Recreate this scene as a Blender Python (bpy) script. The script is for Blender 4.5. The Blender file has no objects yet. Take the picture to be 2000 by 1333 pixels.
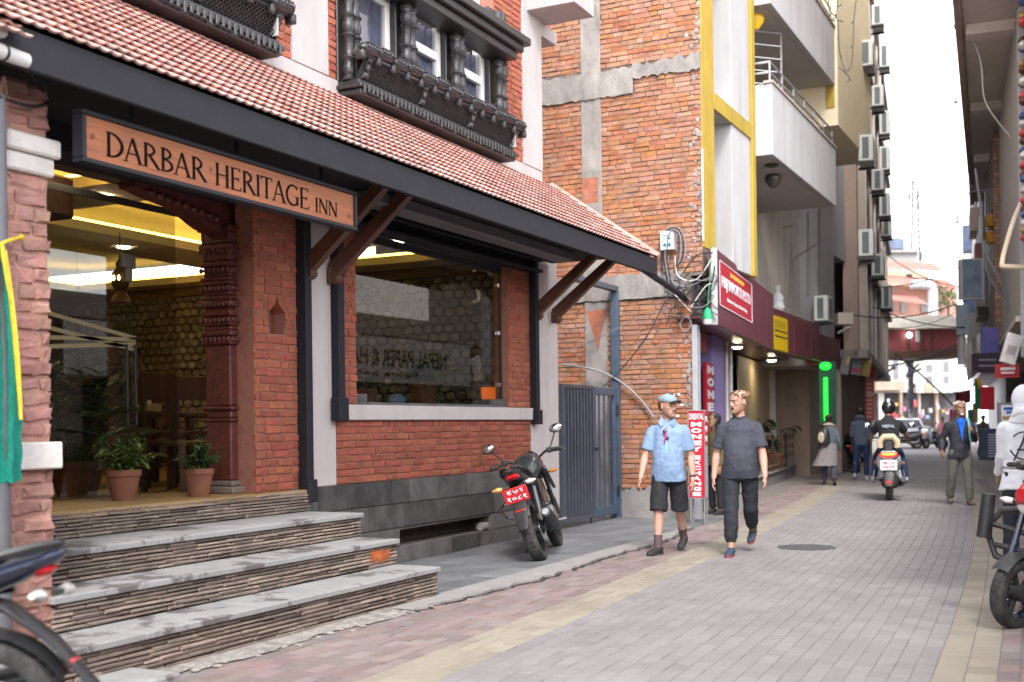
import bpy, bmesh, math, random
from mathutils import Vector, Matrix, noise
V = Vector
R = random.Random(11)
sc = bpy.context.scene
col = sc.collection
# ------------------------------------------------------------------ camera
CAM = V((0, -6.62, 1.45)); F = 2300.0; CX, CY = 1000.0, 833.0; ROLL = .0125
_t = math.atan2(1140, F)
FW = V((math.cos(_t), math.sin(_t), 0)); RT = V((math.sin(_t), -math.cos(_t), 0))
R2 = (RT - V((0, 0, ROLL))).normalized(); U2 = (V((0, 0, 1)) + RT * ROLL).normalized()
cd = bpy.data.cameras.new('camera'); cam = bpy.data.objects.new('camera', cd); col.objects.link(cam)
M = Matrix((R2, U2, -FW)).transposed().to_4x4(); M.translation = CAM; cam.matrix_world = M
cd.sensor_width = 36; cd.lens = F / 2000 * 36; cd.shift_y = (CY - 666.5) / 2000
cd.clip_start = .05; cd.clip_end = 2000
cd.dof.use_dof = True; cd.dof.focus_distance = 11.6; cd.dof.aperture_fstop = 1.7
sc.camera = cam
# ------------------------------------------------------------------ sky, sun, exposure
w = bpy.data.worlds.new('World'); sc.world = w; w.use_nodes = True
nt = w.node_tree; bg = nt.nodes['Background']
sk = nt.nodes.new('ShaderNodeTexSky'); sk.sky_type = 'NISHITA'; sk.sun_disc = False
SUN_EL, SUN_AZ = math.radians(46), math.radians(240)
sk.sun_elevation = SUN_EL; sk.sun_rotation = SUN_AZ
sk.dust_density = .8; sk.air_density = 1.0
hs = nt.nodes.new('ShaderNodeHueSaturation'); hs.inputs['Saturation'].default_value = .18
nt.links.new(sk.outputs[0], hs.inputs['Color']); nt.links.new(hs.outputs[0], bg.inputs[0])
bg.inputs[1].default_value = .15
sl = bpy.data.lights.new('sun', 'SUN'); sl.energy = .75; sl.angle = math.radians(14); sl.color = (1, .95, .89)
so = bpy.data.objects.new('sun', sl); col.objects.link(so)
sd = V((math.sin(SUN_AZ) * math.cos(SUN_EL), math.cos(SUN_AZ) * math.cos(SUN_EL), math.sin(SUN_EL)))
so.rotation_euler = sd.to_track_quat('Z', 'Y').to_euler(); so.location = (0, 0, 30)
sc.view_settings.view_transform = 'Standard'; sc.view_settings.look = 'None'
sc.view_settings.exposure = 2.3; sc.view_settings.gamma = 1
try: sc.view_settings.use_curve_mapping = False
except Exception: pass
sc.render.engine = 'CYCLES'
cy = sc.cycles
cy.use_denoising = True; cy.max_bounces = 8; cy.diffuse_bounces = 4; cy.glossy_bounces = 4
cy.transmission_bounces = 6; cy.transparent_max_bounces = 12; cy.caustics_reflective = False; cy.caustics_refractive = False
cy.sample_clamp_indirect = 6

# ------------------------------------------------------------------ pixel helpers (photo pixel -> point on a real plane)
def ray(x, y): return FW + R2 * ((x - CX) / F) + U2 * ((CY - y) / F)
def aY(x, y, Y): d = ray(x, y); return CAM + d * ((Y - CAM.y) / d.y)
def aZ(x, y, Z=0): d = ray(x, y); return CAM + d * ((Z - CAM.z) / d.z)
def aX(x, y, X): d = ray(x, y); return CAM + d * ((X - CAM.x) / d.x)
def dep(p): return (V(p) - CAM).dot(FW)
# ------------------------------------------------------------------ materials
MATS = {}
def mat(name, c, rough=.65, metal=0, var=.18, vs=3.0, bump=0, bs=60, isl=0, hue=0, spec=.5, emit=0, coat=0, dirt=0, dirtc=(.05, .045, .04), ds=1.5, dlo=.48, dhi=.72, dst=None, stretch=(1, 1, 1), ecol=None, sat=0):
    if name in MATS: return MATS[name]
    m = bpy.data.materials.new(name); m.use_nodes = True; MATS[name] = m
    n = m.node_tree.nodes; l = m.node_tree.links; b = n['Principled BSDF']
    b.inputs['Roughness'].default_value = rough; b.inputs['Metallic'].default_value = metal
    b.inputs['Specular IOR Level'].default_value = spec
    if coat: b.inputs['Coat Weight'].default_value = coat; b.inputs['Coat Roughness'].default_value = .08
    c4 = (*c, 1)
    if emit:
        b.inputs['Emission Color'].default_value = (*(ecol or c), 1); b.inputs['Emission Strength'].default_value = emit
    geo = n.new('ShaderNodeNewGeometry'); obi = n.new('ShaderNodeObjectInfo')
    pos = geo.outputs['Position']
    if stretch != (1, 1, 1):
        mp = n.new('ShaderNodeMapping'); mp.inputs['Scale'].default_value = stretch; l.new(pos, mp.inputs[0]); pos = mp.outputs[0]
    hv = n.new('ShaderNodeHueSaturation'); hv.inputs['Color'].default_value = c4
    nz = n.new('ShaderNodeTexNoise'); nz.inputs['Scale'].default_value = vs; nz.inputs['Detail'].default_value = 6; nz.inputs['Roughness'].default_value = .65
    l.new(pos, nz.inputs['Vector'])
    mr = n.new('ShaderNodeMapRange'); mr.inputs[1].default_value = .3; mr.inputs[2].default_value = .7
    mr.inputs[3].default_value = 1 - var; mr.inputs[4].default_value = 1 + var
    l.new(nz.outputs['Fac'], mr.inputs[0]); val = mr.outputs[0]
    if isl:
        ad = n.new('ShaderNodeMath'); ad.operation = 'ADD'; l.new(geo.outputs['Random Per Island'], ad.inputs[0]); l.new(obi.outputs['Random'], ad.inputs[1])
        wn = n.new('ShaderNodeTexWhiteNoise'); wn.noise_dimensions = '1D'; l.new(ad.outputs[0], wn.inputs['W'])
        sp = n.new('ShaderNodeSeparateColor'); l.new(wn.outputs['Color'], sp.inputs[0])
        m1 = n.new('ShaderNodeMapRange'); m1.inputs[3].default_value = 1 - isl; m1.inputs[4].default_value = 1 + isl; l.new(sp.outputs[0], m1.inputs[0])
        mu = n.new('ShaderNodeMath'); mu.operation = 'MULTIPLY'; l.new(val, mu.inputs[0]); l.new(m1.outputs[0], mu.inputs[1]); val = mu.outputs[0]
        if hue:
            m2 = n.new('ShaderNodeMapRange'); m2.inputs[3].default_value = .5 - hue; m2.inputs[4].default_value = .5 + hue; l.new(sp.outputs[1], m2.inputs[0]); l.new(m2.outputs[0], hv.inputs['Hue'])
        if sat:
            m3 = n.new('ShaderNodeMapRange'); m3.inputs[3].default_value = 1 - sat; m3.inputs[4].default_value = 1 + sat * .5; l.new(sp.outputs[2], m3.inputs[0]); l.new(m3.outputs[0], hv.inputs['Saturation'])
    l.new(val, hv.inputs['Value']); out = hv.outputs[0]
    if dirt:
        nd = n.new('ShaderNodeTexNoise'); nd.inputs['Scale'].default_value = ds; nd.inputs['Detail'].default_value = 9; nd.inputs['Roughness'].default_value = .7
        if dst:
            dm = n.new('ShaderNodeMapping'); dm.inputs['Scale'].default_value = dst; l.new(geo.outputs['Position'], dm.inputs[0]); l.new(dm.outputs[0], nd.inputs['Vector'])
        else: l.new(geo.outputs['Position'], nd.inputs['Vector'])
        rd = n.new('ShaderNodeMapRange'); rd.inputs[1].default_value = dlo; rd.inputs[2].default_value = dhi; rd.inputs[4].default_value = dirt; l.new(nd.outputs['Fac'], rd.inputs[0])
        mx = n.new('ShaderNodeMix'); mx.data_type = 'RGBA'; l.new(rd.outputs[0], mx.inputs[0]); l.new(out, mx.inputs[6]); mx.inputs[7].default_value = (*dirtc, 1); out = mx.outputs[2]
    l.new(out, b.inputs['Base Color'])
    if bump:
        nb = n.new('ShaderNodeTexNoise'); nb.inputs['Scale'].default_value = bs; nb.inputs['Detail'].default_value = 5; l.new(pos, nb.inputs['Vector'])
        bp = n.new('ShaderNodeBump'); bp.inputs['Strength'].default_value = bump; bp.inputs['Distance'].default_value = .01; l.new(nb.outputs['Fac'], bp.inputs['Height']); l.new(bp.outputs[0], b.inputs['Normal'])
    # roughness breakup
    rr = n.new('ShaderNodeMapRange'); rr.inputs[3].default_value = max(0, rough - .08); rr.inputs[4].default_value = min(1, rough + .08); l.new(nz.outputs['Fac'], rr.inputs[0]); l.new(rr.outputs[0], b.inputs['Roughness'])
    return m
def glass_mat(name, tint=(.9, .95, .93), refl=1.0, base=.0):
    if name in MATS: return MATS[name]
    m = bpy.data.materials.new(name); m.use_nodes = True; MATS[name] = m
    n = m.node_tree.nodes; l = m.node_tree.links; n.remove(n['Principled BSDF'])
    tr = n.new('ShaderNodeBsdfTransparent'); tr.inputs[0].default_value = (*tint, 1)
    gl = n.new('ShaderNodeBsdfGlossy'); gl.inputs['Roughness'].default_value = .01
    ge = n.new('ShaderNodeNewGeometry'); dt = n.new('ShaderNodeVectorMath'); dt.operation = 'DOT_PRODUCT'; l.new(ge.outputs['Normal'], dt.inputs[0]); l.new(ge.outputs['Incoming'], dt.inputs[1])
    ab = n.new('ShaderNodeMath'); ab.operation = 'ABSOLUTE'; l.new(dt.outputs['Value'], ab.inputs[0])
    om = n.new('ShaderNodeMath'); om.operation = 'SUBTRACT'; om.inputs[0].default_value = 1; l.new(ab.outputs[0], om.inputs[1])
    fr = n.new('ShaderNodeMath'); fr.operation = 'POWER'; fr.inputs[1].default_value = 5; l.new(om.outputs[0], fr.inputs[0])
    ml = n.new('ShaderNodeMath'); ml.operation = 'MULTIPLY_ADD'; ml.inputs[1].default_value = refl * .95; ml.inputs[2].default_value = .04 + base; ml.use_clamp = True
    mx = n.new('ShaderNodeMixShader'); l.new(fr.outputs[0], ml.inputs[0]); l.new(ml.outputs[0], mx.inputs[0]); l.new(tr.outputs[0], mx.inputs[1]); l.new(gl.outputs[0], mx.inputs[2])
    l.new(mx.outputs[0], n['Material Output'].inputs[0]); return m
# ------------------------------------------------------------------ mesh building
WM = {}
def frame(d, up=V((0, 0, 1))):
    d = d.normalized(); s = d.cross(up)
    if s.length < 1e-4: s = d.cross(V((1, 0, 0)))
    s.normalize(); return s, s.cross(d).normalized()
class MB:
    def __init__(self): self.v = []; self.f = []
    def add(self, vs, fs):
        o = len(self.v); self.v += [V(p) for p in vs]; self.f += [tuple(i + o for i in q) for q in fs]; return self
    def box(self, x0, x1, y0, y1, z0, z1, c=0, M=None):
        if x0 > x1: x0, x1 = x1, x0
        if y0 > y1: y0, y1 = y1, y0
        if z0 > z1: z0, z1 = z1, z0
        ct = V(((x0 + x1) / 2, (y0 + y1) / 2, (z0 + z1) / 2)); h = V(((x1 - x0) / 2, (y1 - y0) / 2, (z1 - z0) / 2))
        if c <= 0:
            vs = [(x, y, z) for x in (x0, x1) for y in (y0, y1) for z in (z0, z1)]
            fs = [(0, 1, 3, 2), (4, 6, 7, 5), (0, 4, 5, 1), (2, 3, 7, 6), (0, 2, 6, 4), (1, 5, 7, 3)]
        else:
            c = min(c, h.x * .98, h.y * .98, h.z * .98); vs = []; ix = {}
            for sx in (-1, 1):
                for sy in (-1, 1):
                    for sz in (-1, 1):
                        s = (sx, sy, sz)
                        for a in range(3):
                            ix[s, a] = len(vs); vs.append(ct + V([s[k] * (h[k] - (0 if k == a else c)) for k in range(3)]))
            fs = []
            for a in range(3):
                b, d = (a + 1) % 3, (a + 2) % 3
                for s in (-1, 1):
                    q = []
                    for sb, sd in ((-1, -1), (1, -1), (1, 1), (-1, 1)):
                        t = [0, 0, 0]; t[a] = s; t[b] = sb; t[d] = sd; q.append(ix[tuple(t), a])
                    fs.append(tuple(q if s > 0 else q[::-1]))
                    for s2 in (-1, 1):
                        q = []
                        for sd, ax in ((-1, a), (1, a), (1, b), (-1, b)):
                            t = [0, 0, 0]; t[a] = s; t[b] = s2; t[d] = sd; q.append(ix[tuple(t), ax])
                        fs.append(tuple(q if s * s2 < 0 else q[::-1]))
            for s in [(a, b, d) for a in (-1, 1) for b in (-1, 1) for d in (-1, 1)]:
                q = [ix[s, 0], ix[s, 1], ix[s, 2]]; fs.append(tuple(q if s[0] * s[1] * s[2] > 0 else q[::-1]))
        if M: vs = [M @ V(p) for p in vs]
        return self.add(vs, fs)
    def prism(self, poly, d):
        """poly: list of 3d points (planar), d: extrusion vector"""
        n = len(poly); d = V(d); vs = [V(p) for p in poly] + [V(p) + d for p in poly]
        fs = [tuple(range(n))[::-1], tuple(range(n, 2 * n))] + [(i, (i + 1) % n, n + (i + 1) % n, n + i) for i in range(n)]
        nn = (vs[1] - vs[0]).cross(vs[2] - vs[1])
        if nn.dot(d) < 0: fs = [q[::-1] for q in fs]
        return self.add(vs, fs)
    def tube(self, pts, r, n=8, cap=True, flat=None, up=V((0, 0, 1)), closed=False):
        """tube along pts with radius r (number or list); flat=(a,b) scales side / up radius"""
        pts = [V(p) for p in pts]; k = len(pts); rs = r if isinstance(r, (list, tuple)) else [r] * k
        o = len(self.v); fl = flat or (1, 1); ps = None
        for i, p in enumerate(pts):
            if closed: d = pts[(i + 1) % k] - pts[i - 1]
            else: d = pts[min(i + 1, k - 1)] - pts[max(i - 1, 0)]
            if ps is None: s, u = frame(d, up)
            else:
                d.normalize(); s = ps - d * ps.dot(d); s.normalize(); u = s.cross(d)
            ps = s
            ri = rs[i]; a, b = (ri if isinstance(ri, (tuple, list)) else (ri * fl[0], ri * fl[1]))
            for j in range(n):
                t = 2 * math.pi * j / n; self.v.append(p + s * (math.cos(t) * a) + u * (math.sin(t) * b))
        m = k if closed else k - 1
        for i in range(m):
            for j in range(n):
                a, b = o + i * n + j, o + i * n + (j + 1) % n; i2 = (i + 1) % k
                c, e = o + i2 * n + (j + 1) % n, o + i2 * n + j; self.f.append((a, e, c, b))
        if cap and not closed: self.f.append(tuple(o + j for j in range(n))); self.f.append(tuple(o + (k - 1) * n + j for j in range(n))[::-1])
        return self
    def lathe(self, prof, ctr=(0, 0, 0), ax=(0, 0, 1), n=16, closed=False):
        """prof: [(r, h)] along axis ax"""
        ctr = V(ctr); ax = V(ax).normalized(); s, u = frame(ax, V((0, 0, 1)) if abs(ax.z) < .9 else V((0, 1, 0)))
        o = len(self.v); k = len(prof)
        for r_, h in prof:
            for j in range(n):
                t = 2 * math.pi * j / n; self.v.append(ctr + ax * h + (s * math.cos(t) + u * math.sin(t)) * r_)
        for i in range(k if closed else k - 1):
            for j in range(n):
                i2 = (i + 1) % k
                self.f.append((o + i * n + j, o + i2 * n + j, o + i2 * n + (j + 1) % n, o + i * n + (j + 1) % n))
        if not closed:
            self.f.append(tuple(o + j for j in range(n))); self.f.append(tuple(o + (k - 1) * n + j for j in range(n))[::-1])
        return self
    def ell(self, c, r, n=12, m=8, M=None):
        c = V(c); o = len(self.v)
        rr = (r, r, r) if not isinstance(r, (tuple, list)) else r
        for i in range(1, m):
            for j in range(n):
                a, b = math.pi * i / m, 2 * math.pi * j / n
                p = V((rr[0] * math.sin(a) * math.cos(b), rr[1] * math.sin(a) * math.sin(b), rr[2] * math.cos(a)))
                self.v.append(c + (M @ p if M else p))
        t, bt = V((0, 0, rr[2])), V((0, 0, -rr[2]))
        self.v.append(c + (M @ t if M else t)); self.v.append(c + (M @ bt if M else bt)); T = len(self.v) - 2
        for j in range(n):
            j2 = (j + 1) % n; self.f.append((T, o + j, o + j2)); self.f.append((T + 1, o + (m - 2) * n + j2, o + (m - 2) * n + j))
            for i in range(m - 2): self.f.append((o + i * n + j, o + (i + 1) * n + j, o + (i + 1) * n + j2, o + i * n + j2))
        return self
    def sheet(self, rows, closed_u=False, flip=False):
        """rows: grid of points"""
        o = len(self.v); k = len(rows[0])
        for r_ in rows: self.v += [V(p) for p in r_]
        for i in range(len(rows) - 1):
            for j in range(k if closed_u else k - 1):
                q = (o + i * k + j, o + (i + 1) * k + j, o + (i + 1) * k + (j + 1) % k, o + i * k + (j + 1) % k)
                self.f.append(q[::-1] if flip else q)
        return self
    def xf(self, M):
        self.v = [M @ p for p in self.v]; return self
    def mesh(self, name, smooth=35):
        me = bpy.data.meshes.new(name); me.from_pydata([tuple(p) for p in self.v], [], self.f)
        if smooth:
            me.polygons.foreach_set('use_smooth', [True] * len(me.polygons)); me.set_sharp_from_angle(angle=math.radians(smooth))
        return me
    def build(self, name, m, parent=None, smooth=35, local=False, fix=True):
        me = self.mesh(name, 0)
        if fix:
            bm = bmesh.new(); bm.from_mesh(me); bmesh.ops.recalc_face_normals(bm, faces=bm.faces); bm.to_mesh(me); bm.free()
        if smooth:
            me.polygons.foreach_set('use_smooth', [True] * len(me.polygons)); me.set_sharp_from_angle(angle=math.radians(smooth))
        return place(name, me, m, parent, local)
def place(name, me, m, parent=None, local=False, M=None):
    if m and not me.materials: me.materials.append(m)
    o = bpy.data.objects.new(name, me); col.objects.link(o)
    W = M if M is not None else Matrix.Identity(4)
    if parent:
        o.parent = parent
        if local: o.matrix_basis = W; WM[o] = WM[parent] @ W; return o
        o.matrix_parent_inverse = WM[parent].inverted()
    if M is not None: o.matrix_basis = W
    WM[o] = W; return o
def tag(o, label=None, cat=None, group=None, kind=None):
    if label: o['label'] = label
    if cat: o['category'] = cat
    if group: o['group'] = group
    if kind: o['kind'] = kind
    return o
def thing(name, label, cat, loc=(0, 0, 0), rot=0, group=None, scale=1, M=None):
    o = bpy.data.objects.new(name, None); col.objects.link(o); o.empty_display_size = .2
    W = M if M is not None else Matrix.Translation(V(loc)) @ Matrix.Rotation(rot, 4, 'Z') @ Matrix.Scale(scale, 4)
    o.matrix_basis = W; WM[o] = W; return tag(o, label, cat, group)
def struct(o): o['kind'] = 'structure'; return o
def stuff(o): o['kind'] = 'stuff'; return o
def text_mesh(s, bold=0, ext=.002, spacing=1.0):
    cu = bpy.data.curves.new('lettering', 'FONT'); cu.body = s; cu.size = 1; cu.extrude = ext; cu.offset = bold; cu.align_x = 'CENTER'; cu.space_character = spacing; cu.resolution_u = 3
    o = bpy.data.objects.new('lettering', cu); col.objects.link(o)
    dg = bpy.context.evaluated_depsgraph_get(); me = bpy.data.meshes.new_from_object(o.evaluated_get(dg))
    bpy.data.objects.remove(o); bpy.data.curves.remove(cu); return me
def text(s, c, right, up, wdt, hgt, m, parent, bold=.02, depth=.004, name='lettering', local=False, spacing=1.0):
    """flat lettering of given width and height centred at c, lying in the plane right/up"""
    me = text_mesh(s, bold, .5, spacing); vs = [v.co for v in me.vertices]
    if not vs: return None
    x0, x1 = min(p.x for p in vs), max(p.x for p in vs); y0, y1 = min(p.y for p in vs), max(p.y for p in vs)
    right = V(right).normalized(); up = V(up).normalized(); nn = right.cross(up); c = V(c)
    for v in me.vertices:
        p = v.co; v.co = c + right * ((p.x - (x0 + x1) / 2) / max(x1 - x0, 1e-5) * wdt) + up * ((p.y - (y0 + y1) / 2) / max(y1 - y0, 1e-5) * hgt) + nn * (p.z * depth)
    me.materials.clear(); return place(name, me, m, parent, local)
def quick(name, m, parent, *boxes, c=.006, local=False):
    b = MB()
    for q in boxes: b.box(*q, c=c)
    return b.build(name, m, parent, local=local)
# ------------------------------------------------------------------ walls of single pieces
def brick_mesh(l, h, d, seed, rough=.006, ch=.006):
    """front at y=0 facing -y, x along, z up; 9 quads with a chamfered, uneven front"""
    r_ = random.Random(seed); j = lambda a: r_.uniform(-a, a)
    B = [(-l / 2, 0), (l / 2, 0), (l / 2, h), (-l / 2, h)]; vs = []
    for x, z in B: vs.append(V((x, d, z)))
    for x, z in B: vs.append(V((x + j(rough * .5), ch + abs(j(rough * .3)), z + j(rough * .4))))
    for x, z in B:
        sx = 1 if x < 0 else -1; sz = 1 if z == 0 else -1
        vs.append(V((x + sx * ch + j(rough * .6), j(rough * .4), z + sz * ch + j(rough * .5))))
    fs = [(8, 9, 10, 11)]
    for i in range(4):
        k = (i + 1) % 4; fs += [(4 + i, 4 + k, 8 + k, 8 + i), (i, k, 4 + k, 4 + i)]
    return vs, fs
class Pieces:
    """lays pieces: the largest-looking ones (up to cap) as objects, the rest joined into one 'stuff' part"""
    def __init__(self, name, m, parent, cap=300):
        self.a = []; self.name = name; self.m = m; self.p = parent; self.cap = cap; self.lib = {}
    def put(self, key, M, gen):
        if key not in self.lib: self.lib[key] = gen()
        self.a.append((key, M))
    def done(self, vis=None, nobj=None):
        fr = lambda M: dep(M.translation) if (vis is None or vis(M.translation)) else 1e3 + dep(M.translation)
        self.a.sort(key=lambda t: fr(t[1])); cap = self.cap if nobj is None else nobj; me = {}
        for k, M in self.a[:cap]:
            if k not in me:
                b = MB(); b.add(*self.lib[k]); me[k] = b.mesh(self.name, 0)
                me[k].materials.append(self.m)
            o = bpy.data.objects.new(self.name, me[k]); col.objects.link(o); o.parent = self.p
            o.matrix_parent_inverse = WM[self.p].inverted(); o.matrix_basis = M
        if len(self.a) > cap:
            b = MB()
            for k, M in self.a[cap:]:
                vs, fs = self.lib[k]; b.add([M @ v for v in vs], fs)
            stuff(b.build('joined_' + self.name + 's', self.m, self.p, smooth=0, fix=False))
def inframe(p, m=30):
    d = V(p) - CAM; w_ = d.dot(FW)
    if w_ < .3: return False
    x = CX + F * d.dot(R2) / w_; y = CY - F * d.dot(U2) / w_
    return -m < x < 2000 + m and -m < y < 1333 + m
def brickwork(P, M, W, H, bl, bh, gap, holes=(), depth=.03, rough=.006, jit=.003, english=False, seed=0, tilt=0, ch=.006):
    """running-bond courses over a W x H rectangle; M maps (x along, y=0 front plane, z up) to world"""
    r_ = random.Random(seed); n = max(1, int(round(H / (bh + gap)))); ph = H / n; bh2 = ph - gap
    for i in range(n):
        z = i * ph + gap / 2; head = english and i % 3 == 1
        L = (bl / 2 - gap / 2) if head else bl
        x = -r_.uniform(0, .5) * L if i % 2 == 0 else -r_.uniform(.5, 1) * L
        while x < W:
            LL = L
            if not head and english is not None and r_.random() < .22: LL = (L - gap) / 2
            x0, x1 = max(0, x), min(W, x + LL)
            if x1 - x0 > .03:
                ok = True
                for hx0, hx1, hz0, hz1 in holes:
                    if z + bh2 > hz0 + .004 and z < hz1 - .004:
                        if x0 >= hx0 - .001 and x1 <= hx1 + .001: ok = False; break
                        if x0 < hx0 < x1 and (hx0 - x0) >= (x1 - hx1): x1 = min(x1, hx0)
                        elif x0 < hx1 < x1: x0 = max(x0, hx1)
                if ok and x1 - x0 > .025:
                    ll = round((x1 - x0) / .02) * .02; ll = max(ll, .02); k = (ll, round(bh2, 3), r_.randrange(3 if ll == round(LL / .02) * .02 else 1))
                    T = Matrix.Translation(((x0 + x1) / 2, r_.uniform(-jit, jit), z + r_.uniform(-jit, jit) * .6)) @ Matrix.Rotation(r_.uniform(-1, 1) * tilt, 4, 'Y') @ Matrix.Diagonal(((x1 - x0) / ll, 1, 1, 1))
                    P.put(k, M @ T, lambda l=ll, s=hash(k) & 999: brick_mesh(l, bh2, depth, s, rough, ch))
            x += LL + gap
def wallM(origin, right, normal):
    """matrix: x->right, -y->normal (front faces normal), z up"""
    r_ = V(right).normalized(); n = V(normal).normalized()
    m = Matrix(((r_.x, -n.x, 0, origin[0]), (r_.y, -n.y, 0, origin[1]), (r_.z, -n.z, 1, origin[2]), (0, 0, 0, 1)))
    return m
# ================================================================== THE STREET
m_street = mat('street_bed', (.24, .215, .205), .9, var=.2, vs=2, bump=.3, bs=40)
m_pav = mat('paver_grey', (.222, .202, .204), .8, var=.12, vs=.9, isl=.08, hue=.008, bump=.25, bs=90, dirt=.55, dirtc=(.155, .14, .14), ds=.55)
m_pavr = mat('paver_red', (.21, .155, .15), .8, var=.15, vs=1.2, isl=.18, hue=.03, bump=.25, bs=90, sat=.4, dirt=.4, dirtc=(.25, .215, .2), ds=1.1)
m_pavy = mat('paver_yellow', (.255, .222, .178), .8, var=.12, vs=1.2, isl=.12, hue=.008, bump=.25, bs=90, dirt=.5, dirtc=(.3, .27, .23), ds=1.0)
m_conc = mat('concrete', (.26, .245, .235), .9, var=.2, vs=4, bump=.6, bs=50, dirt=.5, dirtc=(.2, .18, .16), ds=2)
m_slate = mat('flagstone', (.14, .145, .155), .75, var=.3, vs=2, isl=.15, bump=.4, bs=40, dirt=.45, dirtc=(.12, .115, .11), ds=1.3)
m_crack = mat('crack_soil', (.03, .027, .025), .95, var=.3, vs=20)
m_iron = mat('cast_iron', (.11, .11, .115), .6, metal=.5, var=.3, vs=12)
street = struct(MB().sheet([[(-60, -60, -.03), (-60, 120, -.03)], [(400, -60, -.03), (400, 120, -.03)]]).build('street', m_street, smooth=0))
tag(street, 'narrow street paved with grey and pink pavers')
# centre line of the bend: t = 0 is the hotel-side edge of the yellow course
_tab = []
_x, _y = 0.0, -2.98
def phi(s): return min(.125, max(.03, .03 + (s - 4) * .0042))
for _i in range(0, 1600):
    _s = _i * .05; _tab.append((_x, _y, phi(_s))); _x += .05 * math.cos(phi(_s)); _y += .05 * math.sin(phi(_s))
def road(s, t):
    i = max(0, min(1598, int(s / .05))); f = s / .05 - i; x0, y0, a = _tab[i]; x1, y1, b = _tab[i + 1]; a = a + (b - a) * f
    return V((x0 + (x1 - x0) * f - math.sin(a) * t, y0 + (y1 - y0) * f + math.cos(a) * t, 0)), a
def pave(P, s0, s1, t0, t1, pl, pw, gap=.0045, seed=0, sway=.0015):
    r_ = random.Random(seed); n = max(1, round((t1 - t0) / pw)); pw = (t1 - t0) / n
    for i in range(n):
        s = s0 - (pl * .5 if i % 2 else 0) - r_.random() * .03
        while s < s1:
            c, a = road(s + pl / 2, t0 + (i + .5) * pw)
            if inframe(c, 60):
                k = r_.randrange(4)
                Mx = Matrix.Translation((c.x, c.y, r_.uniform(-sway, sway))) @ Matrix.Rotation(a + r_.uniform(-.006, .006), 4, 'Z') @ Matrix.Rotation(-math.pi / 2, 4, 'X') @ Matrix.Rotation(r_.uniform(-.006, .006), 4, 'X') @ Matrix.Translation((0, 0, -(pw - gap) / 2))
                P.put((round(pl, 3), round(pw, 3), k), Mx, lambda: brick_mesh(pl - gap, pw - gap, .03, 70 + k, .003, .003))
            s += pl
# joints: sand bed just under the paver tops
jb = MB()
for i in range(0, 70):
    a, b = road(i, -3.6)[0], road(i, 1.2)[0]; c, d = road(i + 1, -3.6)[0], road(i + 1, 1.2)[0]
    jb.add([(a.x, a.y, -.005), (b.x, b.y, -.005), (d.x, d.y, -.005), (c.x, c.y, -.005)], [(0, 3, 2, 1)])
sand = jb.build('sand_bed', mat('joint_sand', (.185, .165, .16), .95, var=.2, vs=3), street, smooth=0)
P = Pieces('paver', m_pav, street, 170); pave(P, 5, 31, -3.02, -.43, .22, .112, seed=1); P.done(inframe)
P = Pieces('yellow_paver', m_pavy, street, 70); pave(P, 5, 31, -.43, 0, .22, .1075, seed=2); pave(P, 5, 31, -3.36, -3.02, .23, .17, seed=3); P.done(inframe)
P = Pieces('red_paver', m_pavr, street, 110); pave(P, 5, 15.8, 0, 1.0, .22, .112, seed=4, sway=.004); pave(P, 15.9, 34, 0, .62, .22, .112, seed=14); pave(P, 6, 20, -4.3, -3.36, .22, .112, seed=5); P.done(inframe)
# the far end of the street: the same pavers, too small to tell apart
fb = MB()
for i in range(31, 70):
    for t0, t1 in ((-3.6, 1.2),):
        a, b = road(i, t0)[0], road(i, t1)[0]; c, d = road(i + 1, t0)[0], road(i + 1, t1)[0]
        fb.add([(a.x, a.y, .0), (b.x, b.y, .0), (d.x, d.y, .0), (c.x, c.y, .0)], [(0, 3, 2, 1)])
fb.build('distant_paving', mat('paver_far', (.30, .27, .265), .85, var=.15, vs=1.5), street, smooth=0)
# manhole cover in the street
mh = aZ(1575, 1070); t = thing('manhole_cover', 'round dark iron manhole cover set in the paving near two walking men', 'manhole cover', (mh.x, mh.y, 0))
MB().lathe([(.33, -.02), (.33, .006), (.30, .007), (.30, .004), (.02, .004)], (mh.x, mh.y, .0), n=28).build('lid', m_iron, t)
b = MB()
for i in range(-3, 4):
    h = math.sqrt(max(.01, .27 ** 2 - (i * .075) ** 2)); b.box(mh.x - h, mh.x + h, mh.y + i * .075 - .014, mh.y + i * .075 + .014, .003, .009, c=.002)
b.build('tread_bar', m_iron, t)
# sidewalk in front of the hotel
walk = struct(MB().box(8.6, 17.1, -1.62, 2.2, -.03, .0).build('sidewalk', mat('walk_bed', (.16, .155, .15), .9, var=.3, vs=3), smooth=0))
P = Pieces('flagstone', m_slate, walk, 140); r_ = random.Random(5)
for row in range(4):
    x = 8.8 - r_.random() * .5; w_ = .40
    while x < 17.0:
        L = r_.uniform(.55, .85); k = (round(L / .05) * .05, r_.randrange(3)); y = -1.56 + row * w_
        P.put(k, Matrix.Translation((x + L / 2, y, .012 + r_.uniform(-.003, .003))) @ Matrix.Rotation(-math.pi / 2, 4, 'X'), lambda: brick_mesh(k[0] - .012, w_ - .012, .04, k[1] + 7, .006, .006)); x += L
P.done()
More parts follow.
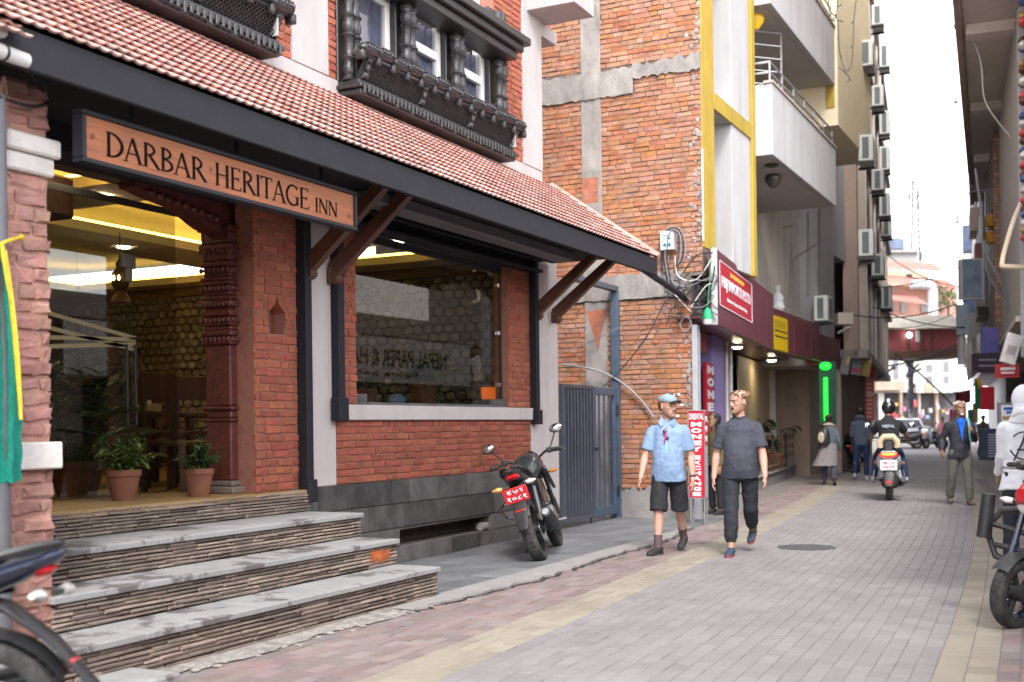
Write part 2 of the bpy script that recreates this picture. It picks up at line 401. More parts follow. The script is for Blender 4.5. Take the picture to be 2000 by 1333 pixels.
# light concrete kerb strip with its broken edge, and the dark crack beside the pavers
kb, ck = MB(), MB(); r_ = random.Random(8); prev = None; xs = [7.9 + i * .11 for i in range(72)]
for i, x in enumerate(xs):
    yi = -1.56 - (.05 if x < 8.75 else 0); off = .06 * math.sin(x * 1.7) + r_.uniform(-.035, .035); yo = -1.86 + off + max(0, x - 12.5) * .075
    if x > 14.9: yo = min(yo, yi - .03)
    cur = (x, yi, yo)
    if prev:
        x0, a0, b0 = prev
        kb.add([(x0, a0, .026), (x, yi, .026), (x, yo, .022), (x0, b0, .022), (x, yo, -.03), (x0, b0, -.03)], [(0, 3, 2, 1), (3, 5, 4, 2)])
        ck.add([(x0, b0, .0035), (x, yo, .0035), (x, yo - .03 - r_.random() * .03, .0035), (x0, b0 - .035 - (r_.random() * .03 if i % 2 else 0), .0035)], [(0, 3, 2, 1)])
    prev = cur
kb.build('kerb_strip', m_conc, walk, smooth=0); ck.build('open_crack', m_crack, walk, smooth=0)
# mortar rubble along the foot of the steps
b = MB(); r_ = random.Random(21)
for i in range(240):
    x = r_.uniform(4.4, 8.9); y = -1.58 - abs(r_.gauss(0, .11)) ; s = r_.uniform(.008, .035)
    b.ell((x, y, .005), (s * r_.uniform(1, 2.2), s, s * .45), 6, 4, Matrix.Rotation(r_.random() * 6, 3, 'Z'))
stuff(b.build('mortar_rubble', mat('mortar', (.24, .215, .20), .95, var=.35, vs=20, bump=.5), smooth=60))
b = MB(); prev = None
for i in range(46):
    x = 4.4 + i * .1; yo = -1.66 - .10 * abs(math.sin(x * 2.3)) - r_.random() * .09; z = .012
    if prev: b.add([(prev[0], -1.55, .014), (x, -1.55, .014), (x, yo, .006), (prev[0], prev[1], .006)], [(0, 3, 2, 1)])
    prev = (x, yo)
stuff(b.build('spilled_mortar', mat('spilt_mortar', (.27, .245, .225), .95, var=.5, vs=9, bump=.8, bs=40, dirt=.8, dirtc=(.12, .1, .09), ds=5), smooth=60))

# ================================================================== THE HOTEL
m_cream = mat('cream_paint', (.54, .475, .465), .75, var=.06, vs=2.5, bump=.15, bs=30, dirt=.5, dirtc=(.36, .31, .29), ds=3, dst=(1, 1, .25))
m_hbrick = mat('hotel_brick', (.32, .085, .047), .85, var=.25, vs=9, isl=.2, hue=.010, bump=.8, bs=45, dirt=.45, dirtc=(.30, .135, .095), ds=7)
m_hmort = mat('hotel_mortar', (.30, .12, .085), .9, var=.2, vs=12, bump=.5, bs=60)
m_pbrick = mat('pier_brick', (.34, .165, .135), .9, var=.25, vs=8, isl=.18, hue=.012, bump=1, bs=40, dirt=.4, dirtc=(.44, .3, .26), ds=6)
m_steel = mat('dark_steel', (.018, .018, .024), .6, spec=.25, var=.15, vs=5, bump=.05)
m_soffit = mat('dark_board', (.02, .019, .024), .75, spec=.2, var=.2, vs=4, bump=.2, bs=30)
m_plinth = mat('plinth_stone', (.085, .077, .076), .7, var=.4, vs=5, isl=.5, bump=.5, bs=60, dirt=.5, dirtc=(.14, .125, .12), ds=2.5)
m_step = mat('stacked_slate', (.215, .165, .135), .85, var=.3, vs=8, isl=.28, hue=.012, bump=.9, bs=60, dirt=.4, dirtc=(.13, .105, .09), ds=2.2)
m_slab = mat('step_slab', (.27, .265, .265), .8, var=.15, vs=3, bump=.35, bs=70, dirt=.9, dirtc=(.10, .09, .085), ds=1.7, dlo=.53, dhi=.575)
m_mort = mat('grey_mortar', (.12, .10, .085), .95, var=.2, vs=10)
m_tile = mat('roof_tile', (.47, .25, .215), .75, var=.16, vs=4, isl=.24, hue=.014, sat=.25, bump=.3, bs=60, dirt=.6, dirtc=(.22, .14, .12), ds=2.2)
m_carv = mat('carved_black', (.022, .02, .022), .38, var=.4, vs=14, bump=.6, bs=45, spec=.6)
m_wood = mat('sign_wood', (.28, .088, .03), .55, var=.35, vs=5, bump=.25, bs=14, stretch=(.5, 3, 9), dirt=.35, dirtc=(.23, .07, .03), ds=1.6)
m_strut = mat('strut_wood', (.105, .04, .024), .5, var=.3, vs=8, bump=.2, stretch=(1, 1, 1))
m_red = mat('carved_red', (.115, .028, .022), .5, var=.4, vs=18, bump=1, bs=35, dirt=.4, dirtc=(.06, .018, .014), ds=6)
m_black = mat('black_paint', (.018, .018, .02), .5, var=.1)
m_white = mat('white_frame', (.78, .76, .74), .5, var=.05)
m_glass = glass_mat('window_glass', (.72, .76, .74), 1.15, .035)
m_glass2 = glass_mat('upper_glass', (.8, .83, .85), 1.1, .03)
hotel = thing('hotel_building', 'brick and cream hotel with tiled canopy roof and big ground floor window', 'hotel', (8.9, 0, 0))
RX, FN = (1, 0, 0), (0, -1, 0)
# plinth of grey stone blocks
quick('plinth', m_mort, hotel, (8.8, 10.66, .02, .4, 0, .9), (12.76, 14.05, .02, .4, 0, .9), (10.66, 12.76, .02, .4, 0, .185), (10.66, 12.76, .02, .4, .36, .9), (10.66, 12.76, .3, .4, .185, .36))
P = Pieces('plinth_stone', m_plinth, hotel, 80); r_ = random.Random(3)
for i in range(4):
    z0, h = [(0, .19), (.19, .20), (.39, .255), (.645, .255)][i]; x = 8.8 - r_.random() * .3
    while x < 14.0:
        L = r_.choice([.36, .62, .68, .72]); x0, x1 = max(x, 8.8), min(x + L, 14.04)
        if x1 - x0 > .08 and not (i == 1 and x1 > 10.67 and x0 < 12.75):
            l = round(x1 - x0, 2); P.put((l, i), Matrix.Translation(((x0 + x1) / 2, r_.uniform(-.004, .004), z0 + .004)), lambda: brick_mesh(l - .008, h - .008, .03, int(l * 100) + i, .004, .004))
        x += L
l = 1.86; P.put(('a', 1), Matrix.Translation((9.73, 0, .194)), lambda: brick_mesh(1.84, .19, .03, 3, .004, .004)); P.put(('b', 1), Matrix.Translation((13.4, 0, .194)), lambda: brick_mesh(1.26, .19, .03, 4, .004, .004))
P.done()
MB().tube([(12.55, .05, .24), (12.62, .05, .24), (12.7, .05, .24)], .05, 10).build('vent_stub', m_conc, hotel)
# brick panels (backing of mortar; the bricks are pieces of it)
def panel(x0, x1, z0, z1, seed, holes=(), Y=0.0, cap=300, P=None, name='brick_panel'):
    pp = quick(name, m_hmort, hotel, (x0, x1, Y + .012, Y + .2, z0, z1), c=0) if not holes else None
    if pp is None:
        hx0, hx1, hz0, hz1 = holes[0]
        pp = quick(name, m_hmort, hotel, (x0, x0 + hx0, Y + .012, Y + .2, z0, z1), (x0 + hx1, x1, Y + .012, Y + .2, z0, z1), (x0 + hx0, x0 + hx1, Y + .012, Y + .2, z0, z0 + hz0), (x0 + hx0, x0 + hx1, Y + .012, Y + .2, z0 + hz1, z1), c=0)
    Q = Pieces('brick', m_hbrick, pp, cap); brickwork(Q, wallM((x0, Y, z0), RX, FN), x1 - x0, z1 - z0, .215, .058, .016, holes, seed=seed, rough=.01, jit=.004, ch=.005); Q.done(inframe)
    return pp
panel(9.5, 13.92, .9, 1.53, 1, cap=130)
panel(9.5, 9.88, 1.69, 3.46, 2, cap=45); panel(13.30, 13.92, 1.69, 3.46, 3, cap=55)
quick('sill', m_cream, hotel, (9.47, 13.94, -.045, .2, 1.53, 1.685), c=.008)
quick('column', m_cream, hotel, (9.02, 9.5, -.005, .35, .895, 3.62), c=.01); quick('column', m_cream, hotel, (13.92, 14.5, -.012, .4, .0, 3.62), c=.012)
quick('column', m_cream, hotel, (14.503, 14.92, .05, .4, .0, 4.6), c=.01)
# shutter guide rails with their boxes
for x0, z0, bx in ((8.90, .80, .9), (9.43, 1.55, 1.0), (13.90, 1.5, .8)):
    quick('shutter_rail', m_steel, hotel, (x0, x0 + .1, -.10, .0 if x0 > 9 else .05, z0, 3.6), c=.006)
    quick('rail_foot', m_steel, hotel, (x0 - .015 if bx < 1 else x0 - .04, x0 + .115, -.13, -.02, z0 - .03, z0 + .2 * bx), c=.008)
# restaurant window
quick('window_sill_stone', m_plinth, hotel, (9.88, 13.30, .03, .3, 1.685, 1.715), (9.9, 10.15, .06, .28, 1.715, 1.80), (12.98, 13.3, .06, .28, 1.715, 1.79))
wn = quick('window', m_black, hotel, (9.88, 13.30, .10, .14, 3.38, 3.46), (9.86, 9.89, .1, .14, 1.7, 3.46), (13.29, 13.32, .1, .14, 1.7, 3.46), c=.003)
MB().box(9.89, 13.29, .118, .124, 1.715, 3.38).build('pane', m_glass, wn, smooth=0)
for z in (3.2, 2.6, 1.95): quick('glass_clip', mat('chrome', (.6, .6, .62), .2, 1, var=.05), wn, (13.21, 13.29, .09, .115, z, z + .05), c=.004)
# brick pier with the lamp niche beside the door
nx0, nx1, nz0 = .20, .44, 1.42
pier = panel(8.28, 8.90, .89, 3.62, 4, holes=[(nx0, nx1, nz0, nz0 + .34)], cap=120)
b = MB(); b.box(8.28 + nx0 - .02, 8.28 + nx1 + .02, .16, .2, .89 + nz0 - .02, .89 + nz0 + .36); b.build('niche_back', m_hmort, hotel)
b = MB()   # pointed corbelled top of the niche: two inclined cheeks
for s in (-1, 1):
    cx = 8.28 + (nx0 + nx1) / 2; b.prism([(cx + s * .125, -.004, .89 + nz0 + .19), (cx + s * .125, -.004, .89 + nz0 + .345), (cx, -.004, .89 + nz0 + .345), (cx + s * .012, -.004, .89 + nz0 + .32), (cx + s * .04, -.004, .89 + nz0 + .26)], (0, .15, 0))
b.build('niche_head', m_hbrick, hotel, smooth=0)
# header beam, soffit, inner box beams
quick('header_beam', m_steel, hotel, (8.9, 14.06, -.14, .1, 3.46, 3.50), (8.9, 14.06, -.03, .02, 3.5, 3.62), (8.9, 14.06, -.14, .1, 3.60, 3.64))
quick('soffit_board', m_soffit, hotel, (3.95, 14.6, -1.46, -.02, 3.655, 3.69), c=0)
quick('box_beam', mat('beam_grey', (.16, .15, .16), .6, var=.15), hotel, (9.15, 13.75, -.72, -.48, 3.53, 3.65), c=.01)
quick('door_head', m_soffit, hotel, (4.9, 8.9, -.06, .3, 3.45, 4.62), c=.01)
# canopy roof -----------------------------------------------------------------
EY, EZ, TY, TZ, XR, XL = -1.5, 3.615, 0.0, 4.70, 14.66, 3.9
roof = quick('canopy_roof', m_soffit, hotel, c=0) if False else None
b = MB(); b.prism([(XL, EY + .03, EZ - .01), (XL, TY, TZ - .01), (XL, TY, TZ - .09), (XL, EY + .03, EZ - .07)], (XR - XL - .02, 0, 0)); roof = b.build('canopy_roof', m_soffit, hotel, smooth=0)
b = MB(); b.box(XL, XR - .02, EY - .015, EY + .03, 3.395, EZ + .0, c=.006); b.build('fascia', m_soffit, roof)
b = MB(); b.prism([(XR - .045, EY + .03, 3.42), (XR - .045, EY + .03, EZ - .03), (XR - .045, TY, TZ - .03), (XR - .045, TY, 4.45)], (.03, 0, 0)); b.build('rake_board', m_soffit, roof, smooth=0)
SL = math.hypot(TY - EY, TZ - EZ); SA = math.atan2(TZ - EZ, TY - EY); NR = 12; EXP = SL / NR; TWD = .092
def tile_gen():
    xs_ = [-.047, -.035, -.021, -.004, .014, .032, .047]; zs = [.012, .017, .012, .005, .003, .005, .011]; L = EXP + .045
    vs = []; 
    for yy, lift in ((0, .033), (L, -.006)): vs += [V((x, yy, z + lift)) for x, z in zip(xs_, zs)]
    vs += [V((x, .006, z + .019)) for x, z in zip(xs_, zs)]
    n = len(xs_); fs = [(i, i + 1, n + i + 1, n + i) for i in range(n - 1)] + [(2 * n + i, 2 * n + i + 1, i + 1, i) for i in range(n - 1)] + [(2 * n, 0, n), (n - 1, 3 * n - 1, 2 * n - 1)] + [(2 * n + i + 1, 2 * n + i, n + i, n + i + 1) for i in range(n - 1)]
    return vs, fs
P = Pieces('roof_tile', m_tile, roof, 300); r_ = random.Random(9); ncol = int((XR - XL) / TWD)
for i in range(NR):
    for j in range(ncol + 1):
        x = XR - .07 - j * TWD; s = i * EXP - .03
        P.put(0, Matrix.Translation((x + r_.uniform(-.003, .003), EY + math.cos(SA) * s, EZ + math.sin(SA) * s + .012)) @ Matrix.Rotation(SA + r_.uniform(-.012, .012), 4, 'X') @ Matrix.Rotation(r_.uniform(-.01, .01), 4, 'Z'), tile_gen)
P.done(inframe)
b = MB(); b.tube([(XR - .02, EY - .03, EZ + .03), (XR - .02, TY, TZ + .03)], .042, 8); b.build('verge_tile', m_tile, roof)
b = MB(); b.tube([(14.1, -1.15, 3.60), (14.75, -1.2, 3.56), aX(1340, 583, 17.15)], .045, 8); b.build('gutter_pipe', m_steel, hotel)
# struts
for x in (9.0, 9.42, 14.02, 14.62):
    st = MB(); M_ = Matrix.Translation((x, -.06, 3.0)); a = math.atan2(.62, .74)
    st.prism([(x - .045, -.02, 3.03), (x - .045, -.02, 2.93), (x - .045, -.13, 2.93), (x - .045, -.95, 3.62), (x - .045, -.83, 3.66)], (.09, 0, 0)); s_ = st.build('strut', m_strut, hotel, smooth=0)
    f = MB(); f.lathe([(.055, -.055), (.065, -.03), (.065, .03), (.055, .055)], (x, -.075, 2.90), (1, 0, 0), 12); f.box(x - .058, x + .058, -.05, -.008, 2.84, 3.0, c=.01); f.build('strut_foot', m_strut, s_)
# upper storey ------------------------------------------------------------------
m_cream2 = mat('cream_paint_skylit', (.40, .36, .36), .75, var=.06, vs=2.5, bump=.15, bs=30, dirt=.55, dirtc=(.26, .225, .21), ds=3, dst=(1, 1, .2))  # same cream as below, its colour darkened to offset the open skylight
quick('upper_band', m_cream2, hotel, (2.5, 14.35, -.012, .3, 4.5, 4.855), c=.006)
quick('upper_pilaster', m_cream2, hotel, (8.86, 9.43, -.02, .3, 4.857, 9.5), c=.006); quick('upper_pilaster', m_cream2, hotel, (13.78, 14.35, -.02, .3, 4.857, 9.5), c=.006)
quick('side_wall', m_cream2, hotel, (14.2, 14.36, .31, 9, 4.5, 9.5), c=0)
panel(9.43, 9.98, 4.857, 7.4, 5, cap=70); panel(13.0, 13.78, 4.857, 7.4, 6, cap=60); panel(8.22, 8.86, 4.857, 7.0, 7, cap=50)
panel(3.0, 6.0, 4.857, 6.0, 8, cap=1)
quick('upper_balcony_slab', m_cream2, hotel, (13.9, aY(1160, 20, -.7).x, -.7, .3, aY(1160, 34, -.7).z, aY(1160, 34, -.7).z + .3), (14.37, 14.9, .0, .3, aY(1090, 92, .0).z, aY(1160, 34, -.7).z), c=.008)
# carved windows
def newar_window(x0, x1, first):
    n = 3; w_ = (x1 - x0) / n
    wd = quick('carved_window', m_carv, hotel, (x0 - .02, x1 + .02, -.27, .02, 4.70, 4.755), (x0 - .06, x1 + .06, -.30, .02, 4.757, 4.80), (x0 - .03, x1 + .03, -.26, .02, 4.802, 4.845), c=.008)
    b = MB()                                      # beading along the base
    k = int((x1 - x0) / .075)
    for i in range(k + 1): b.box(x0 + i * .075 - .018, x0 + i * .075 + .018, -.315, -.29, 4.70 + (.02 if i % 4 else 0), 4.80, c=.006)
    for i in range(int((x1 - x0) / .3)):
        for dz in (.0, .035): b.tube([(x0 + .1 + i * .3, -.30, 4.725 + dz), (x0 + .28 + i * .3, -.30, 4.725 + dz)], .008, 6)
    stuff(b.build('base_beading', m_carv, wd))
    # leaning lattice panels
    lt = MB(); A, B = V((0, -.235, 4.845)), V((0, -.33, 5.06)); d = B - A; L = d.length; d.normalize()
    nn = int((x1 - x0) / .034); ext = x1 - x0
    def seg(u0, v0, u1, v1):
        p, q = A + d * v0 + V((x0 + u0, 0, 0)), A + d * v1 + V((x0 + u1, 0, 0)); lt.tube([p, q], .0065, 4, cap=False)
    u = -L
    while u < ext:
        a0, a1 = max(0, u), min(ext, u + L)
        if a1 > a0: seg(a0, a0 - u, a1, a1 - u); seg(ext - a0, a0 - u, ext - a1, a1 - u)
        u += .048
    stuff(lt.build('lattice', m_carv, wd))
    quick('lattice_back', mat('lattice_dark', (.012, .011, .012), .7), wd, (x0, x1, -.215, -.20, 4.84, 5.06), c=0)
    # carved posts in front of the lattice
    for i in range(n + 1):
        x = x0 + .06 + i * (x1 - x0 - .12) / n; p = MB(); q = A + V((x, 0, 0))
        p.prism([(x - .055, -.25, 4.845), (x + .055, -.25, 4.845), (x + .04, -.345, 5.05), (x - .04, -.345, 5.05)], (0, .05, .02))
        p.ell((x, -.275, 4.89), (.045, .035, .045), 8, 6); p.ell((x, -.30, 4.96), (.03, .03, .05), 8, 6); p.ell((x - .03, -.26, 4.87), .022, 6, 5); p.ell((x + .03, -.26, 4.87), .022, 6, 5); p.ell((x, -.325, 5.02), (.04, .03, .02), 8, 5)
        p.build('carved_post', m_carv, wd, smooth=50)
    quick('end_board', mat('end_board', (.4, .38, .37), .6), wd, (x1 - .09, x1 - .075, -.33, -.235, 4.85, 5.05), c=.002)
    # lobed handrail
    h = MB(); k = int((x1 - x0 + .2) / .27); hw = (x1 - x0 + .2) / k
    for i in range(k):
        xc = x0 - .1 + (i + .5) * hw; zz = 5.115 + (.018 if i % 2 else 0)
        h.tube([(xc - hw * .52, -.34, zz - .012), (xc - hw * .45, -.34, zz), (xc - hw * .2, -.34, zz + .008), (xc + hw * .2, -.34, zz + .008), (xc + hw * .45, -.34, zz), (xc + hw * .52, -.34, zz - .012)], [.025, .05, .062, .062, .05, .025], 10)
        for j in range(-2, 3): h.ell((xc + j * hw * .17, -.405, zz + .015), (.013, .01, .022), 6, 4); h.ell((xc + j * hw * .17, -.385, zz + .05), (.013, .018, .012), 6, 4)
    h.box(x0 - .1, x1 + .1, -.345, -.22, 5.05, 5.085, c=.008)
    for i in range(k + 1):
        xx = x0 - .1 + i * hw; h.box(xx - .03, xx + .03, -.375, -.28, 5.0, 5.09, c=.01)
    h.build('handrail', m_carv, wd, smooth=50)
    # round carved columns
    pr = [(.075, 0)]; z = 0
    for blk in range(4):
        for r0, dz in ((.085, .02), (.06, .03), (.078, .035), (.082, .05), (.06, .03), (.07, .03), (.088, .025), (.062, .03), (.055, .05), (.062, .12)): z += dz; pr.append((r0, z))
    for i in range(n + 1):
        x = x0 + .06 + i * (x1 - x0 - .12) / n
        for dx in (-.055, .055):
            c_ = MB().lathe([(r0 * .82, h_) for r0, h_ in pr], (x + dx, -.12, 4.845), n=10)
            c_.build('carved_column', m_carv, wd, smooth=50)
        b2 = MB(); b2.box(x - .10, x + .10, -.02, .06, 4.845, 6.6, c=.01); b2.build('jamb', m_carv, wd)
    quick('lintel', m_carv, wd, (x0 - .1, x1 + .12, -.36, .02, 6.05, 6.14), (x0 - .2, x1 + .2, -.42, .02, 6.142, 6.24), (x0 - .05, x1 + .05, -.3, .02, 5.95, 6.048), c=.012)
    # white frames, glass and curtains behind the columns
    for i in range(n):
        a = x0 + .06 + i * (x1 - x0 - .12) / n + .10; e = x0 + .06 + (i + 1) * (x1 - x0 - .12) / n - .10
        fr = quick('window_frame', m_white, wd, (a, a + .085, .05, .12, 4.85, 6.0), (e - .085, e, .05, .12, 4.85, 6.0), (a + .086, e - .086, .05, .12, 5.62 if i else 5.9, 5.72 if i else 6.0), (a + .086, e - .086, .05, .12, 4.85, 4.95), c=.006)
        MB().box(a + .08, e - .08, .085, .09, 4.9, 5.95).build('pane', m_glass2, fr, smooth=0)
        rows = []
        for zz in (4.86, 6.0): rows.append([(a + .05 + t_ * (e - a - .1) / 40, .16 + .022 * math.sin(t_ * 1.1) + .01 * math.sin(t_ * 2.7), zz) for t_ in range(41)])
        MB().sheet(rows).build('curtain', mat('curtain', (.33, .30, .40), .85, var=.2, vs=6), fr, smooth=70)
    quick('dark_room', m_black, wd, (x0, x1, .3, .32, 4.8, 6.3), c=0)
newar_window(9.62, 12.98, True); newar_window(5.3, 8.32, False)
# ================================================================== STEPS
steps = thing('entrance_steps', 'wide entrance steps of stacked slate with pale worn slabs', 'steps', (6.9, -.8, 0))
RIS = [(-1.55, 0, .255, 4.0, 8.75), (-1.11, .255, .475, 5.0, 8.80), (-.69, .475, .690, 5.0, 8.87), (-.10, .690, .885, 5.0, 8.92)]
core = MB()
for i, (y, z0, z1, x0, x1) in enumerate(RIS): core.box(x0, x1 - .012, y + .03, .4, z0, z1 - .046)
core.build('step_core', m_mort, steps, smooth=0)
P = Pieces('slate_strip', m_step, steps, 300); r_ = random.Random(31)
for i, (y, z0, z1, x0, x1) in enumerate(RIS):
    top = z1 - (.044 if i < 3 else .004); z = z0 + .004; n = round((top - z) / .0285); hh = (top - z) / n
    for k in range(n):
        x = x0 - r_.random() * .2
        while x < x1:
            L = r_.choice([.14, .2, .26, .26, .32, .38, .44]); a, e = max(x, x0), min(x + L - .008, x1)
            if e - a > .05:
                l = max(.06, round((e - a) / .06) * .06); kk = (l, r_.randrange(4)); sy = (hh - .006) / .022 * r_.uniform(.82, 1.06)
                Mx = Matrix.Translation(((a + e) / 2, y - r_.uniform(0, .016), z + .003)) @ Matrix.Rotation(r_.uniform(-.008, .008), 4, 'Y') @ Matrix.Diagonal(((e - a) / l, 1, sy, 1))
                P.put(kk, Mx, lambda: brick_mesh(l, .022, .04, int(kk[0] * 100) + kk[1] * 7, .007, .006))
            x += L
        z += hh
P.done(inframe)
b = MB()
for i, (y, z0, z1, x0, x1) in enumerate(RIS[:3]):      # strips on the right ends
    for k in range(6): b.box(x1 - .014, x1 + .004, y + .02, RIS[i + 1][0] + .02, z0 + .006 + k * .034, z0 + .032 + k * .034, c=.004)
stuff(b.build('end_strips', m_step, steps))
for i, (y, z0, z1, x0, x1) in enumerate(RIS[:3]):
    x = x0 - .02; r_ = random.Random(i)
    while x < x1 - .1:
        L = r_.uniform(.95, 1.35); e = min(x + L, x1 + .02)
        if x1 - e < .3: e = x1 + .02
        b = MB(); b.box(x + .002, e - .002, y - .03, RIS[i + 1][0] - .004, z1 - .042, z1 + r_.uniform(-.001, .001), c=.006); b.build('step_slab', m_slab, steps); x = e
quick('low_block', m_slab, steps, (4.55, 5.12, -1.98, -1.6, 0, .085), c=.012)
paint = MB()      # the orange paint smear on the second riser
paint.box(8.3, 8.72, -1.131, -1.128, .30, .41)
_pm = mat('orange_stain', (.5, .12, .03), .85, var=.3, vs=14)
_n = _pm.node_tree.nodes; _l = _pm.node_tree.links
_g = _n.new('ShaderNodeNewGeometry'); _nz = _n.new('ShaderNodeTexNoise'); _nz.inputs['Scale'].default_value = 9; _l.new(_g.outputs['Position'], _nz.inputs['Vector'])
_gm = _n.new('ShaderNodeMapping'); _gm.inputs['Location'].default_value = (-8.51 * 5, 0, -.355 * 14); _gm.inputs['Scale'].default_value = (5, 0, 14); _l.new(_g.outputs['Position'], _gm.inputs[0])
_vl = _n.new('ShaderNodeVectorMath'); _vl.operation = 'LENGTH'; _l.new(_gm.outputs[0], _vl.inputs[0])
_ma = _n.new('ShaderNodeMath'); _ma.operation = 'MULTIPLY_ADD'; _ma.inputs[1].default_value = 1.6; _l.new(_nz.outputs['Fac'], _ma.inputs[0]); _sb = _n.new('ShaderNodeMath'); _sb.operation = 'SUBTRACT'; _sb.inputs[0].default_value = .1; _l.new(_vl.outputs['Value'], _sb.inputs[1]); _l.new(_sb.outputs[0], _ma.inputs[2])
_cl = _n.new('ShaderNodeMath'); _cl.operation = 'MULTIPLY'; _cl.inputs[1].default_value = 1.2; _cl.use_clamp = True; _l.new(_ma.outputs[0], _cl.inputs[0]); _l.new(_cl.outputs[0], _n['Principled BSDF'].inputs['Alpha'])
paint.build('paint_stain', _pm, steps, smooth=0)

# ================================================================== ENTRANCE: floor, carved column, glass doors, room
m_floor = mat('tan_floor', (.33, .21, .09), .45, var=.15, vs=3, dirt=.3, dirtc=(.2, .13, .06))
m_ceil = mat('ceiling_white', (.62, .58, .5), .8, var=.03)
m_cove = mat('cove_lamp', (1, .62, .06), .5, emit=3.6, ecol=(1, .6, .1))
m_lampw = mat('lamp_glow', (1, .8, .5), .5, emit=14, ecol=(1, .78, .45))
m_dwood = mat('dark_wood', (.075, .034, .02), .5, var=.35, vs=6, bump=.2, stretch=(3, 3, .6))
fl = quick('entrance_floor', m_floor, hotel, (5.0, 8.9, -.10, .9, .845, .888), (5.0, 14.1, .9, 9, .845, .888), (8.9, 14.1, .36, .9, .845, .888), c=.002)
quick('room_wall', mat('room_wall', (.42, .33, .2), .8, var=.05), hotel, (4.7, 5.0, .9, 9, .9, 4.0), (4.7, 14.3, 9, 9.1, .85, 4.0), c=0)
quick('room_wall', m_dwood, hotel, (4.7, 14.0, 8.93, 8.99, .89, 2.5), c=0)
# stone-clad end wall: rounded stones, one by one but too many to pick apart
ew = quick('end_wall', mat('stone_joint', (.022, .02, .018), .9), hotel, (14.02, 14.12, .36, 9, .85, 3.7), c=0)
sb = MB(); r_ = random.Random(77)
for i in range(int(8.6 / .165)):
    for j in range(int(2.75 / .115)):
        yc, zc = .42 + i * .165 + (.0825 if j % 2 else 0) + r_.uniform(-.008, .008), .95 + j * .115 + r_.uniform(-.006, .006) ; a, h = .079 * r_.uniform(.88, 1.05), .052 * r_.uniform(.85, 1.06)
        W2, H2 = .0825, .0767; jj = [r_.uniform(.8, 1.0) for q in range(6)]; hx = [(0, H2), (W2, H2 / 2), (W2, -H2 / 2), (0, -H2), (-W2, -H2 / 2), (-W2, H2 / 2)]; pts = []; dd = r_.random() * .016
        for s, x in ((.94, 14.02), (.92, 13.994 - dd), (.68, 13.984 - dd)): pts.append([(x, yc + u_ * s * k_, zc + v_ * s * k_) for (u_, v_), k_ in zip(hx, jj)])
        o = len(sb.v); sb.sheet(pts, closed_u=True); sb.f.append(tuple(o + 12 + q for q in range(6)))
stuff(sb.build('clad_stones', mat('clad_stone', (.155, .155, .175), .8, var=.45, vs=14, isl=.4, bump=.5, bs=50), ew, smooth=30))
quick('end_beam', m_dwood, ew, (13.9, 14.02, .36, 9, 3.5, 3.72), c=.004)
# ceiling: dropped frame with lit trays
cz = 3.64
ceil = quick('ceiling', m_ceil, hotel, (4.9, 14.1, -.0 + .3, 9, 4.02, 4.06), c=0)
TR = [(8.5, 13.35, 1.05, 3.2), (8.9, 13.5, 4.2, 7.6), (5.6, 7.75, 1.2, 6.5)]
db = MB()
for bx in ((4.9, 14.1, .31, 1.05), (4.9, 14.1, 3.2, 4.2), (4.9, 14.1, 7.6, 9), (13.35, 14.1, 1.05, 3.2), (13.5, 14.1, 4.2, 7.6), (7.75, 8.5, 1.05, 3.2), (7.75, 8.9, 4.2, 7.6), (4.9, 5.6, 1.05, 7.6)):
    db.box(bx[0], bx[1], bx[2], bx[3], cz, cz + .1)
db.build('dropped_ceiling', m_ceil, hotel, smooth=0)
cv = MB()
for x0, x1, y0, y1 in TR:
    e = .05
    cv.box(x0 - e, x1 + e, y0 - e - .03, y0 - e, cz + .11, cz + .14); cv.box(x0 - e, x1 + e, y1 + e, y1 + e + .03, cz + .11, cz + .14)
    cv.box(x0 - e - .03, x0 - e, y0, y1, cz + .11, cz + .14); cv.box(x1 + e, x1 + e + .03, y0, y1, cz + .11, cz + .14)
cv.build('cove_light', m_cove, hotel, smooth=0)
for x, y in ((8.1, 1.6), (8.1, 2.6), (8.2, 4.8), (8.3, 6.0), (10.5, 3.7), (12.4, 3.7), (9.0, 3.7), (7.0, .75), (9.5, .7), (11.8, .7)):
    MB().lathe([(.075, 0), (.075, .012), (.06, .014)], (x, y, cz - .014), n=14).build('downlight', m_lampw, hotel)
# glass front with its dark edge profile, the frosted bands and the patch lock
gd = quick('glass_door', m_black, hotel, (6.52, 6.55, .86, .90, .89, 3.46), (5.0, 8.3, .87, .89, 3.40, 3.46), c=.003)
for k, (x0, x1) in enumerate(((5.02, 6.5), (6.56, 7.1), (7.104, 7.66), (7.664, 8.26))):
    MB().box(x0, x1, .875, .881, .9, 3.4).build('pane', m_glass, gd, smooth=0)
quick('patch_lock', mat('brushed_metal', (.22, .2, .17), .4, .8, var=.1), gd, (7.58, 7.74, .85, .9, 2.86, 2.98), (7.63, 7.70, .85, .9, 2.74, 2.86), c=.004)
quick('door_pull', m_black, gd, (7.60, 7.62, .83, .85, 1.5, 2.2), (7.70, 7.72, .83, .85, 1.5, 2.2), c=.004)
fr = MB()
for z0, z1 in ((2.42, 2.24), (2.30, 2.14), (2.18, 2.23), (2.10, 2.19)):
    for k in range(1): fr.prism([(6.56, .872, z0), (6.56, .872, z0 + .035), (7.75, .872, z1 + .035), (7.75, .872, z1)], (0, .0015, 0))
fr.build('frosted_band', mat('frosted', (.26, .21, .11), .7, var=.05), gd, smooth=0)
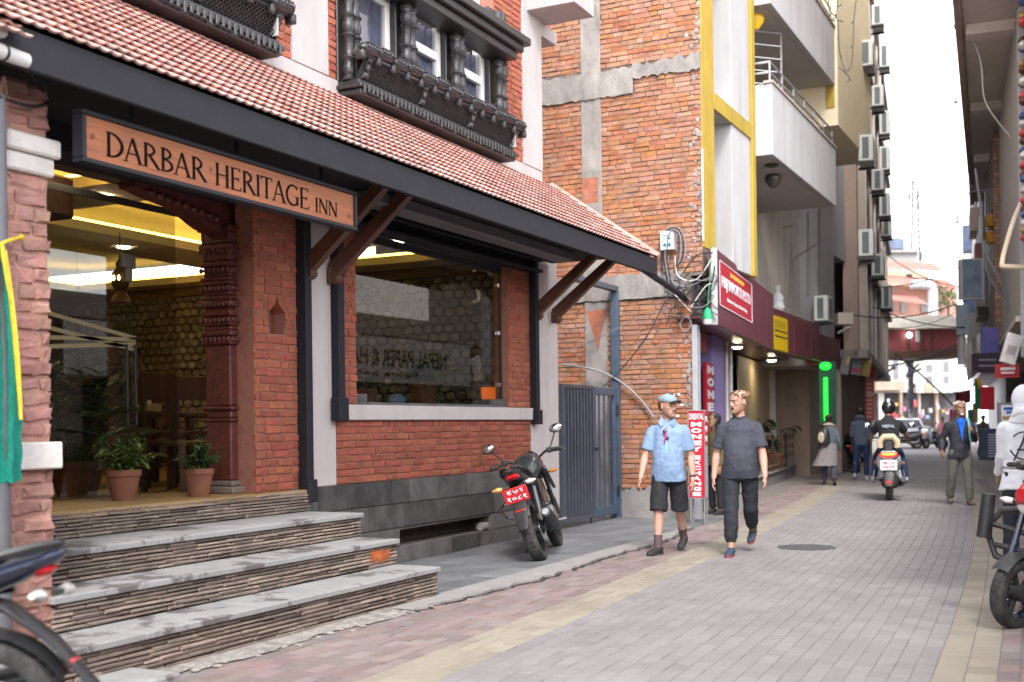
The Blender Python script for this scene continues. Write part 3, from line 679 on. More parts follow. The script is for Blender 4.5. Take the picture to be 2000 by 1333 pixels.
# carved wooden column with its bracket capital
colm = quick('carved_column', m_red, hotel, (8.19, 8.48, .20, .48, 1.00, 1.52), (8.19, 8.48, .2, .48, 1.66, 2.2), c=.012)
quick('column_base', mat('column_stone', (.2, .16, .13), .9, bump=.6), colm, (8.12, 8.55, .13, .55, .888, .95), (8.16, 8.51, .17, .51, .952, 1.0), c=.012)
cc = MB(); cx_, cy_ = 8.335, .34
def ring(z, h, w_, m=0):
    cc.box(cx_ - w_, cx_ + w_, cy_ - w_, cy_ + w_, z, z + h, c=min(.012, h * .4))
z = 1.522
for h, w_ in ((.03, .155), (.07, .135), (.035, .165)): ring(z, h, w_); z += h + .001
z = 2.203
for h, w_ in ((.045, .165), (.03, .145), (.05, .17), (.04, .15), (.03, .175), (.05, .14), (.06, .165), (.03, .145), (.05, .18), (.04, .16), (.09, .145), (.04, .165), (.03, .175), (.09, .15), (.05, .17), (.10, .155), (.05, .18), (.11, .165), (.05, .19)): ring(z, h, w_); z += h + .001
for zz in (2.25, 2.42, 2.56, 2.70, 2.86, 3.03):
    for k in range(7):
        u = -.15 + k * .05
        cc.ell((cx_ + u, cy_ - .175, zz), (.022, .02, .026), 6, 5); cc.ell((cx_ - .175, cy_ + u, zz), (.02, .022, .026), 6, 5)
stuff(cc.build('carved_rings', m_red, colm))
for s, L in ((-1, 1.05), (1, .2)):
    bk = []
    for k in range(13):
        t = k / 12; bk.append((cx_ + s * (.16 + L * t), cy_ - .09, 3.46 - (.22 * (1 - t) ** 1.3 + .035 * math.sin(t * 9) * (1 - t) + .05)))
    poly = [(cx_ + s * .0, cy_ - .09, 3.455), (cx_ + s * .0, cy_ - .09, 3.18)] + bk + [(cx_ + s * (.16 + L), cy_ - .09, 3.455)]
    MB().prism(poly, (0, .18, 0)).build('bracket_capital', m_red, colm, smooth=0)
b = MB()
for k in range(9): b.ell((cx_ - .25 - k * .1, cy_ - .1, 3.40 - .1 * (1 - k / 9)), (.04, .03, .03), 8, 5)
stuff(b.build('bracket_carving', m_red, colm))
quick('carved_door_beam', m_dwood, hotel, (5.0, 8.28, .18, .5, 3.456, 3.64), c=.01)
# wooden hood over the reception with its panel light
hd = quick('wooden_hood', m_dwood, hotel, (6.2, 7.3, 1.1, 1.9, 3.25, 3.6), c=.02)
quick('panel_light', m_lampw, hd, (6.19, 6.197, 1.3, 1.72, 3.42, 3.45), c=0)
# pendant lanterns inside
def lantern(x, y, z, lab):
    t = thing('pendant_lamp', lab, 'lamp', (x, y, z), group='lanterns hanging in the restaurant')
    MB().tube([(x, y, z + .3), (x, y, 3.64)], .006, 5).build('cord', m_black, t)
    MB().lathe([(.02, .3), (.05, .26), (.045, .2), (.09, .15), (.10, .05), (.085, 0), (.07, -.02)], (x, y, z), n=10).build('lamp_shade', mat('brass_lamp', (.1, .055, .015), .4, .6, var=.3), t)
    b = MB()
    for k in range(10): a = k * .628; b.ell((x + math.cos(a) * .098, y + math.sin(a) * .098, z + .09), (.012, .012, .03), 5, 4)
    b.build('glow_hole', m_lampw, t); MB().lathe([(.06, -.06), (.10, -.12), (.105, -.17), (.02, -.19)], (x, y, z), n=10).build('lower_shade', MATS['brass_lamp'], t)
p_ = ray(235, 552); k = CAM + p_ * 13.0; lantern(k.x, k.y, k.z - .05, 'small brass lantern hanging behind the glass door left of centre')
k = CAM + ray(414, 482) * 12.2; lantern(k.x, k.y, k.z - .05, 'brass lantern glowing beside the carved red column')
# restaurant furniture
def chair(x, y, rz, lab):
    t = thing('wooden_chair', lab, 'chair', (x, y, .888), rz, 'wooden chairs in the restaurant'); q = lambda n, *bx: quick(n, m_dwood, t, *bx, c=.006, local=True)
    q('seat', (-.24, .24, -.23, .23, .42, .46))
    for sx in (-1, 1): q('leg', (sx * .22 - .025, sx * .22 + .025, -.22, -.17, 0, .42)); q('leg', (sx * .22 - .025, sx * .22 + .025, .18, .23, 0, 1.12))
    q('backrest', (-.195, .195, .19, .22, .86, 1.1)); q('back_rail', (-.195, .195, .19, .22, .52, .56)); q('stretcher', (-.195, .195, -.2, -.18, .2, .23)); q('stretcher', (-.195, .195, .2, .22, .25, .28))
for px_, d_, rz, lab in ((345, 11.0, .2, 'high backed wooden chair seen between the potted plants'), (400, 11.6, -.3, 'dark wooden chair beside the carved column'), (290, 12.6, 2.9, 'dark wooden chair behind the left potted plant')):
    k = CAM + ray(px_, 900) * d_; chair(k.x, k.y, rz, lab)
def table(x, y, L, W, lab):
    t = thing('dining_table', lab, 'table', (x, y, .888), 0, 'dining tables in the restaurant')
    quick('table_top', m_dwood, t, (-L / 2, L / 2, -W / 2, W / 2, .70, .75), c=.008, local=True)
    for sx in (-1, 1):
        for sy in (-1, 1): quick('leg', m_dwood, t, (sx * (L / 2 - .08) - .035, sx * (L / 2 - .08) + .035, sy * (W / 2 - .08) - .035, sy * (W / 2 - .08) + .035, 0, .70), c=.005, local=True)
k = CAM + ray(225, 900) * 12.2; table(k.x, k.y, .8, 1.6, 'long dark dining table behind the glass front')
k2 = CAM + ray(405, 900) * 13.2; table(k2.x, k2.y, .8, 1.2, 'dark dining table behind the carved column')
t = thing('tissue_box', 'pale tissue box standing on the dark dining table', 'tissue box', (k.x, k.y, 1.64)); kk = CAM + ray(285, 785) * 12.0
quick('box', mat('tissue_cream', (.6, .5, .3), .8), t, (k.x - .1, k.x + .1, k.y - .55, k.y - .4, 1.64, 1.72), c=.008); quick('tissue', m_white, t, (k.x - .03, k.x + .03, k.y - .49, k.y - .46, 1.72, 1.76), c=.012)
# potted plants ------------------------------------------------------------------
m_terra = mat('terracotta', (.20, .075, .042), .8, var=.25, vs=10, bump=.3, dirt=.4, dirtc=(.18, .07, .045), ds=6)
m_leafd = mat('leaf_dark', (.035, .07, .018), .5, var=.4, vs=12, isl=.5, hue=.03)
m_leafy = mat('leaf_yellowish', (.10, .14, .03), .5, var=.4, vs=12, isl=.45, hue=.035)
m_soil = mat('soil', (.03, .022, .017), .95, var=.3, vs=30)
def leaf(b, p, d, L, W, droop=.4, n=4):
    """a bent leaf blade of two strips"""
    d = V(d).normalized(); s = d.cross(V((0, 0, 1)));
    if s.length < .05: s = V((1, 0, 0))
    s.normalize(); rows = []
    for i in range(n + 1):
        t = i / n; c = V(p) + d * (L * t) + V((0, 0, -droop * L * t * t)); w_ = W * (math.sin(math.pi * min(1, .08 + t * .92)) ** .7) * .5 + .001
        rows.append([c - s * w_ + V((0, 0, w_ * .35)), c, c + s * w_ + V((0, 0, w_ * .35))])
    b.sheet(rows)
def pot_plant(x, y, z, r, h, n, sp, hh, m, seed, lab, cat='potted plant', grp=None, frond=False):
    t = thing('potted_plant', lab, cat, (x, y, z), group=grp); r_ = random.Random(seed)
    MB().lathe([(r * .68, 0), (r * .97, h * .8), (r * 1.05, h * .8), (r * 1.06, h), (r * .93, h), (r * .9, h * .9), (.001, h * .9)], (x, y, z), n=20).build('pot', m_terra, t)
    MB().lathe([(r * .92, h * .885), (.001, h * .93)], (x, y, z), n=16).build('soil', m_soil, t)
    b = MB(); st = MB()
    for i in range(n):
        a = r_.random() * 6.283; el = r_.uniform(.35, 1.45); d = V((math.cos(a) * math.cos(el), math.sin(a) * math.cos(el), math.sin(el)))
        o = V((x + r_.uniform(-.4, .4) * r, y + r_.uniform(-.4, .4) * r, z + h * .92))
        if frond:
            tip = o + d * hh * r_.uniform(.6, 1); mid = o + d * hh * .5 + V((0, 0, .06)); st.tube([o, mid, tip], [.006, .005, .002], 4)
            for k in range(9):
                u = .3 + k * .08; c = o.lerp(mid, min(1, u * 2)) if u < .5 else mid.lerp(tip, u * 2 - 1)
                for sgn in (-1, 1):
                    s = d.cross(V((0, 0, 1))).normalized() * sgn; leaf(b, c, s + d * .8, sp, sp * .16, .3, 3)
        else:
            tip = o + d * hh * r_.uniform(.4, 1); st.tube([o, tip], [.006, .003], 4)
            for k in range(6):
                a2 = r_.random() * 6.283; leaf(b, o.lerp(tip, r_.uniform(.35, 1)), V((math.cos(a2), math.sin(a2), r_.uniform(.1, .9))), sp * r_.uniform(.7, 1.2), sp * .24, .45, 3)
    st.build('stem', MATS['leaf_dark'], t); f = b.build('foliage', m, t, smooth=60, fix=False); return t
k = aZ(240, 950, .885); k = V((7.22, .62, .888))
def onfloor(px_, Y, z=.888):
    d = ray(px_, 900); tt = (Y - CAM.y) / d.y; return V((CAM.x + d.x * tt, Y, z))
k = onfloor(241, .45); pot_plant(k.x, k.y, .888, .135, .25, 46, .13, .34, m_leafy, 4, 'bushy green plant in a terracotta pot, left of the pair at the entrance', grp='potted plants by the glass door')
k = onfloor(387, .18); pot_plant(k.x, k.y, .888, .125, .24, 34, .11, .28, m_leafd, 5, 'dark leafy plant in a terracotta pot right beside the carved column', grp='potted plants by the glass door')
k = onfloor(150, 1.35); pot_plant(k.x, k.y, .888, .24, .30, 20, .26, 1.15, m_leafd, 6, 'tall palm in a big pot behind the glass by the left pier', frond=True)
k = aY(832, 790, .42); pot_plant(k.x, .45, 1.716, .17, .26, 20, .30, .42, m_leafy, 7, 'plant with long pale leaves in a pot on the window ledge', frond=False)
k = aY(722, 785, .4); pot_plant(k.x + .1, .5, 1.716, .11, .16, 24, .14, .22, m_leafd, 8, 'small dark plant behind the left corner of the restaurant window')
quick('window_ledge', m_dwood, hotel, (9.5, 13.9, .31, .75, 1.64, 1.714), c=.006)
k = aY(958, 786, .42); t = thing('table_lamp', 'small glowing orange lamp on the window ledge', 'lamp', (k.x, .42, 1.716))
MB().lathe([(.105, 0), (.125, .23), (.12, .23), (.1, .01)], (k.x, .42, 1.73), n=18).build('lamp_shade', mat('lamp_orange', (.4, .08, .01), .6, emit=1, ecol=(.22, .035, .002)), t)
MB().lathe([(.08, 0), (.08, .012), (.02, .016)], (k.x, .42, 1.716), n=14).build('base', m_black, t)
k = aY(783, 786, .4); t = thing('scooter_helmet', 'pale blue rounded helmet lying on the window ledge', 'helmet', (k.x, .45, 1.716)); MB().ell((k.x, .45, 1.75), (.13, .1, .085), 14, 8).build('shell', mat('helmet_blue', (.2, .25, .42), .3), t); quick('visor', m_black, t, (k.x + .02, k.x + .11, .33, .37, 1.72, 1.76), c=.01)

# ================================================================== THE HOTEL SIGN
sign = thing('hotel_sign', 'long orange wooden board with dark carved lettering hanging under the eave', 'sign', (6.5, -1.3, 3.05))
SX0, SX1, SZ0, SZ1, SY = 5.07, 7.93, 3.035, 3.345, -1.31
quick('frame', m_steel, sign, (SX0, SX1, SY - .02, SY + .07, SZ0, SZ0 + .028), (SX0, SX1, SY - .02, SY + .07, SZ1 - .028, SZ1), (SX0, SX0 + .03, SY - .02, SY + .07, SZ0 + .029, SZ1 - .029), (SX1 - .03, SX1, SY - .02, SY + .07, SZ0 + .029, SZ1 - .029), c=.004)
quick('board', m_wood, sign, (SX0 + .031, SX1 - .031, SY, SY + .05, SZ0 + .029, SZ1 - .029), c=0)
for x in (5.5, 6.5, 7.5): quick('hanger', m_steel, sign, (x, x + .02, SY + .02, SY + .04, SZ1 - .001, 3.66), c=0)
for x in (5.16, 6.205, 7.84): MB().lathe([(.016, 0), (.018, -.003), (.006, -.004)], (x, SY - .001, 3.14 if x > 7 else 3.2), (0, 1, 0), 12).build('wood_knot', mat('knot', (.16, .045, .02), .6), sign)
def glyph(c):
    T, t = .125, .062; s = []
    ln = lambda x0, y0, x1, y1, w_: s.append(('l', x0, y0, x1, y1, w_))
    sf = lambda x, y, w_=.2: s.append(('l', x - w_ / 2, y, x + w_ / 2, y, .035))
    arc = lambda cx, cy, rx, ry, a0, a1, w0, w1: s.append(('a', cx, cy, rx, ry, a0, a1, w0, w1))
    def stem(x, w_=T): ln(x, 0, x, 1, w_); sf(x, .017); sf(x, .983)
    if c == 'D': stem(.14); arc(.14, .5, .56, .48, 90, -90, .05, .13); return s, .78
    if c == 'A': ln(.06, 0, .36, 1, t); ln(.36, 1, .70, 0, T); ln(.17, .36, .56, .36, .05); sf(.06, .017, .22); sf(.70, .017, .26); return s, .80
    if c == 'R': stem(.14); arc(.14, .74, .38, .24, 90, -90, .05, .11); ln(.32, .50, .72, 0, T); sf(.72, .017, .18); return s, .78
    if c == 'B': stem(.14); arc(.14, .76, .34, .22, 90, -90, .05, .10); arc(.14, .27, .42, .25, 90, -90, .05, .12); return s, .66
    if c == 'H': stem(.14); stem(.66); ln(.14, .52, .66, .52, .05); return s, .82
    if c == 'E': stem(.14); ln(.14, .98, .54, .98, .05); ln(.14, .52, .46, .52, .05); ln(.14, .02, .58, .02, .05); ln(.54, .99, .54, .86, .04); ln(.46, .6, .46, .44, .04); ln(.58, .01, .60, .16, .04); return s, .66
    if c == 'I': stem(.14); return s, .30
    if c == 'T': stem(.34); ln(.02, .98, .66, .98, .055); ln(.02, .99, .02, .84, .04); ln(.66, .99, .66, .84, .04); return s, .70
    if c == 'G': arc(.44, .5, .38, .48, 48, 318, .06, .12); ln(.72, .05, .72, .42, T); sf(.70, .43, .24); ln(.70, .80, .72, .98, .04); return s, .86
    if c == 'N': ln(.12, 0, .12, 1, t); ln(.70, 0, .70, 1, t); ln(.12, 1, .70, 0, T); sf(.12, .017); sf(.70, .983); sf(.08, .983, .14); return s, .84
    return s, .4
def carve(wd, x0, x1, z0, z1, Y, m, parent):
    g = [glyph(c) for c in wd]; W = sum(q[1] for q in g); kx = (x1 - x0) / W; h = z1 - z0; x = x0
    for c, (ss, adv) in zip(wd, g):
        b = MB()
        def quad(p0, p1, w0, w1=None):
            w1 = w0 if w1 is None else w1; d = V((p1[0] - p0[0], p1[1] - p0[1])); d.normalize(); n = V((-d.y, d.x))
            pts = [(p0[0] + n.x * w0 / 2, p0[1] + n.y * w0 / 2), (p1[0] + n.x * w1 / 2, p1[1] + n.y * w1 / 2), (p1[0] - n.x * w1 / 2, p1[1] - n.y * w1 / 2), (p0[0] - n.x * w0 / 2, p0[1] - n.y * w0 / 2)]
            off = .0015 * (len(b.f) % 5); b.prism([(x + u * kx, Y - .003 - off * .3, z0 + v * h) for u, v in pts], (0, .003, 0))
        for s in ss:
            if s[0] == 'l': quad((s[1], s[2]), (s[3], s[4]), s[5])
            else:
                _, cx, cy, rx, ry, a0, a1, w0, w1 = s; N = 12; pr = []
                for i in range(N + 1):
                    t = i / N; a = math.radians(a0 + (a1 - a0) * t); pr.append(((cx + rx * math.cos(a), cy + ry * math.sin(a)), w0 + (w1 - w0) * math.sin(math.pi * t)))
                for i in range(N): quad(pr[i][0], pr[i + 1][0], pr[i][1], pr[i + 1][1])
        b.build('letter', m, parent, smooth=0, fix=False); x += adv * kx
m_ink = mat('carved_letter', (.008, .006, .006), .9, var=.2, spec=.05)
carve('DARBAR', 5.26, 6.16, 3.105, 3.255, SY, m_ink, sign); carve('HERITAGE', 6.24, 7.31, 3.105, 3.258, SY, m_ink, sign); carve('INN', 7.38, 7.68, 3.105, 3.215, SY, m_ink, sign)

# ================================================================== LEFT PIER and what hangs there
pr_ = thing('brick_gate_pier', 'narrow weathered pink brick pier with white mouldings at left', 'pier', (4.87, -.95, .25))
core = quick('mortar_core', m_pbrick, pr_, (4.735, 5.02, -1.085, -.72, .25, 3.46), c=.004)
P = Pieces('brick', m_pbrick, core, 150); brickwork(P, wallM((4.735, -1.10, .25), RX, FN), .292, 3.23, .235, .075, .014, [(0, .292, .98, 1.14), (0, .292, 2.7, 2.9)], depth=.05, rough=.03, jit=.007, tilt=.02, seed=3, ch=.012)
brickwork(P, wallM((4.728, -.72, .25), (0, -1, 0), (-1, 0, 0)), .37, 3.2, .235, .075, .014, [(0, .37, .98, 1.14), (0, .37, 2.7, 2.9)], depth=.03, rough=.02, jit=.004, seed=4, ch=.01); P.done()
m_lime = mat('lime_moulding', (.66, .61, .58), .85, var=.12, vs=6, bump=.6, bs=40, dirt=.4, dirtc=(.4, .35, .31), ds=4)
quick('moulding', m_lime, pr_, (4.70, 5.055, -1.155, -.7, 1.235, 1.392), c=.008)
quick('capital_moulding', m_lime, pr_, (4.69, 5.07, -1.16, -.68, 3.06, 3.165), (4.71, 5.045, -1.13, -.7, 2.95, 3.058), c=.012)
t = thing('steel_post', 'grey galvanised post standing at the left edge behind green cloth', 'post', (4.58, -1.3, 0)); MB().lathe([(.07, 0), (.07, 3.3)], (4.53, -1.22, 0), n=14).build('tube', mat('galvanised', (.15, .15, .165), .6, .3, var=.25, vs=6, dirt=.4), t)
p0, p1 = aY(-30, 120, -1.5), aY(50, 120, -1.5)
t = thing('drain_pipe', 'thick white plastic pipe end strapped under the tiles at top left', 'pipe', p1)
MB().lathe([(.042, -.5), (.042, .0), (.034, .0), (.034, -.1), (.001, -.1)], p1, (1, .1, 0), 18).build('tube', mat('pvc', (.55, .53, .52), .5, var=.1, dirt=.3), t); MB().lathe([(.044, -.17), (.046, -.165), (.046, -.155), (.044, -.15)], p1, (1, .1, 0), 16, closed=True).build('strap', m_black, t)
# a short tiled coping over the pipe
cp = thing('tiled_coping', 'broken end of a small tiled coping at top left corner', 'coping', (4.2, -1.6, 3.6)); a0 = aY(86, 103, -1.62)
quick('mortar_bed', m_lime, cp, (a0.x - .9, a0.x - .18, -1.58, -1.3, a0.z + .03, a0.z + .10), c=.02)
Q = Pieces('roof_tile', m_tile, cp, 40)
for i in range(3):
    for j in range(10):
        if i + j * 1.0 < 0.5: continue
        Q.put(0, Matrix.Translation((a0.x - .06 - j * .092 - i * .05, -1.64 + i * .13, a0.z + .015 + i * .085 + .0)) @ Matrix.Rotation(.58, 4, 'X'), tile_gen)
Q.done()
# green cloth on a yellow cord
cl = thing('green_cloth', 'frayed green net cloth with yellow edge hanging down the left pier', 'cloth', (4.65, -1.3, 1.2)); r_ = random.Random(2)
m_green = mat('green_net', (.0, .28, .20), .9, var=.35, vs=60, bump=1, bs=400, dirt=.3, dirtc=(.02, .4, .32), ds=8)
rows = []; N = 34
for i in range(N + 1):
    z = i / N; yb = 480 + z * 455; xr = 8 + 35 * min(1, z * 1.6) ** .8 + (2.0 * math.sin(i * 1.3)); row = []
    for j in range(13):
        u = j / 12; q = aY(-30 + (xr + 30) * u, yb - (40 * (1 - u) ** 2 * (1 - z)) + (r_.uniform(0, 14) if i == N else 0), -1.30 + .022 * math.sin(u * 11 + z * 3) + .012 * math.sin(u * 23)); row.append(q)
    rows.append(row)
MB().sheet(rows).build('net', m_green, cl, smooth=60)
b = MB(); pts = [aY(10 + 30 * t_ + 4 * math.sin(t_ * 3), 490 + 330 * t_, -1.335) for t_ in [k / 10 for k in range(11)]]; b.tube(pts, [.009 + .006 * math.sin(k * .31) for k in range(11)], 6, flat=(1.5, .5)); b.build('yellow_edge', mat('yellow_cord', (.6, .42, .03), .8, var=.25, vs=20), cl)
b = MB(); b.tube([aY(-20, 487, -1.30), aY(12, 472, -1.28), aY(42, 463, -1.13)], [.014, .012, .010], 6); b.ell(aY(41, 464, -1.13), .02, 8, 6); b.tube([aY(4, 478, -1.33), aY(8, 500, -1.34), aY(18, 560, -1.34), aY(25, 610, -1.33)], [.012, .02, .018, .004], 6, flat=(1.6, .6)); b.build('yellow_cord', MATS['yellow_cord'], cl)
def cable(name, lab, pts, r=.008, m=None, cat='cable', grp=None):
    pts = [V(p) for p in pts]; out = []
    for i in range(len(pts) - 1):
        p0, p1, p2, p3 = pts[max(i - 1, 0)], pts[i], pts[i + 1], pts[min(i + 2, len(pts) - 1)]
        for k in range(6):
            t = k / 6; out.append(.5 * ((2 * p1) + (p2 - p0) * t + (2 * p0 - 5 * p1 + 4 * p2 - p3) * t * t + (3 * p1 - p0 - 3 * p2 + p3) * t ** 3))
    out.append(pts[-1]); o = MB().tube(out, r, 5).build(name, m or m_black); return tag(o, lab, cat, grp)
cable('power_cable', 'black cable looped around the top of the left brick pier', [aY(-10, 185, -1.3), aY(20, 198, -1.25), aY(60, 208, -1.16), aY(86, 205, -1.13), aY(88, 198, -1.0), (5.04, -.7, 3.3)], .010)
cable('thin_cable', 'short thin cable dropping from the pipe onto the pier', [aY(50, 140, -1.3), aY(70, 155, -1.15), aY(86, 175, -1.12), (5.04, -.9, 3.3)], .006)

# ================================================================== ALLEY GATE
m_gate = mat('gate_paint', (.06, .07, .095), .45, var=.15, vs=5, dirt=.3, dirtc=(.12, .1, .09), ds=4)
m_gateb = mat('gate_paint_blue', (.055, .085, .13), .45, var=.15, vs=5, dirt=.3, dirtc=(.1, .09, .08), ds=4)
gt = thing('alley_gate', 'blue grey steel gate leaf of ribbed sheet beside the hotel corner', 'gate', (15.5, .06, 0))
quick('gate_frame', m_gate, gt, (14.95, 15.0, .0, .06, .10, 2.03), (16.05, 16.1, .0, .06, .10, 2.03), (15.0, 16.05, .0, .06, 1.98, 2.03), (15.0, 16.05, .0, .06, .10, .16), c=.004)
quick('sheet', m_black, gt, (15.0, 16.05, .045, .05, .16, 1.98), c=0)
for k in range(9): quick('rib', m_gate, gt, (15.03 + k * .116, 15.08 + k * .116, .008, .044, .16, 1.98), c=.006)
quick('gate_foot', m_black, gt, (15.98, 16.0, .02, .04, 0, .10), c=0); MB().lathe([(.02, 0), (.035, -.02), (.02, -.04)], (16.12, -.0, 1.1), (0, 1, 0), 10).build('handle', m_black, gt)
gt = thing('barred_gate', 'blue steel gate leaf with open vertical bars by the brick wall', 'gate', (16.6, .06, 0))
quick('gate_frame', m_gateb, gt, (16.14, 16.24, .03, .09, .08, 2.02), (17.0, 17.1, .03, .09, .08, 2.02), (16.24, 17.0, .03, .09, 1.9, 2.02), (16.24, 17.0, .03, .09, .08, .22), c=.006)
for x in (16.40, 16.60, 16.80): quick('bar', m_gateb, gt, (x, x + .05, .05, .07, .22, 1.9), c=.004)
gt = thing('gate_frame', 'tall blue steel door frame standing in the alley over the gate', 'frame', (17.1, .12, 0))
quick('post', m_gateb, gt, (17.105, 17.19, .0, .13, .0, 3.52), c=.008)
quick('lintel', m_gate, gt, (15.45, 17.19, .01, .12, 3.525, 3.61), c=.008)
for z in (.35, 1.6): quick('hinge', m_black, gt, (17.06, 17.104, .0, .05, z, z + .16), c=.006)
# ================================================================== BRICK AND WHITE BUILDING (left row, after the alley)
m_obrick = mat('orange_brick', (.35, .145, .075), .85, var=.3, vs=7, isl=.11, hue=.010, sat=.2, bump=.7, bs=45, dirt=.4, dirtc=(.26, .155, .115), ds=1.6)
m_omort = mat('brick_joint', (.13, .10, .085), .95, var=.4, vs=6, dirt=.5, dirtc=(.25, .21, .18), ds=3)
m_rawc = mat('raw_concrete', (.27, .245, .23), .9, var=.3, vs=4, bump=.9, bs=35, dirt=.6, dirtc=(.13, .115, .105), ds=3, stretch=(1, 1, .5))
m_white2 = mat('white_plaster', (.40, .39, .40), .8, var=.05, vs=2, dirt=.6, dirtc=(.24, .22, .205), ds=3.2, dst=(1, 1, .12))
m_beige = mat('beige_plaster', (.58, .53, .48), .85, var=.08, vs=1.5, dirt=.6, dirtc=(.30, .25, .215), ds=2.5, dst=(1, 1, .15))
m_soff = mat('soffit_grey', (.44, .405, .38), .9, var=.08, vs=2)
m_yel = mat('yellow_paint', (.36, .245, .03), .7, var=.15, vs=3, dirt=.7, dirtc=(.22, .155, .04), ds=3, dst=(1, 1, .15))
m_maroon = mat('maroon_panel', (.12, .028, .038), .35, var=.1, vs=1, spec=.5)
m_alu = mat('railing_metal', (.45, .45, .46), .4, .7, var=.1)
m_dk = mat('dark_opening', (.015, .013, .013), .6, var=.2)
class Fr:
    """vertical plane frame: s along, out toward the street (sgn=+1 street is on -y side, -1 on +y side), z up"""
    def __init__(s_, o, sl, sgn=1):
        a = math.atan(sl); s_.o = V(o); s_.e = V((math.cos(a), math.sin(a), 0)); s_.n = V((math.sin(a), -math.cos(a), 0)) * sgn
    def p(s_, s, out, z): return s_.o + s_.e * s + s_.n * out + V((0, 0, z))
    def px(s_, x, y, out=0):
        d = ray(x, y); o = s_.o + s_.n * out; k = (o - CAM).dot(s_.n) / d.dot(s_.n); p = CAM + d * k; return (p - s_.o).dot(s_.e), p.z
    def box(s_, name, m, parent, *bx, c=.01, smooth=35):
        b = MB()
        for s0, s1, o0, o1, z0, z1 in bx:
            q = MB().box(s0, s1, o0, o1, z0, z1, c=c); b.add([s_.p(*v) for v in q.v], q.f)
        return b.build(name, m, parent, smooth=smooth)
    def boxpx(s_, name, m, parent, x0, y0, x1, y1, o0, o1, c=.01):
        a = s_.px(x0, (y0 + y1) / 2, o1); b = s_.px(x1, (y0 + y1) / 2, o1); xm = (x0 + x1) / 2; zt, zb = s_.px(xm, y0, o1)[1], s_.px(xm, y1, o1)[1]
        return s_.box(name, m, parent, (a[0], b[0], o0, o1, zb, zt), c=c)
WX = 17.2
bw = thing('apartment_building', 'white and yellow apartment block with a raw orange brick side wall', 'building', (WX, -1.15, 0))
quick('side_wall', m_omort, bw, (WX + .012, WX + .3, -1.15, 4.5, 0, 3.7), (WX + .012, WX + .3, -1.335, 4.5, 3.7, 10.6), c=0)
P = Pieces('brick', m_obrick, bw, 300)
holes = [(0, .0, 0, 0)]
Wd = 5.0; MZ = wallM((WX, 3.85, .0), (0, -1, 0), (-1, 0, 0))   # x runs toward the street (-Y)
ux = lambda y: 3.85 - y
H_ = [(ux(.62), ux(.28), 3.75, 12), (ux(.60), ux(.22), .5, 3.42), (0, ux(-.27), 6.60, 6.98), (ux(-.27), 5.2, 6.80, 7.0), (0, 5.2, 3.41, 3.78), (0, 5.2, -.1, .42)]
brickwork(P, MZ, Wd, 3.6,   .245, .063, .013, H_, seed=5, rough=.014, jit=.006, tilt=.01, ch=.005)
H2_ = [(a, b_, c_ - 3.75, d_ - 3.75) for a, b_, c_, d_ in H_[:1] + H_[2:4]]; brickwork(P, wallM((WX, 3.85, 3.75), (0, -1, 0), (-1, 0, 0)), 5.185, 6.8, .245, .063, .013, H2_, seed=6, rough=.014, jit=.006, tilt=.01, ch=.005)
P.done(lambda p: inframe(p) and p.y < 1.3)
quick('concrete_column', m_rawc, bw, (WX - .01, WX + .2, .28, .62, 3.79, 10.5), (WX - .006, WX + .2, .22, .60, .4, 3.40), c=.012)
def rough_beam(name, y0, y1, z0, z1, seed, amp=.03, m=m_rawc):
    r_ = random.Random(seed); n = int((y1 - y0) / .06); rows = []
    prof = [(.03, 0), (0, .0), (0, .25), (0, .5), (0, .75), (0, 1), (.03, 1)]
    for i in range(n + 1):
        y = y0 + (y1 - y0) * i / n; e0, e1 = r_.uniform(-amp, amp) * .5, r_.uniform(-amp, amp)
        rows.append([(WX - .025 + dx - (0 if dx else r_.uniform(0, .02)), y, (z0 + e0) + (z1 + e1 - z0 - e0) * v) for dx, v in prof])
    b = MB().sheet(rows); return b.build(name, m, bw, smooth=30)
rough_beam('concrete_beam', -.27, 3.9, 6.58, 6.99, 1); rough_beam('concrete_beam', -1.345, -.26, 6.80, 7.02, 2, .05); rough_beam('concrete_lintel', -1.05, 3.9, 3.40, 3.79, 3, .02); rough_beam('rubble_base', -1.16, 3.9, -.02, .45, 4, .06, m_conc)
# ragged mortar and plaster along the street edge
b = MB(); r_ = random.Random(12)
for i in range(200):
    z = r_.uniform(.5, 10.4); y = (-1.15 if z < 3.7 else -1.33) + abs(r_.gauss(0, .09)); s = r_.uniform(.012, .04)
    b.ell((WX - .004, y, z), (.012, s, s * r_.uniform(.6, 1.6)), 6, 4)
stuff(b.build('mortar_crust', m_rawc, bw, smooth=40))
quick('plaster_edge', m_lime, bw, (WX - .02, WX + .012, -1.365, -1.337, 4.2, 5.6), (WX - .015, WX + .012, -1.36, -1.337, 8.3, 9.2), c=.01)
quick('corner_conduit', mat('conduit_grey', (.36, .36, .38), .6, var=.15), bw, (WX - .03, WX + .15, -1.24, -1.156, 0, 2.95), c=.01)
b = MB(); r_ = random.Random(3)     # torn paper bits on the brick near the shop corner
for i in range(9):
    y, z = -r_.uniform(.6, 1.05), r_.uniform(1.55, 1.95); s = r_.uniform(.015, .05); b.box(WX - .014, WX - .0095, y - s, y + s * r_.uniform(.5, 1), z - s * .4, z + s * .5)
stuff(b.build('torn_paper', m_lime, bw, smooth=0))
quick('orange_patch', mat('old_paint', (.36, .12, .07), .85, var=.4, vs=8, dirt=.5, dirtc=(.3, .22, .18), ds=5), bw, (WX - .0125, WX - .0115, .34, .6, 4.95, 5.35), c=0)
b = MB(); b.prism([(WX - .009, .56, 3.25), (WX - .009, .22, 3.27), (WX - .009, .38, 2.62)], (-.003, 0, 0)); b.build('orange_patch', MATS['old_paint'], bw, smooth=0)
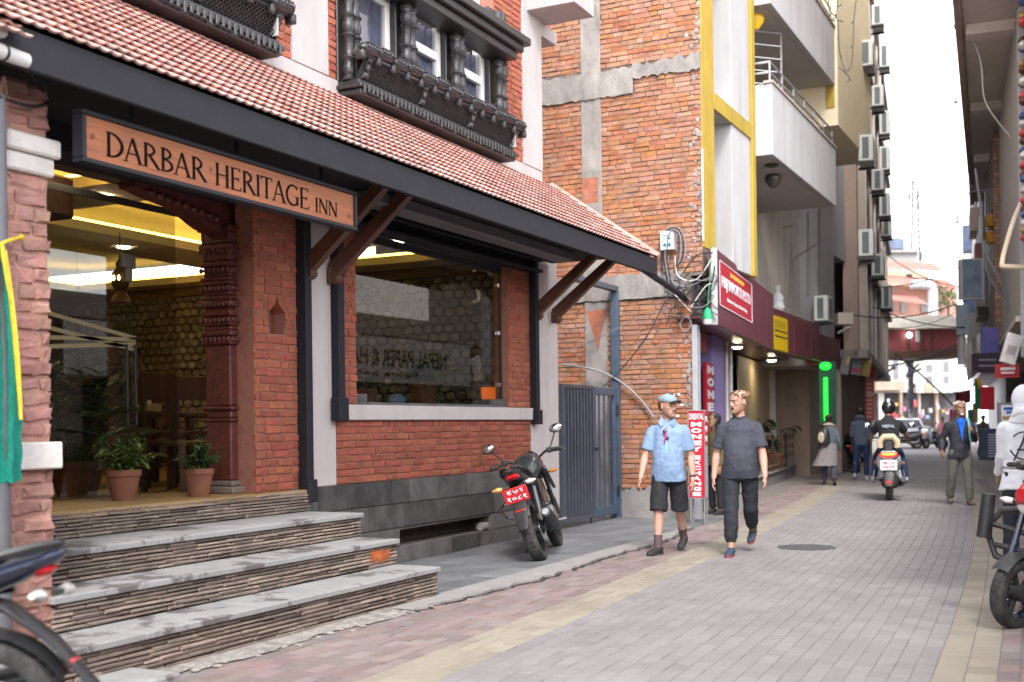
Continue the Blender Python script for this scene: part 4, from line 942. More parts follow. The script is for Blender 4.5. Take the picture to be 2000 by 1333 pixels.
# street front ---------------------------------------------------------------
YF = -1.35
quick('yellow_post', m_yel, bw, (17.22, 17.86, YF, -.6, 4.12, 10.6), c=.01); quick('yellow_post', m_yel, bw, (20.08, 20.30, YF - .02, -.4, 3.99, 10.6), c=.01)
quick('front_wall', m_white2, bw, (17.87, 20.07, -.62, -.4, 3.3, 10.6), c=0); quick('recess_wall', m_beige, bw, (20.31, 30.19, .1, .4, 3.3, 16), c=0)
quick('white_column', m_white2, bw, (18.95, 20.07, YF + .03, -.63, 4.0, 10.6), c=.01)
for z in (6.36, 9.0): quick('floor_beam', m_yel, bw, (17.87, 20.07, YF + .0, YF + .028, z, z + .26), c=.005); quick('floor_slab', m_soff, bw, (17.87, 20.07, YF + .03, -.63, z + .02, z + .24), c=0)
for z in (4.0, 6.9, 9.3):
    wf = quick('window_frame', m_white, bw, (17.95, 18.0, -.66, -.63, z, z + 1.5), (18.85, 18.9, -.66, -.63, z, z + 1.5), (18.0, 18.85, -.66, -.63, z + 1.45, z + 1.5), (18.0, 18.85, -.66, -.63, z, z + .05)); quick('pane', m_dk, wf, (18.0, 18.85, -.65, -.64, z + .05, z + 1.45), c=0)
def pz(px_, py_, Y): return aY(px_, py_, Y).z
YB = -1.66; zb0, zb1 = pz(1513, 305, YB), pz(1513, 168, YB)
for dz in (0, 2.62):
    bc = quick('balcony', m_white2, bw, (20.31, 25.9, YB, YB + .12, zb0 + dz, zb1 + dz), (20.31, 20.43, YB + .12, YF + .02, zb0 + dz, zb1 + dz), c=.008)
    quick('balcony_slab', m_soff, bc, (20.32, 25.88, YB + .125, .09, zb0 + dz + .003, zb0 + dz + .15), c=0)
    quick('coping', mat('coping_pink', (.42, .33, .3), .7, var=.1), bc, (20.28, 25.93, YB - .03, YB + .15, zb1 + dz + .002, zb1 + dz + .05), c=.006)
    rl = MB()
    for zz in (.22, .40): rl.tube([(20.4, -1.0, zb1 + dz + zz), (20.4, YB + .06, zb1 + dz + zz), (25.85, YB + .06, zb1 + dz + zz)], .022, 6)
    for k in range(7): rl.tube([(20.4 + k * .9, YB + .06, zb1 + dz + .05), (20.4 + k * .9, YB + .06, zb1 + dz + .4)], .02, 6)
    rl.build('hand_rail', m_alu, bc)
    lm = MB().lathe([(.12, 0), (.16, -.05), (.15, -.12), (.06, -.24)], (22.0 - dz * .45, -1.25, zb0 + dz), n=14); lm.build('ceiling_lamp', mat('lamp_dark', (.05, .045, .04), .4, var=.1) if dz == 0 else mat('lamp_yellow', (.6, .35, .01), .4, emit=.1), bc)
    if dz == 0: MB().lathe([(.12, 0), (.13, -.03), (.03, -.06)], (21.1, -1.45, zb0), n=12).build('ceiling_lamp', m_black, bc)
# scaffold-like rail in front of the upper balcony
b = MB(); x, y = 21.9, -1.45
for k in range(7): b.tube([(x, y, zb1 + .15 + k * .24), (x - .9, y + .9, zb1 + .15 + k * .24)], .016, 5)
b.tube([(x, y, zb1), (x, y, zb1 + 1.75)], .022, 6); b.build('drying_rack', m_alu, bw)
quick('end_column', m_white2, bw, (30.2, 32.3, -.35, 6, 2.9, 16), c=.01); quick('end_block', m_white2, bw, (32.31, 34.0, -.35, 6, aY(1655, 515, -.35).z, 16), c=.01)
quick('upper_bay', mat('cream_yellow', (.66, .56, .38), .8, var=.08), bw, (25.95, 30.1, YB - .05, .05, pz(1672, 290, YB), 14), c=.008)
quick('yellow_strip', m_yel, bw, (25.91, 25.98, YB + .02, YB + .2, pz(1620, 195, YB), pz(1620, 195, YB) + .6), c=.004)
b = MB()
for p, q, r_ in (((1600, 410, -.5), (1598, 560, -.5), .03), ((1578, 415, -.5), (1578, 580, -.5), .025), ((1548, 470, -.55), (1542, 600, -.55), .035), ((1550, 505, -.8), (1600, 475, -.8), .02), ((1530, 445, -.6), (1556, 440, -.6), .02), ((1556, 440, -.6), (1560, 415, -.6), .02)): b.tube([aY(*p), aY(*q)], r_, 6)
b.build('wall_pipe', mat('pipe_dark', (.16, .14, .13), .6, var=.2), bw)
for z in (4.3, 7.2): quick('window', m_dk, bw, (21.6, 22.2, .07, .095, z, z + 1.9), (24.0, 25.0, .07, .095, z + .2, z + 1.6), c=0)
# ground floor: local frame running along the street bend -------------------------
GA = math.atan(.12); GO = V((17.3, -1.02, 0)); GE = V((math.cos(GA), math.sin(GA), 0)); GN = V((math.sin(GA), -math.cos(GA), 0))
GM = Matrix.Translation(GO) @ Matrix.Rotation(GA, 4, 'Z')        # local x along, local -y toward the street
def gs(px_, py_=800, out=0):
    d = ray(px_, py_); o = GO + GN * out; k = (o - CAM).dot(GN) / d.dot(GN); p = CAM + d * k; return (p - GO).dot(GE), p.z
def gq(name, m, parent, *boxes, c=.006):
    b = MB()
    for x0, x1, o0, o1, z0, z1 in boxes: b.box(x0, x1, -o1, -o0, z0, z1, c=c)
    return b.xf(GM).build(name, m, parent)
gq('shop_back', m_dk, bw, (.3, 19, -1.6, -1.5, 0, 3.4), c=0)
gq('shop_ceiling', m_maroon, bw, (.25, 17, -1.5, .1, 3.05, 3.2), c=0)
gq('shop_floor', m_conc, bw, (.3, 4.6, -1.5, -.06, 0, .32), c=.01)
gq('shop_pillar', mat('purple_paint', (.27, .20, .42), .7, var=.08), bw, (gs(1403)[0], gs(1426)[0], -.35, -.1, 0, 3.03))
gq('shop_pillar', m_beige, bw, (gs(1515, 800, -.42)[0], gs(1556, 800, -.42)[0], -.75, -.42, 0, 3.03)); gq('shop_pillar', m_beige, bw, (gs(1588, 800, -.42)[0], gs(1605, 800, -.42)[0], -.75, -.42, 0, 3.03))
b = MB()
for q in (1432, 1440): x = gs(q)[0]; b.tube([GM @ V((x, .12, 0)), GM @ V((x, .12, 3.0))], .04, 7)
b.build('drain_pipe', m_lime, bw)
gq('shop_shutter', mat('shutter_cream', (.55, .43, .31), .6, var=.06, vs=1), bw, (gs(1444, 800, -.58)[0], gs(1514, 800, -.58)[0], -.62, -.58, .32, 3.0), c=0)
sh = gq('rolling_shutter', mat('shutter_grey', (.20, .165, .13), .5, .3, var=.1), bw, (gs(1558, 800, -.5)[0], gs(1587, 800, -.5)[0], -.55, -.5, .0, 1.9), c=0)
x0, x1 = gs(1558, 800, -.5)[0], gs(1587, 800, -.5)[0]
for k in range(9): gq('shutter_slat', MATS['shutter_grey'], sh, (x0, x1, -.50, -.44, 1.92 + k * .11, 2.0 + k * .11), c=.02)
# terrace with ledge and iron railing
xa, xb = gs(1486, 940)[0], gs(1572, 905)[0]
gq('terrace', m_conc, bw, (xa - 1.2, xb, -1.2, .0, -.02, .26), c=.015); gq('terrace_step', m_slab, bw, (xa - 1.2, xb + .03, -.12, .04, .262, .30), c=.008)
rlg = thing('terrace_railing', 'ornate dark iron railing on the terrace behind the man in grey', 'railing', GM @ V((xa + 2, .1, .3)))
xr0, xr1 = gs(1484, 900)[0], gs(1559, 900)[0]
gq('rail', m_alu, rlg, (xr0, xr1, -.06, -.02, 1.18, 1.22), (xr0, xr1, -.05, -.03, .42, .45), c=.004)
for k in range(4): x = xr0 + (xr1 - xr0) * k / 3; gq('post', m_black, rlg, (x - .025, x + .025, -.065, -.015, .3, 1.17), c=.004)
b = MB()
for k in range(12):
    for j in range(3):
        x = xr0 + (xr1 - xr0) * (k + .5) / 12; z = .58 + j * .24; pts = [GM @ V((x + .09 * math.cos(a) * (1 - a / 9), .04, z + .1 * math.sin(a) * (1 - a / 9))) for a in [q * .8 for q in range(9)]]; b.tube(pts, .010, 4)
stuff(b.build('scrollwork', m_strut, rlg))
# maroon fascia signs -------------------------------------------------------------
fs = thing('shop_fascia', 'glossy maroon shop fascia panel with red poster beside the brick corner', 'signboard', GM @ V((3, -.55, 3)))
s0, s1 = gs(1400, 550, .52)[0], gs(1511, 600, .52)[0]; za, zb = gs(1395, 632, .52)[1], gs(1402, 488, .52)[1]
gq('panel', m_maroon, fs, (s0, s1 - 1.0, .40, .52, za, zb), c=.012); gq('panel', m_maroon, fs, (s1 - .995, s1, .40, .52, za, zb), c=.012); gq('under_board', m_maroon, fs, (s0, s1, -.1, .40, za + .1, za + .14), c=.01)
gq('metal_edge', m_alu, fs, (s0 - .02, s0 - .002, .44, .53, za, zb), (s0, s1, .46, .50, zb + .002, zb + .02), c=.003)
xs0, xs1 = gs(1406, 560, .53)[0], gs(1468, 560, .53)[0]; zs0, zs1 = gs(1406, 595, .53)[1], gs(1406, 510, .53)[1]
po = gq('poster', mat('poster_red', (.40, .012, .03), .4, var=.04), fs, (xs0, xs1, .523, .53, zs0, zs1), c=0)
m_pw, m_py = mat('print_white', (.74, .70, .74), .5, var=.05), mat('print_gold', (.6, .42, .05), .5, var=.05)
def gtext(s, x0, x1, out, z0, z1, m, parent, **k): return text(s, GM @ V(((x0 + x1) / 2, -out, (z0 + z1) / 2)), GE, (0, 0, 1), x1 - x0, z1 - z0, m, parent, **k)
hz = zs1 - zs0; W_ = xs1 - xs0

gq('gold_line', m_py, fs, *[(xs0 + W_ * (.30 + k * .055), xs0 + W_ * (.34 + k * .055), .531, .534, zs0 + hz * (.79 + .02 * (k % 2)), zs0 + hz * .90) for k in range(8)], c=0)
gtext('H&J IMPORTS P.LTD', xs0 + W_ * .05, xs1 - W_ * .05, .533, zs0 + hz * .36, zs0 + hz * .70, m_pw, fs, bold=.03)
gtext('Blanket, Carpet, Shawl & Bag', xs0 + W_ * .2, xs0 + W_ * .82, .533, zs0 + hz * .14, zs0 + hz * .25, m_pw, fs)
gq('poster_edge', m_pw, fs, (xs0, xs1, .530, .536, zs0 - .012, zs0), (xs0, xs1, .530, .536, zs1, zs1 + .012), (xs0 - .02, xs0, .530, .536, zs0, zs1), (xs1, xs1 + .02, .530, .536, zs0, zs1), c=0)
f2 = thing('shop_fascia', 'long plain maroon fascia carrying a yellow sign above the shutters', 'signboard', (25, -.6, 3)); FF = Fr((24.4, -.62, 0), .015)
t0, t1 = FF.px(1511, 640)[0], FF.px(1601, 680)[0]; zc, zd = FF.px(1540, 692)[1], FF.px(1540, 612)[1]
for k in range(5): FF.box('panel', m_maroon, f2, (t0 + (t1 - t0) * k / 5 + .01, t0 + (t1 - t0) * (k + 1) / 5 - .01, -.25, 0, zc, zd), c=.01)
y0_, y1_ = FF.px(1512, 650, .06)[0], FF.px(1539, 650, .06)[0]; zy0, zy1 = FF.px(1525, 686, .06)[1], FF.px(1525, 620, .06)[1]
ys = thing('yellow_signboard', 'small yellow sign with black lines on the maroon fascia', 'signboard', FF.p(y0_, .06, zy0))
FF.box('board', mat('sign_yellow', (.55, .36, .0), .45, var=.06), ys, (y0_, y1_, .005, .06, zy0, zy1), c=.01)
FF.box('print', m_black, ys, (y0_ + .05, y1_ - .05, .061, .063, zy0 + .28, zy0 + .31), (y0_ + .05, y1_ - .05, .061, .063, zy0 + .40, zy0 + .43), *[(y0_ + .12 + k * .2, y0_ + .17 + k * .2, .061, .063, zy0 + .48, zy1 - .08) for k in range(int((y1_ - y0_ - .2) / .2))], c=0)
st_ = thing('white_statue', 'white rounded figure standing on the fascia beside the yellow sign', 'statue', FF.p(y0_, -.1, zd))
MB().lathe([(.13, 0), (.16, .06), (.13, .16), (.12, .2), (.14, .26), (.10, .36), (.05, .4), (.08, .46), (.07, .54), (.01, .58)], FF.p(FF.px(1519, 600, -.1)[0], -.1, zd), n=14).build('body', m_white2, st_)
f3 = thing('shop_fascia', 'dark red shop fascia at the far end over the green tube light', 'signboard', FF.p(t1 + 1, 0, 3))
FF.box('panel', m_maroon, f3, (t1 + .05, FF.px(1645, 690)[0], -.35, -.05, zc - .1, zd - .2), c=.01)
for k, q in enumerate((1440, 1507, 1565)):
    x, z = gs(q, 685, -.1)[0], 2.98; t = thing('downlight', ['round lit downlight under the red poster fascia', 'lit downlight below the yellow signboard', 'lit downlight over the half open shutter'][k], 'lamp', GM @ V((x, .1, z)), group='downlights under the maroon fascias')
    MB().lathe([(.13, .06), (.13, .0), (.11, -.01)], GM @ V((x, .1, z)), n=14).build('can', m_lime, t); MB().lathe([(.105, -.011), (.07, -.035)], GM @ V((x, .1, z)), n=14).build('lens', mat('shop_lamp_glow', (1, .8, .5), .5, emit=26, ecol=(1, .8, .5)), t)
# shop corner: small shutter box, blue sign, vertical money signs
gq('shutter_box', mat('shutter_red', (.22, .03, .035), .45, var=.1), bw, (.05, 1.6, -.3, .05, 2.62, 2.95), c=.02)
a0_, a1_ = gs(1351, 700, -.3)[0], gs(1378, 700, -.3)[0]; z0_, z1_ = gs(1365, 718, -.3)[1], gs(1365, 690, -.3)[1]
bs_ = thing('blue_signboard', 'small blue sign with white lettering in the dark shop doorway', 'signboard', GM @ V((a0_, .3, z0_)))
gq('board', mat('sign_blue', (.03, .08, .34), .4, var=.05), bs_, (a0_, a1_, -.34, -.3, z0_, z1_), c=.004); gtext('Exchange', a0_ + .06, a1_ - .06, -.296, z0_ + .12, z1_ - .08, m_pw, bs_, bold=.03)
m_mred = mat('money_red', (.5, .01, .03), .35, var=.04)
v0, v1 = gs(1379, 720, -.1)[0], gs(1396, 720, -.1)[0]; vz0, vz1 = gs(1388, 960, -.1)[1], gs(1388, 710, -.1)[1]
ms = thing('vertical_sign', 'tall narrow red sign with white letters inside the shop doorway', 'signboard', GM @ V((v0, .1, vz0)))
gq('board', m_mred, ms, (v0, v1, -.16, -.1, vz0, vz1), c=.004)
for k, ch in enumerate('MONEY'): zc_ = vz1 - .12 - k * .215; gtext(ch, v0 + .12, v1 - .12, -.097, zc_ - .075, zc_ + .075, m_pw, ms, bold=.06)
# standing light-box sign on the pavement
sg = thing('standing_sign', 'tall red pavement sign reading MONEY EXCHANGE on thin steel legs', 'sign', aZ(1365, 1024))
P1 = aZ(1379, 1026); sgx = V((.06, -.998, 0)).normalized(); wS = 33 * dep(P1) / F / .97; P0 = P1 - sgx * wS; sgn = V((sgx.y, -sgx.x, 0))
if sgn.dot(CAM - P0) < 0: sgn = -sgn
Ms = Matrix((( sgx.x, -sgn.x, 0, P0.x), (sgx.y, -sgn.y, 0, P0.y), (0, 0, 1, 0), (0, 0, 0, 1)))
hs_ = lambda py_: 1.45 + ((833 + -.0125 * 360) - py_) * dep((P0 + P1) / 2) / F
zt, zl = hs_(803), hs_(973)
def sq(name, m, *bx, c=.004):
    b = MB()
    for x0, x1, y0, y1, z0, z1 in bx: b.box(x0, x1, y0, y1, z0, z1, c=c)
    return b.xf(Ms).build(name, m, sg)
sq('light_box', m_mred, (.012, wS - .012, .0, .16, zl, zt)); sq('side_panel', mat('panel_grey', (.34, .36, .4), .5, var=.2, vs=8), (wS - .01, wS, .02, .15, zl, zt - .5)); sq('side_panel', m_mred, (wS - .01, wS, .02, .15, zt - .5, zt))
sq('frame', m_alu, (0, .012, -.01, .17, zl - .01, zt + .01), (wS - .012, wS, -.01, .02, zl - .01, zt + .01), (wS - .012, wS, .15, .17, zl - .01, zt + .01), (.012, wS - .012, -.01, .17, zt, zt + .012), (.012, wS - .012, -.01, .17, zl - .012, zl))
for x, y in ((.02, .0), (wS - .03, .0), (.02, .14), (wS - .03, .14)): sq('leg', m_alu, (x, x + .02, y, y + .02, 0, zl - .012))
tx = lambda s, z0, z1, f=.8, bd=.06: text(s, Ms @ V((wS / 2, -.004, (z0 + z1) / 2)), sgx, (0, 0, 1), wS * f, z1 - z0, m_pw, sg, bold=bd)
hh = zt - zl; tx('ORIENTAL', zt - hh * .10, zt - hh * .03, .86, .02)
for k, ch in enumerate('MONEY'): c_ = zt - hh * (.155 + k * .071); tx(ch, c_ - hh * .027, c_ + hh * .027, .62)
for k, ch in enumerate('EXCHANGE'): c_ = zt - hh * (.535 + k * .060); tx(ch, c_ - hh * .023, c_ + hh * .023, .5)
for k in range(3): text(['MO', 'NEY', 'EX'][k], Ms @ V((wS + .003, .085, zt - .12 - k * .14)), -sgn, (0, 0, 1), .10, .08, m_pw, sg, bold=.04)
# electricity box, cable coils and the wire tangle at the corner
j0 = aX(1308, 474, WX); jb_ = thing('junction_box', 'grey electricity box with blue handwriting on the brick wall', 'box', j0)
quick('case', mat('box_grey', (.33, .36, .39), .5, var=.1), jb_, (WX - .16, WX - .01, j0.y - .12, j0.y + .10, j0.z - .14, j0.z + .15), c=.008); quick('door', mat('box_face', (.58, .66, .68), .5, var=.08), jb_, (WX - .172, WX - .162, j0.y - .11, j0.y + .09, j0.z - .13, j0.z + .14), c=.004)
for s, dz in (('C32', .06), ('44', -.06)): text(s, (WX - .176, j0.y - .01, j0.z + dz), (0, -1, 0), (0, 0, 1), .14, .075, mat('pen_blue', (.01, .12, .2), .6), jb_, bold=.01)
wires = thing('wire_tangle', 'tangle of loose black and grey cables around the box at the brick corner', 'cables', aX(1340, 570, WX)); r_ = random.Random(6)
def spl(pts, n=6):
    pts = [V(p) for p in pts]; out = []
    for i in range(len(pts) - 1):
        p0, p1, p2, p3 = pts[max(i - 1, 0)], pts[i], pts[i + 1], pts[min(i + 2, len(pts) - 1)]
        for k in range(n):
            t = k / n; out.append(.5 * ((2 * p1) + (p2 - p0) * t + (2 * p0 - 5 * p1 + 4 * p2 - p3) * t * t + (3 * p1 - p0 - 3 * p2 + p3) * t ** 3))
    out.append(pts[-1]); return out
m_wg = mat('wire_grey', (.2, .2, .22), .5, var=.2)
def wpx(l, x): return spl([aX(a, b_, x) for a, b_ in l])
for k in range(4):
    o = k * 4; MB().tube(wpx([(1300 + o, 560), (1291 + o, 500), (1296 + o, 455), (1322, 443 + o), (1338 - o, 470), (1336 - o, 505), (1320, 520)], WX - .08 - k * .03), .010, 5).build('coil', m_black if k % 2 else m_wg, wires)
cw = [[(1296, 470), (1292, 520), (1312, 555), (1345, 595)], [(1305, 500), (1310, 545), (1340, 560), (1390, 540)], [(1318, 500), (1325, 540), (1362, 545), (1398, 490)], [(1330, 560), (1352, 590), (1385, 570), (1396, 520)], [(1340, 600), (1372, 600), (1392, 585)], [(1296, 520), (1306, 560), (1350, 610)], [(1330, 540), (1360, 500), (1392, 494)], [(1345, 545), (1380, 548), (1396, 535)], [(1350, 600), (1378, 560), (1394, 555)]]
for k, l in enumerate(cw): MB().tube(wpx(l, WX - .1 - .02 * (k % 5)), .008 if k % 3 else .012, 5).build('cable', [m_black, m_wg, m_lime][k % 3], wires)
b = MB()
for k in range(60):
    a, e = r_.uniform(1310, 1390), r_.uniform(530, 620); b.tube(wpx([(a, e), (a + r_.uniform(-18, 18), e + r_.uniform(-18, 18)), (a + r_.uniform(-26, 26), e + r_.uniform(-14, 30))], WX - .05 - r_.random() * .15), .005, 4)
stuff(b.build('loose_wires', m_black, wires)); MB().tube(wpx([(1336, 620), (1328, 635), (1338, 648), (1350, 636), (1344, 620), (1334, 622)], WX - .1), .012, 5).build('coil', m_wg, wires)
tag(MB().tube(spl([aX(1306, 575, WX - .1), aX(1265, 655, WX - .3), aX(1215, 720, WX - .35), aX(1178, 756, WX - .5)]), .011, 5).build('hanging_cable', m_black), 'dark cable hanging diagonally across the brick wall above the gate', 'cable')
tag(MB().tube(spl([aX(1096, 712, 16.9), aX(1160, 722, 17.0), aX(1210, 745, 17.1), aX(1250, 780, 17.12), aX(1276, 815, 17.12)]), .017, 6).build('curved_conduit', m_wg), 'grey conduit curving down the brick wall behind the man in the cap', 'cable')
tag(MB().tube(spl([aX(1096, 690, WX - .1), aX(1160, 665, WX - .15), aX(1240, 625, WX - .2), aX(1310, 600, WX - .15)]), .008, 5).build('thin_wire', m_wg), 'thin wire crossing the lower brick wall towards the tangle', 'cable')
q = aX(1382, 620, WX - .35); t = thing('hanging_bulb', 'green and white bulb hanging from the wires by the maroon sign', 'bulb', q)
MB().lathe([(.01, .14), (.05, .10), (.062, .02), (.062, -.03)], q, n=14).build('cap', mat('bulb_green', (.0, .38, .12), .3, var=.05), t); MB().lathe([(.062, -.031), (.064, -.10), (.05, -.115)], q, n=14).build('lens', m_white2, t)
MB().tube([q + V((0, 0, .14)), aX(1390, 500, WX - .35)], .005, 4).build('wire', MATS['bulb_green'], t)
# potted rubber plant on the terrace
gp = GM @ V((gs(1508, 830, -.22)[0], .22, .30))
def rubber(x, y, z, lab, seed, n=30, hh=1.5, sp=.34):
    t = thing('rubber_plant', lab, 'potted plant', (x, y, z)); r_ = random.Random(seed)
    MB().lathe([(.2, 0), (.28, .34), (.3, .34), (.3, .4), (.26, .4), (.001, .36)], (x, y, z), n=16).build('pot', m_terra, t)
    st, b = MB(), MB()
    for k in range(5):
        a = r_.random() * 6.28; tip = V((x + math.cos(a) * .6, y + math.sin(a) * .6, z + hh * r_.uniform(.7, 1))); o = V((x, y, z + .36)); mid = o.lerp(tip, .5) + V((0, 0, .15)); st.tube([o, mid, tip], [.018, .014, .008], 5)
        for j in range(n // 3):
            p = o.lerp(mid, .4 + .6 * j / n * 3) if j < n / 6 else mid.lerp(tip, r_.random()); a2 = r_.random() * 6.28; leaf(b, p, V((math.cos(a2), math.sin(a2), r_.uniform(-.3, .5))), sp * r_.uniform(.7, 1.1), sp * .42, .5, 4)
    st.build('trunk', m_strut, t); b.build('foliage', mat('rubber_leaf', (.03, .055, .025), .25, var=.3, isl=.5, hue=.03), t, smooth=60, fix=False)
rubber(gp.x, gp.y, .30, 'broad leaved dark green plant on the terrace behind the grey shirt', 3)
# ================================================================== FAR LEFT ROW, RIGHT ROW, STREET END
m_brown = mat('brown_plaster', (.36, .27, .225), .85, var=.15, vs=1, dirt=.6, dirtc=(.17, .125, .105), ds=2, dst=(1, 1, .15))
m_pil = mat('pilaster_tan', (.46, .38, .32), .85, var=.12, vs=1.5, dirt=.3)
m_ledge = mat('ledge_grey', (.30, .275, .255), .85, var=.15, vs=2, dirt=.4)
m_ac = mat('aircon_white', (.56, .56, .53), .5, var=.1, vs=3, dirt=.6, dirtc=(.3, .28, .25), ds=3)
m_fin = mat('aircon_fins', (.10, .12, .12), .6, var=.2)
L2 = Fr((30.15, -1.33, 0), .12)
ab = thing('brown_building', 'tall brown building hung with outdoor air conditioners behind the white block', 'building', L2.p(0, 0, 0))
L2.box('wall', m_brown, ab, (4.0, 25, -.6, -.2, 3.3, 17), (4.0, 25, -3.2, -3.0, 0, 3.3), c=0); quick('rear_wall', m_brown, ab, (32.5, 40, .4, 6, 0, 8), c=0); L2.box('floor_slab', m_ledge, ab, (4.0, 25, -3.0, .05, 3.25, 3.5), c=.02)
for z in (5.9, 8.9, 11.9, 14.9): L2.box('ledge', m_ledge, ab, (4.0, 25, -.19, .14, z, z + .18), c=.02)
for k in range(9):
    s = 4.1 + k * 2.3; L2.box('pilaster', m_pil, ab, (s, s + .55, -.19, .02, 3.5, 17), c=.02)
    for z in (3.9, 6.5, 9.5, 12.5):
        w_ = L2.box('window_frame', m_lime, ab, (s + .7, s + 2.15, -.195, -.15, z, z + 1.7), c=.01); L2.box('pane', m_dk, w_, (s + .78, s + 2.07, -.149, -.14, z + .08, z + 1.62), c=0)
    if k % 2 == 0: L2.box('pillar', m_pil, ab, (s, s + .4, -1.1, -.7, 0, 3.25), c=.02)
    L2.box('shop_front', mat('shop_dark', (.10, .07, .06), .6, var=.4, vs=2), ab, (s + .45, s + 2.65, -1.15, -1.1, 0, 2.7), c=0)
b = MB()
for k in range(6): s = 4.2 + k * 3.1; b.tube([L2.p(s, .0, 3.5), L2.p(s + .05, .02, 16)], .05, 6)
b.build('drain_pipe', m_lime, ab)
ORD = ['lowest', 'second from below', 'third from below', 'fourth from below', 'topmost visible']
def aircon(fr, x, y, lab, out=.15, grp='outdoor air conditioners on the brown building', w_=.85, h=.62):
    s, z = fr.px(x, y, out); t = thing('air_conditioner', lab, 'air conditioner', fr.p(s, out, z - .3), group=grp)
    fr.box('case', m_ac, t, (s, s + w_, out, out + .34, z - h / 2, z + h / 2), c=.02)
    fr.box('side_fins', m_fin, t, (s - .006, s - .001, out + .09, out + .24, z - h / 2 + .06, z + h / 2 - .06), c=0); fr.box('grille', m_fin, t, (s + .12, s + .6, out + .341, out + .35, z - h / 2 + .06, z + h / 2 - .06), c=0)
    for ds in (.08, w_ - .12): fr.box('bracket', m_black, t, (s + ds, s + ds + .05, out - .04, out + .36, z - h / 2 - .06, z - h / 2 - .005), c=0)
for i, y in enumerate((475, 290, 105)): aircon(L2, 1676, y, f'white air conditioner in the nearest column on the brown building, {["lowest", "middle one", "topmost"][i]}')
for i, y in enumerate((518, 352, 188, 30)): aircon(L2, 1702, y, f'air conditioner in the second column on the brown building, {["lowest", "second from below", "third from below", "topmost"][i]}')
for i, y in enumerate((580, 440, 400, 310, 240, 110)): aircon(L2, 1717 + (4 if i in (0, 1) else 0), y, f'grilled air conditioner in the farthest column against the sky, {["lowest", "second from below", "third from below", "fourth from below", "fifth from below", "topmost"][i]}', h=.8)
aircon(Fr((20.4, -.35, 0), 0), 1589, 603, 'large beige air conditioner on the white wall above the maroon fascia', out=.1, grp=None, w_=.7, h=.62)
# ground floor signs on the brown building
def board(fr, lab, m, x0, y0, x1, y1, out, th=.1, name='signboard', cat='signboard', frame_=None, grp=None):
    a = fr.px((x0 + x1) / 2, (y0 + y1) / 2, out); t = thing(name, lab, cat, fr.p(a[0], out, a[1]), group=grp); fr.boxpx('panel', m, t, x0, y0, x1, y1, out - th, out, c=.01)
    if frame_: fr.boxpx('frame', frame_, t, x0 - 1.5, y0 - 1.5, x1 + 1.5, y1 + 1.5, out - th - .05, out - th * .3, c=.01)
    return t
G2 = Fr((30.15, .55, 0), .12)
def facing(x0, y0, x1, y1, d, th=.08):
    """matrix and size of a board facing the camera side at depth d"""
    a, b_ = CAM + ray(x0, y1) * d, CAM + ray(x1, y1) * d; e = (b_ - a); w_ = e.length; e.normalize(); n = V((-e.y * -1, -e.x, 0)); n = V((e.y, -e.x, 0)).normalized()
    if n.dot(CAM - a) < 0: n = -n
    M_ = Matrix(((e.x, -n.x, 0, a.x), (e.y, -n.y, 0, a.y), (0, 0, 1, a.z), (0, 0, 0, 1))); return M_, w_, (y1 - y0) * d / F, e, n
def hboard(lab, m, x0, y0, x1, y1, d, name='signboard', cat='signboard', frame_=None, th=.08, lines=(), words=(), grp=None, rot=0):
    M_, w_, h, e, n = facing(x0, y0, x1, y1, d); t = thing(name, lab, cat, M_.translation, group=grp)
    if rot: M_ = M_ @ Matrix.Translation((w_ / 2, 0, h / 2)) @ Matrix.Rotation(rot, 4, 'Y') @ Matrix.Translation((-w_ / 2, 0, -h / 2))
    MB().box(0, w_, 0, th, 0, h, c=.01).xf(M_).build('panel', m, t)
    if frame_:
        for bx in ((-.03, 0, -.01, th, -.03, h + .03), (w_, w_ + .03, -.01, th, -.03, h + .03), (0, w_, -.01, th, -.03, 0), (0, w_, -.01, th, h, h + .03)): MB().box(*bx).xf(M_).build('frame', frame_, t)
    for (u0, u1, v0, v1, mm) in lines: MB().box(u0 * w_, u1 * w_, -.004, -.0005, v0 * h, v1 * h).xf(M_).build('print', mm, t, smooth=0)
    for (s, u0, u1, v0, v1, mm) in words: text(s, M_ @ V(((u0 + u1) / 2 * w_, -.004, (v0 + v1) / 2 * h)), M_.to_3x3() @ V((1, 0, 0)), M_.to_3x3() @ V((0, 0, 1)), (u1 - u0) * w_, (v1 - v0) * h, mm, t, bold=.03)
    return t
hboard('rusty beige metal cabinet hung over the street below the brown building', m_pil, 1637, 611, 1667, 634, 29.5, name='metal_cabinet', cat='cabinet', th=.5)
m_sgrey, m_sgold, m_sred, m_sor = mat('sign_grey', (.30, .31, .35), .5, var=.25, vs=2), mat('sign_gold', (.42, .28, .09), .5, var=.3, vs=2), mat('sign_red', (.5, .05, .05), .5, var=.1), mat('sign_orangered', (.62, .14, .09), .5, var=.08)
hboard('grey lightbox sign hanging under the brown building, left of the gold one', m_sgrey, 1664, 690, 1684, 733, 34, rot=.15, lines=((.1, .9, .1, .3, m_sred),))
hboard('gold and brown lightbox sign hanging next to the grey sign', m_sgold, 1684, 697, 1701, 736, 34.2, rot=.15)
hboard('tilted dark lightbox sign just right of the maroon fascia end', mat('sign_olive', (.16, .14, .13), .5, var=.3), 1643, 690, 1661, 732, 31, rot=.2, lines=((.5, .8, .5, .85, m_sgold),))
hboard('tall orange red sign with white lines on the left pavement', m_sor, 1690, 742, 1709, 822, 38, lines=tuple((.15, .7, .08 + k * .1, .11 + k * .1, m_pw) for k in range(9)), words=(('SALE', .1, .9, .62, .68, m_pw),))
hboard('narrow dark red sign above the tall orange red one', m_sred, 1699, 698, 1710, 740, 38.5)
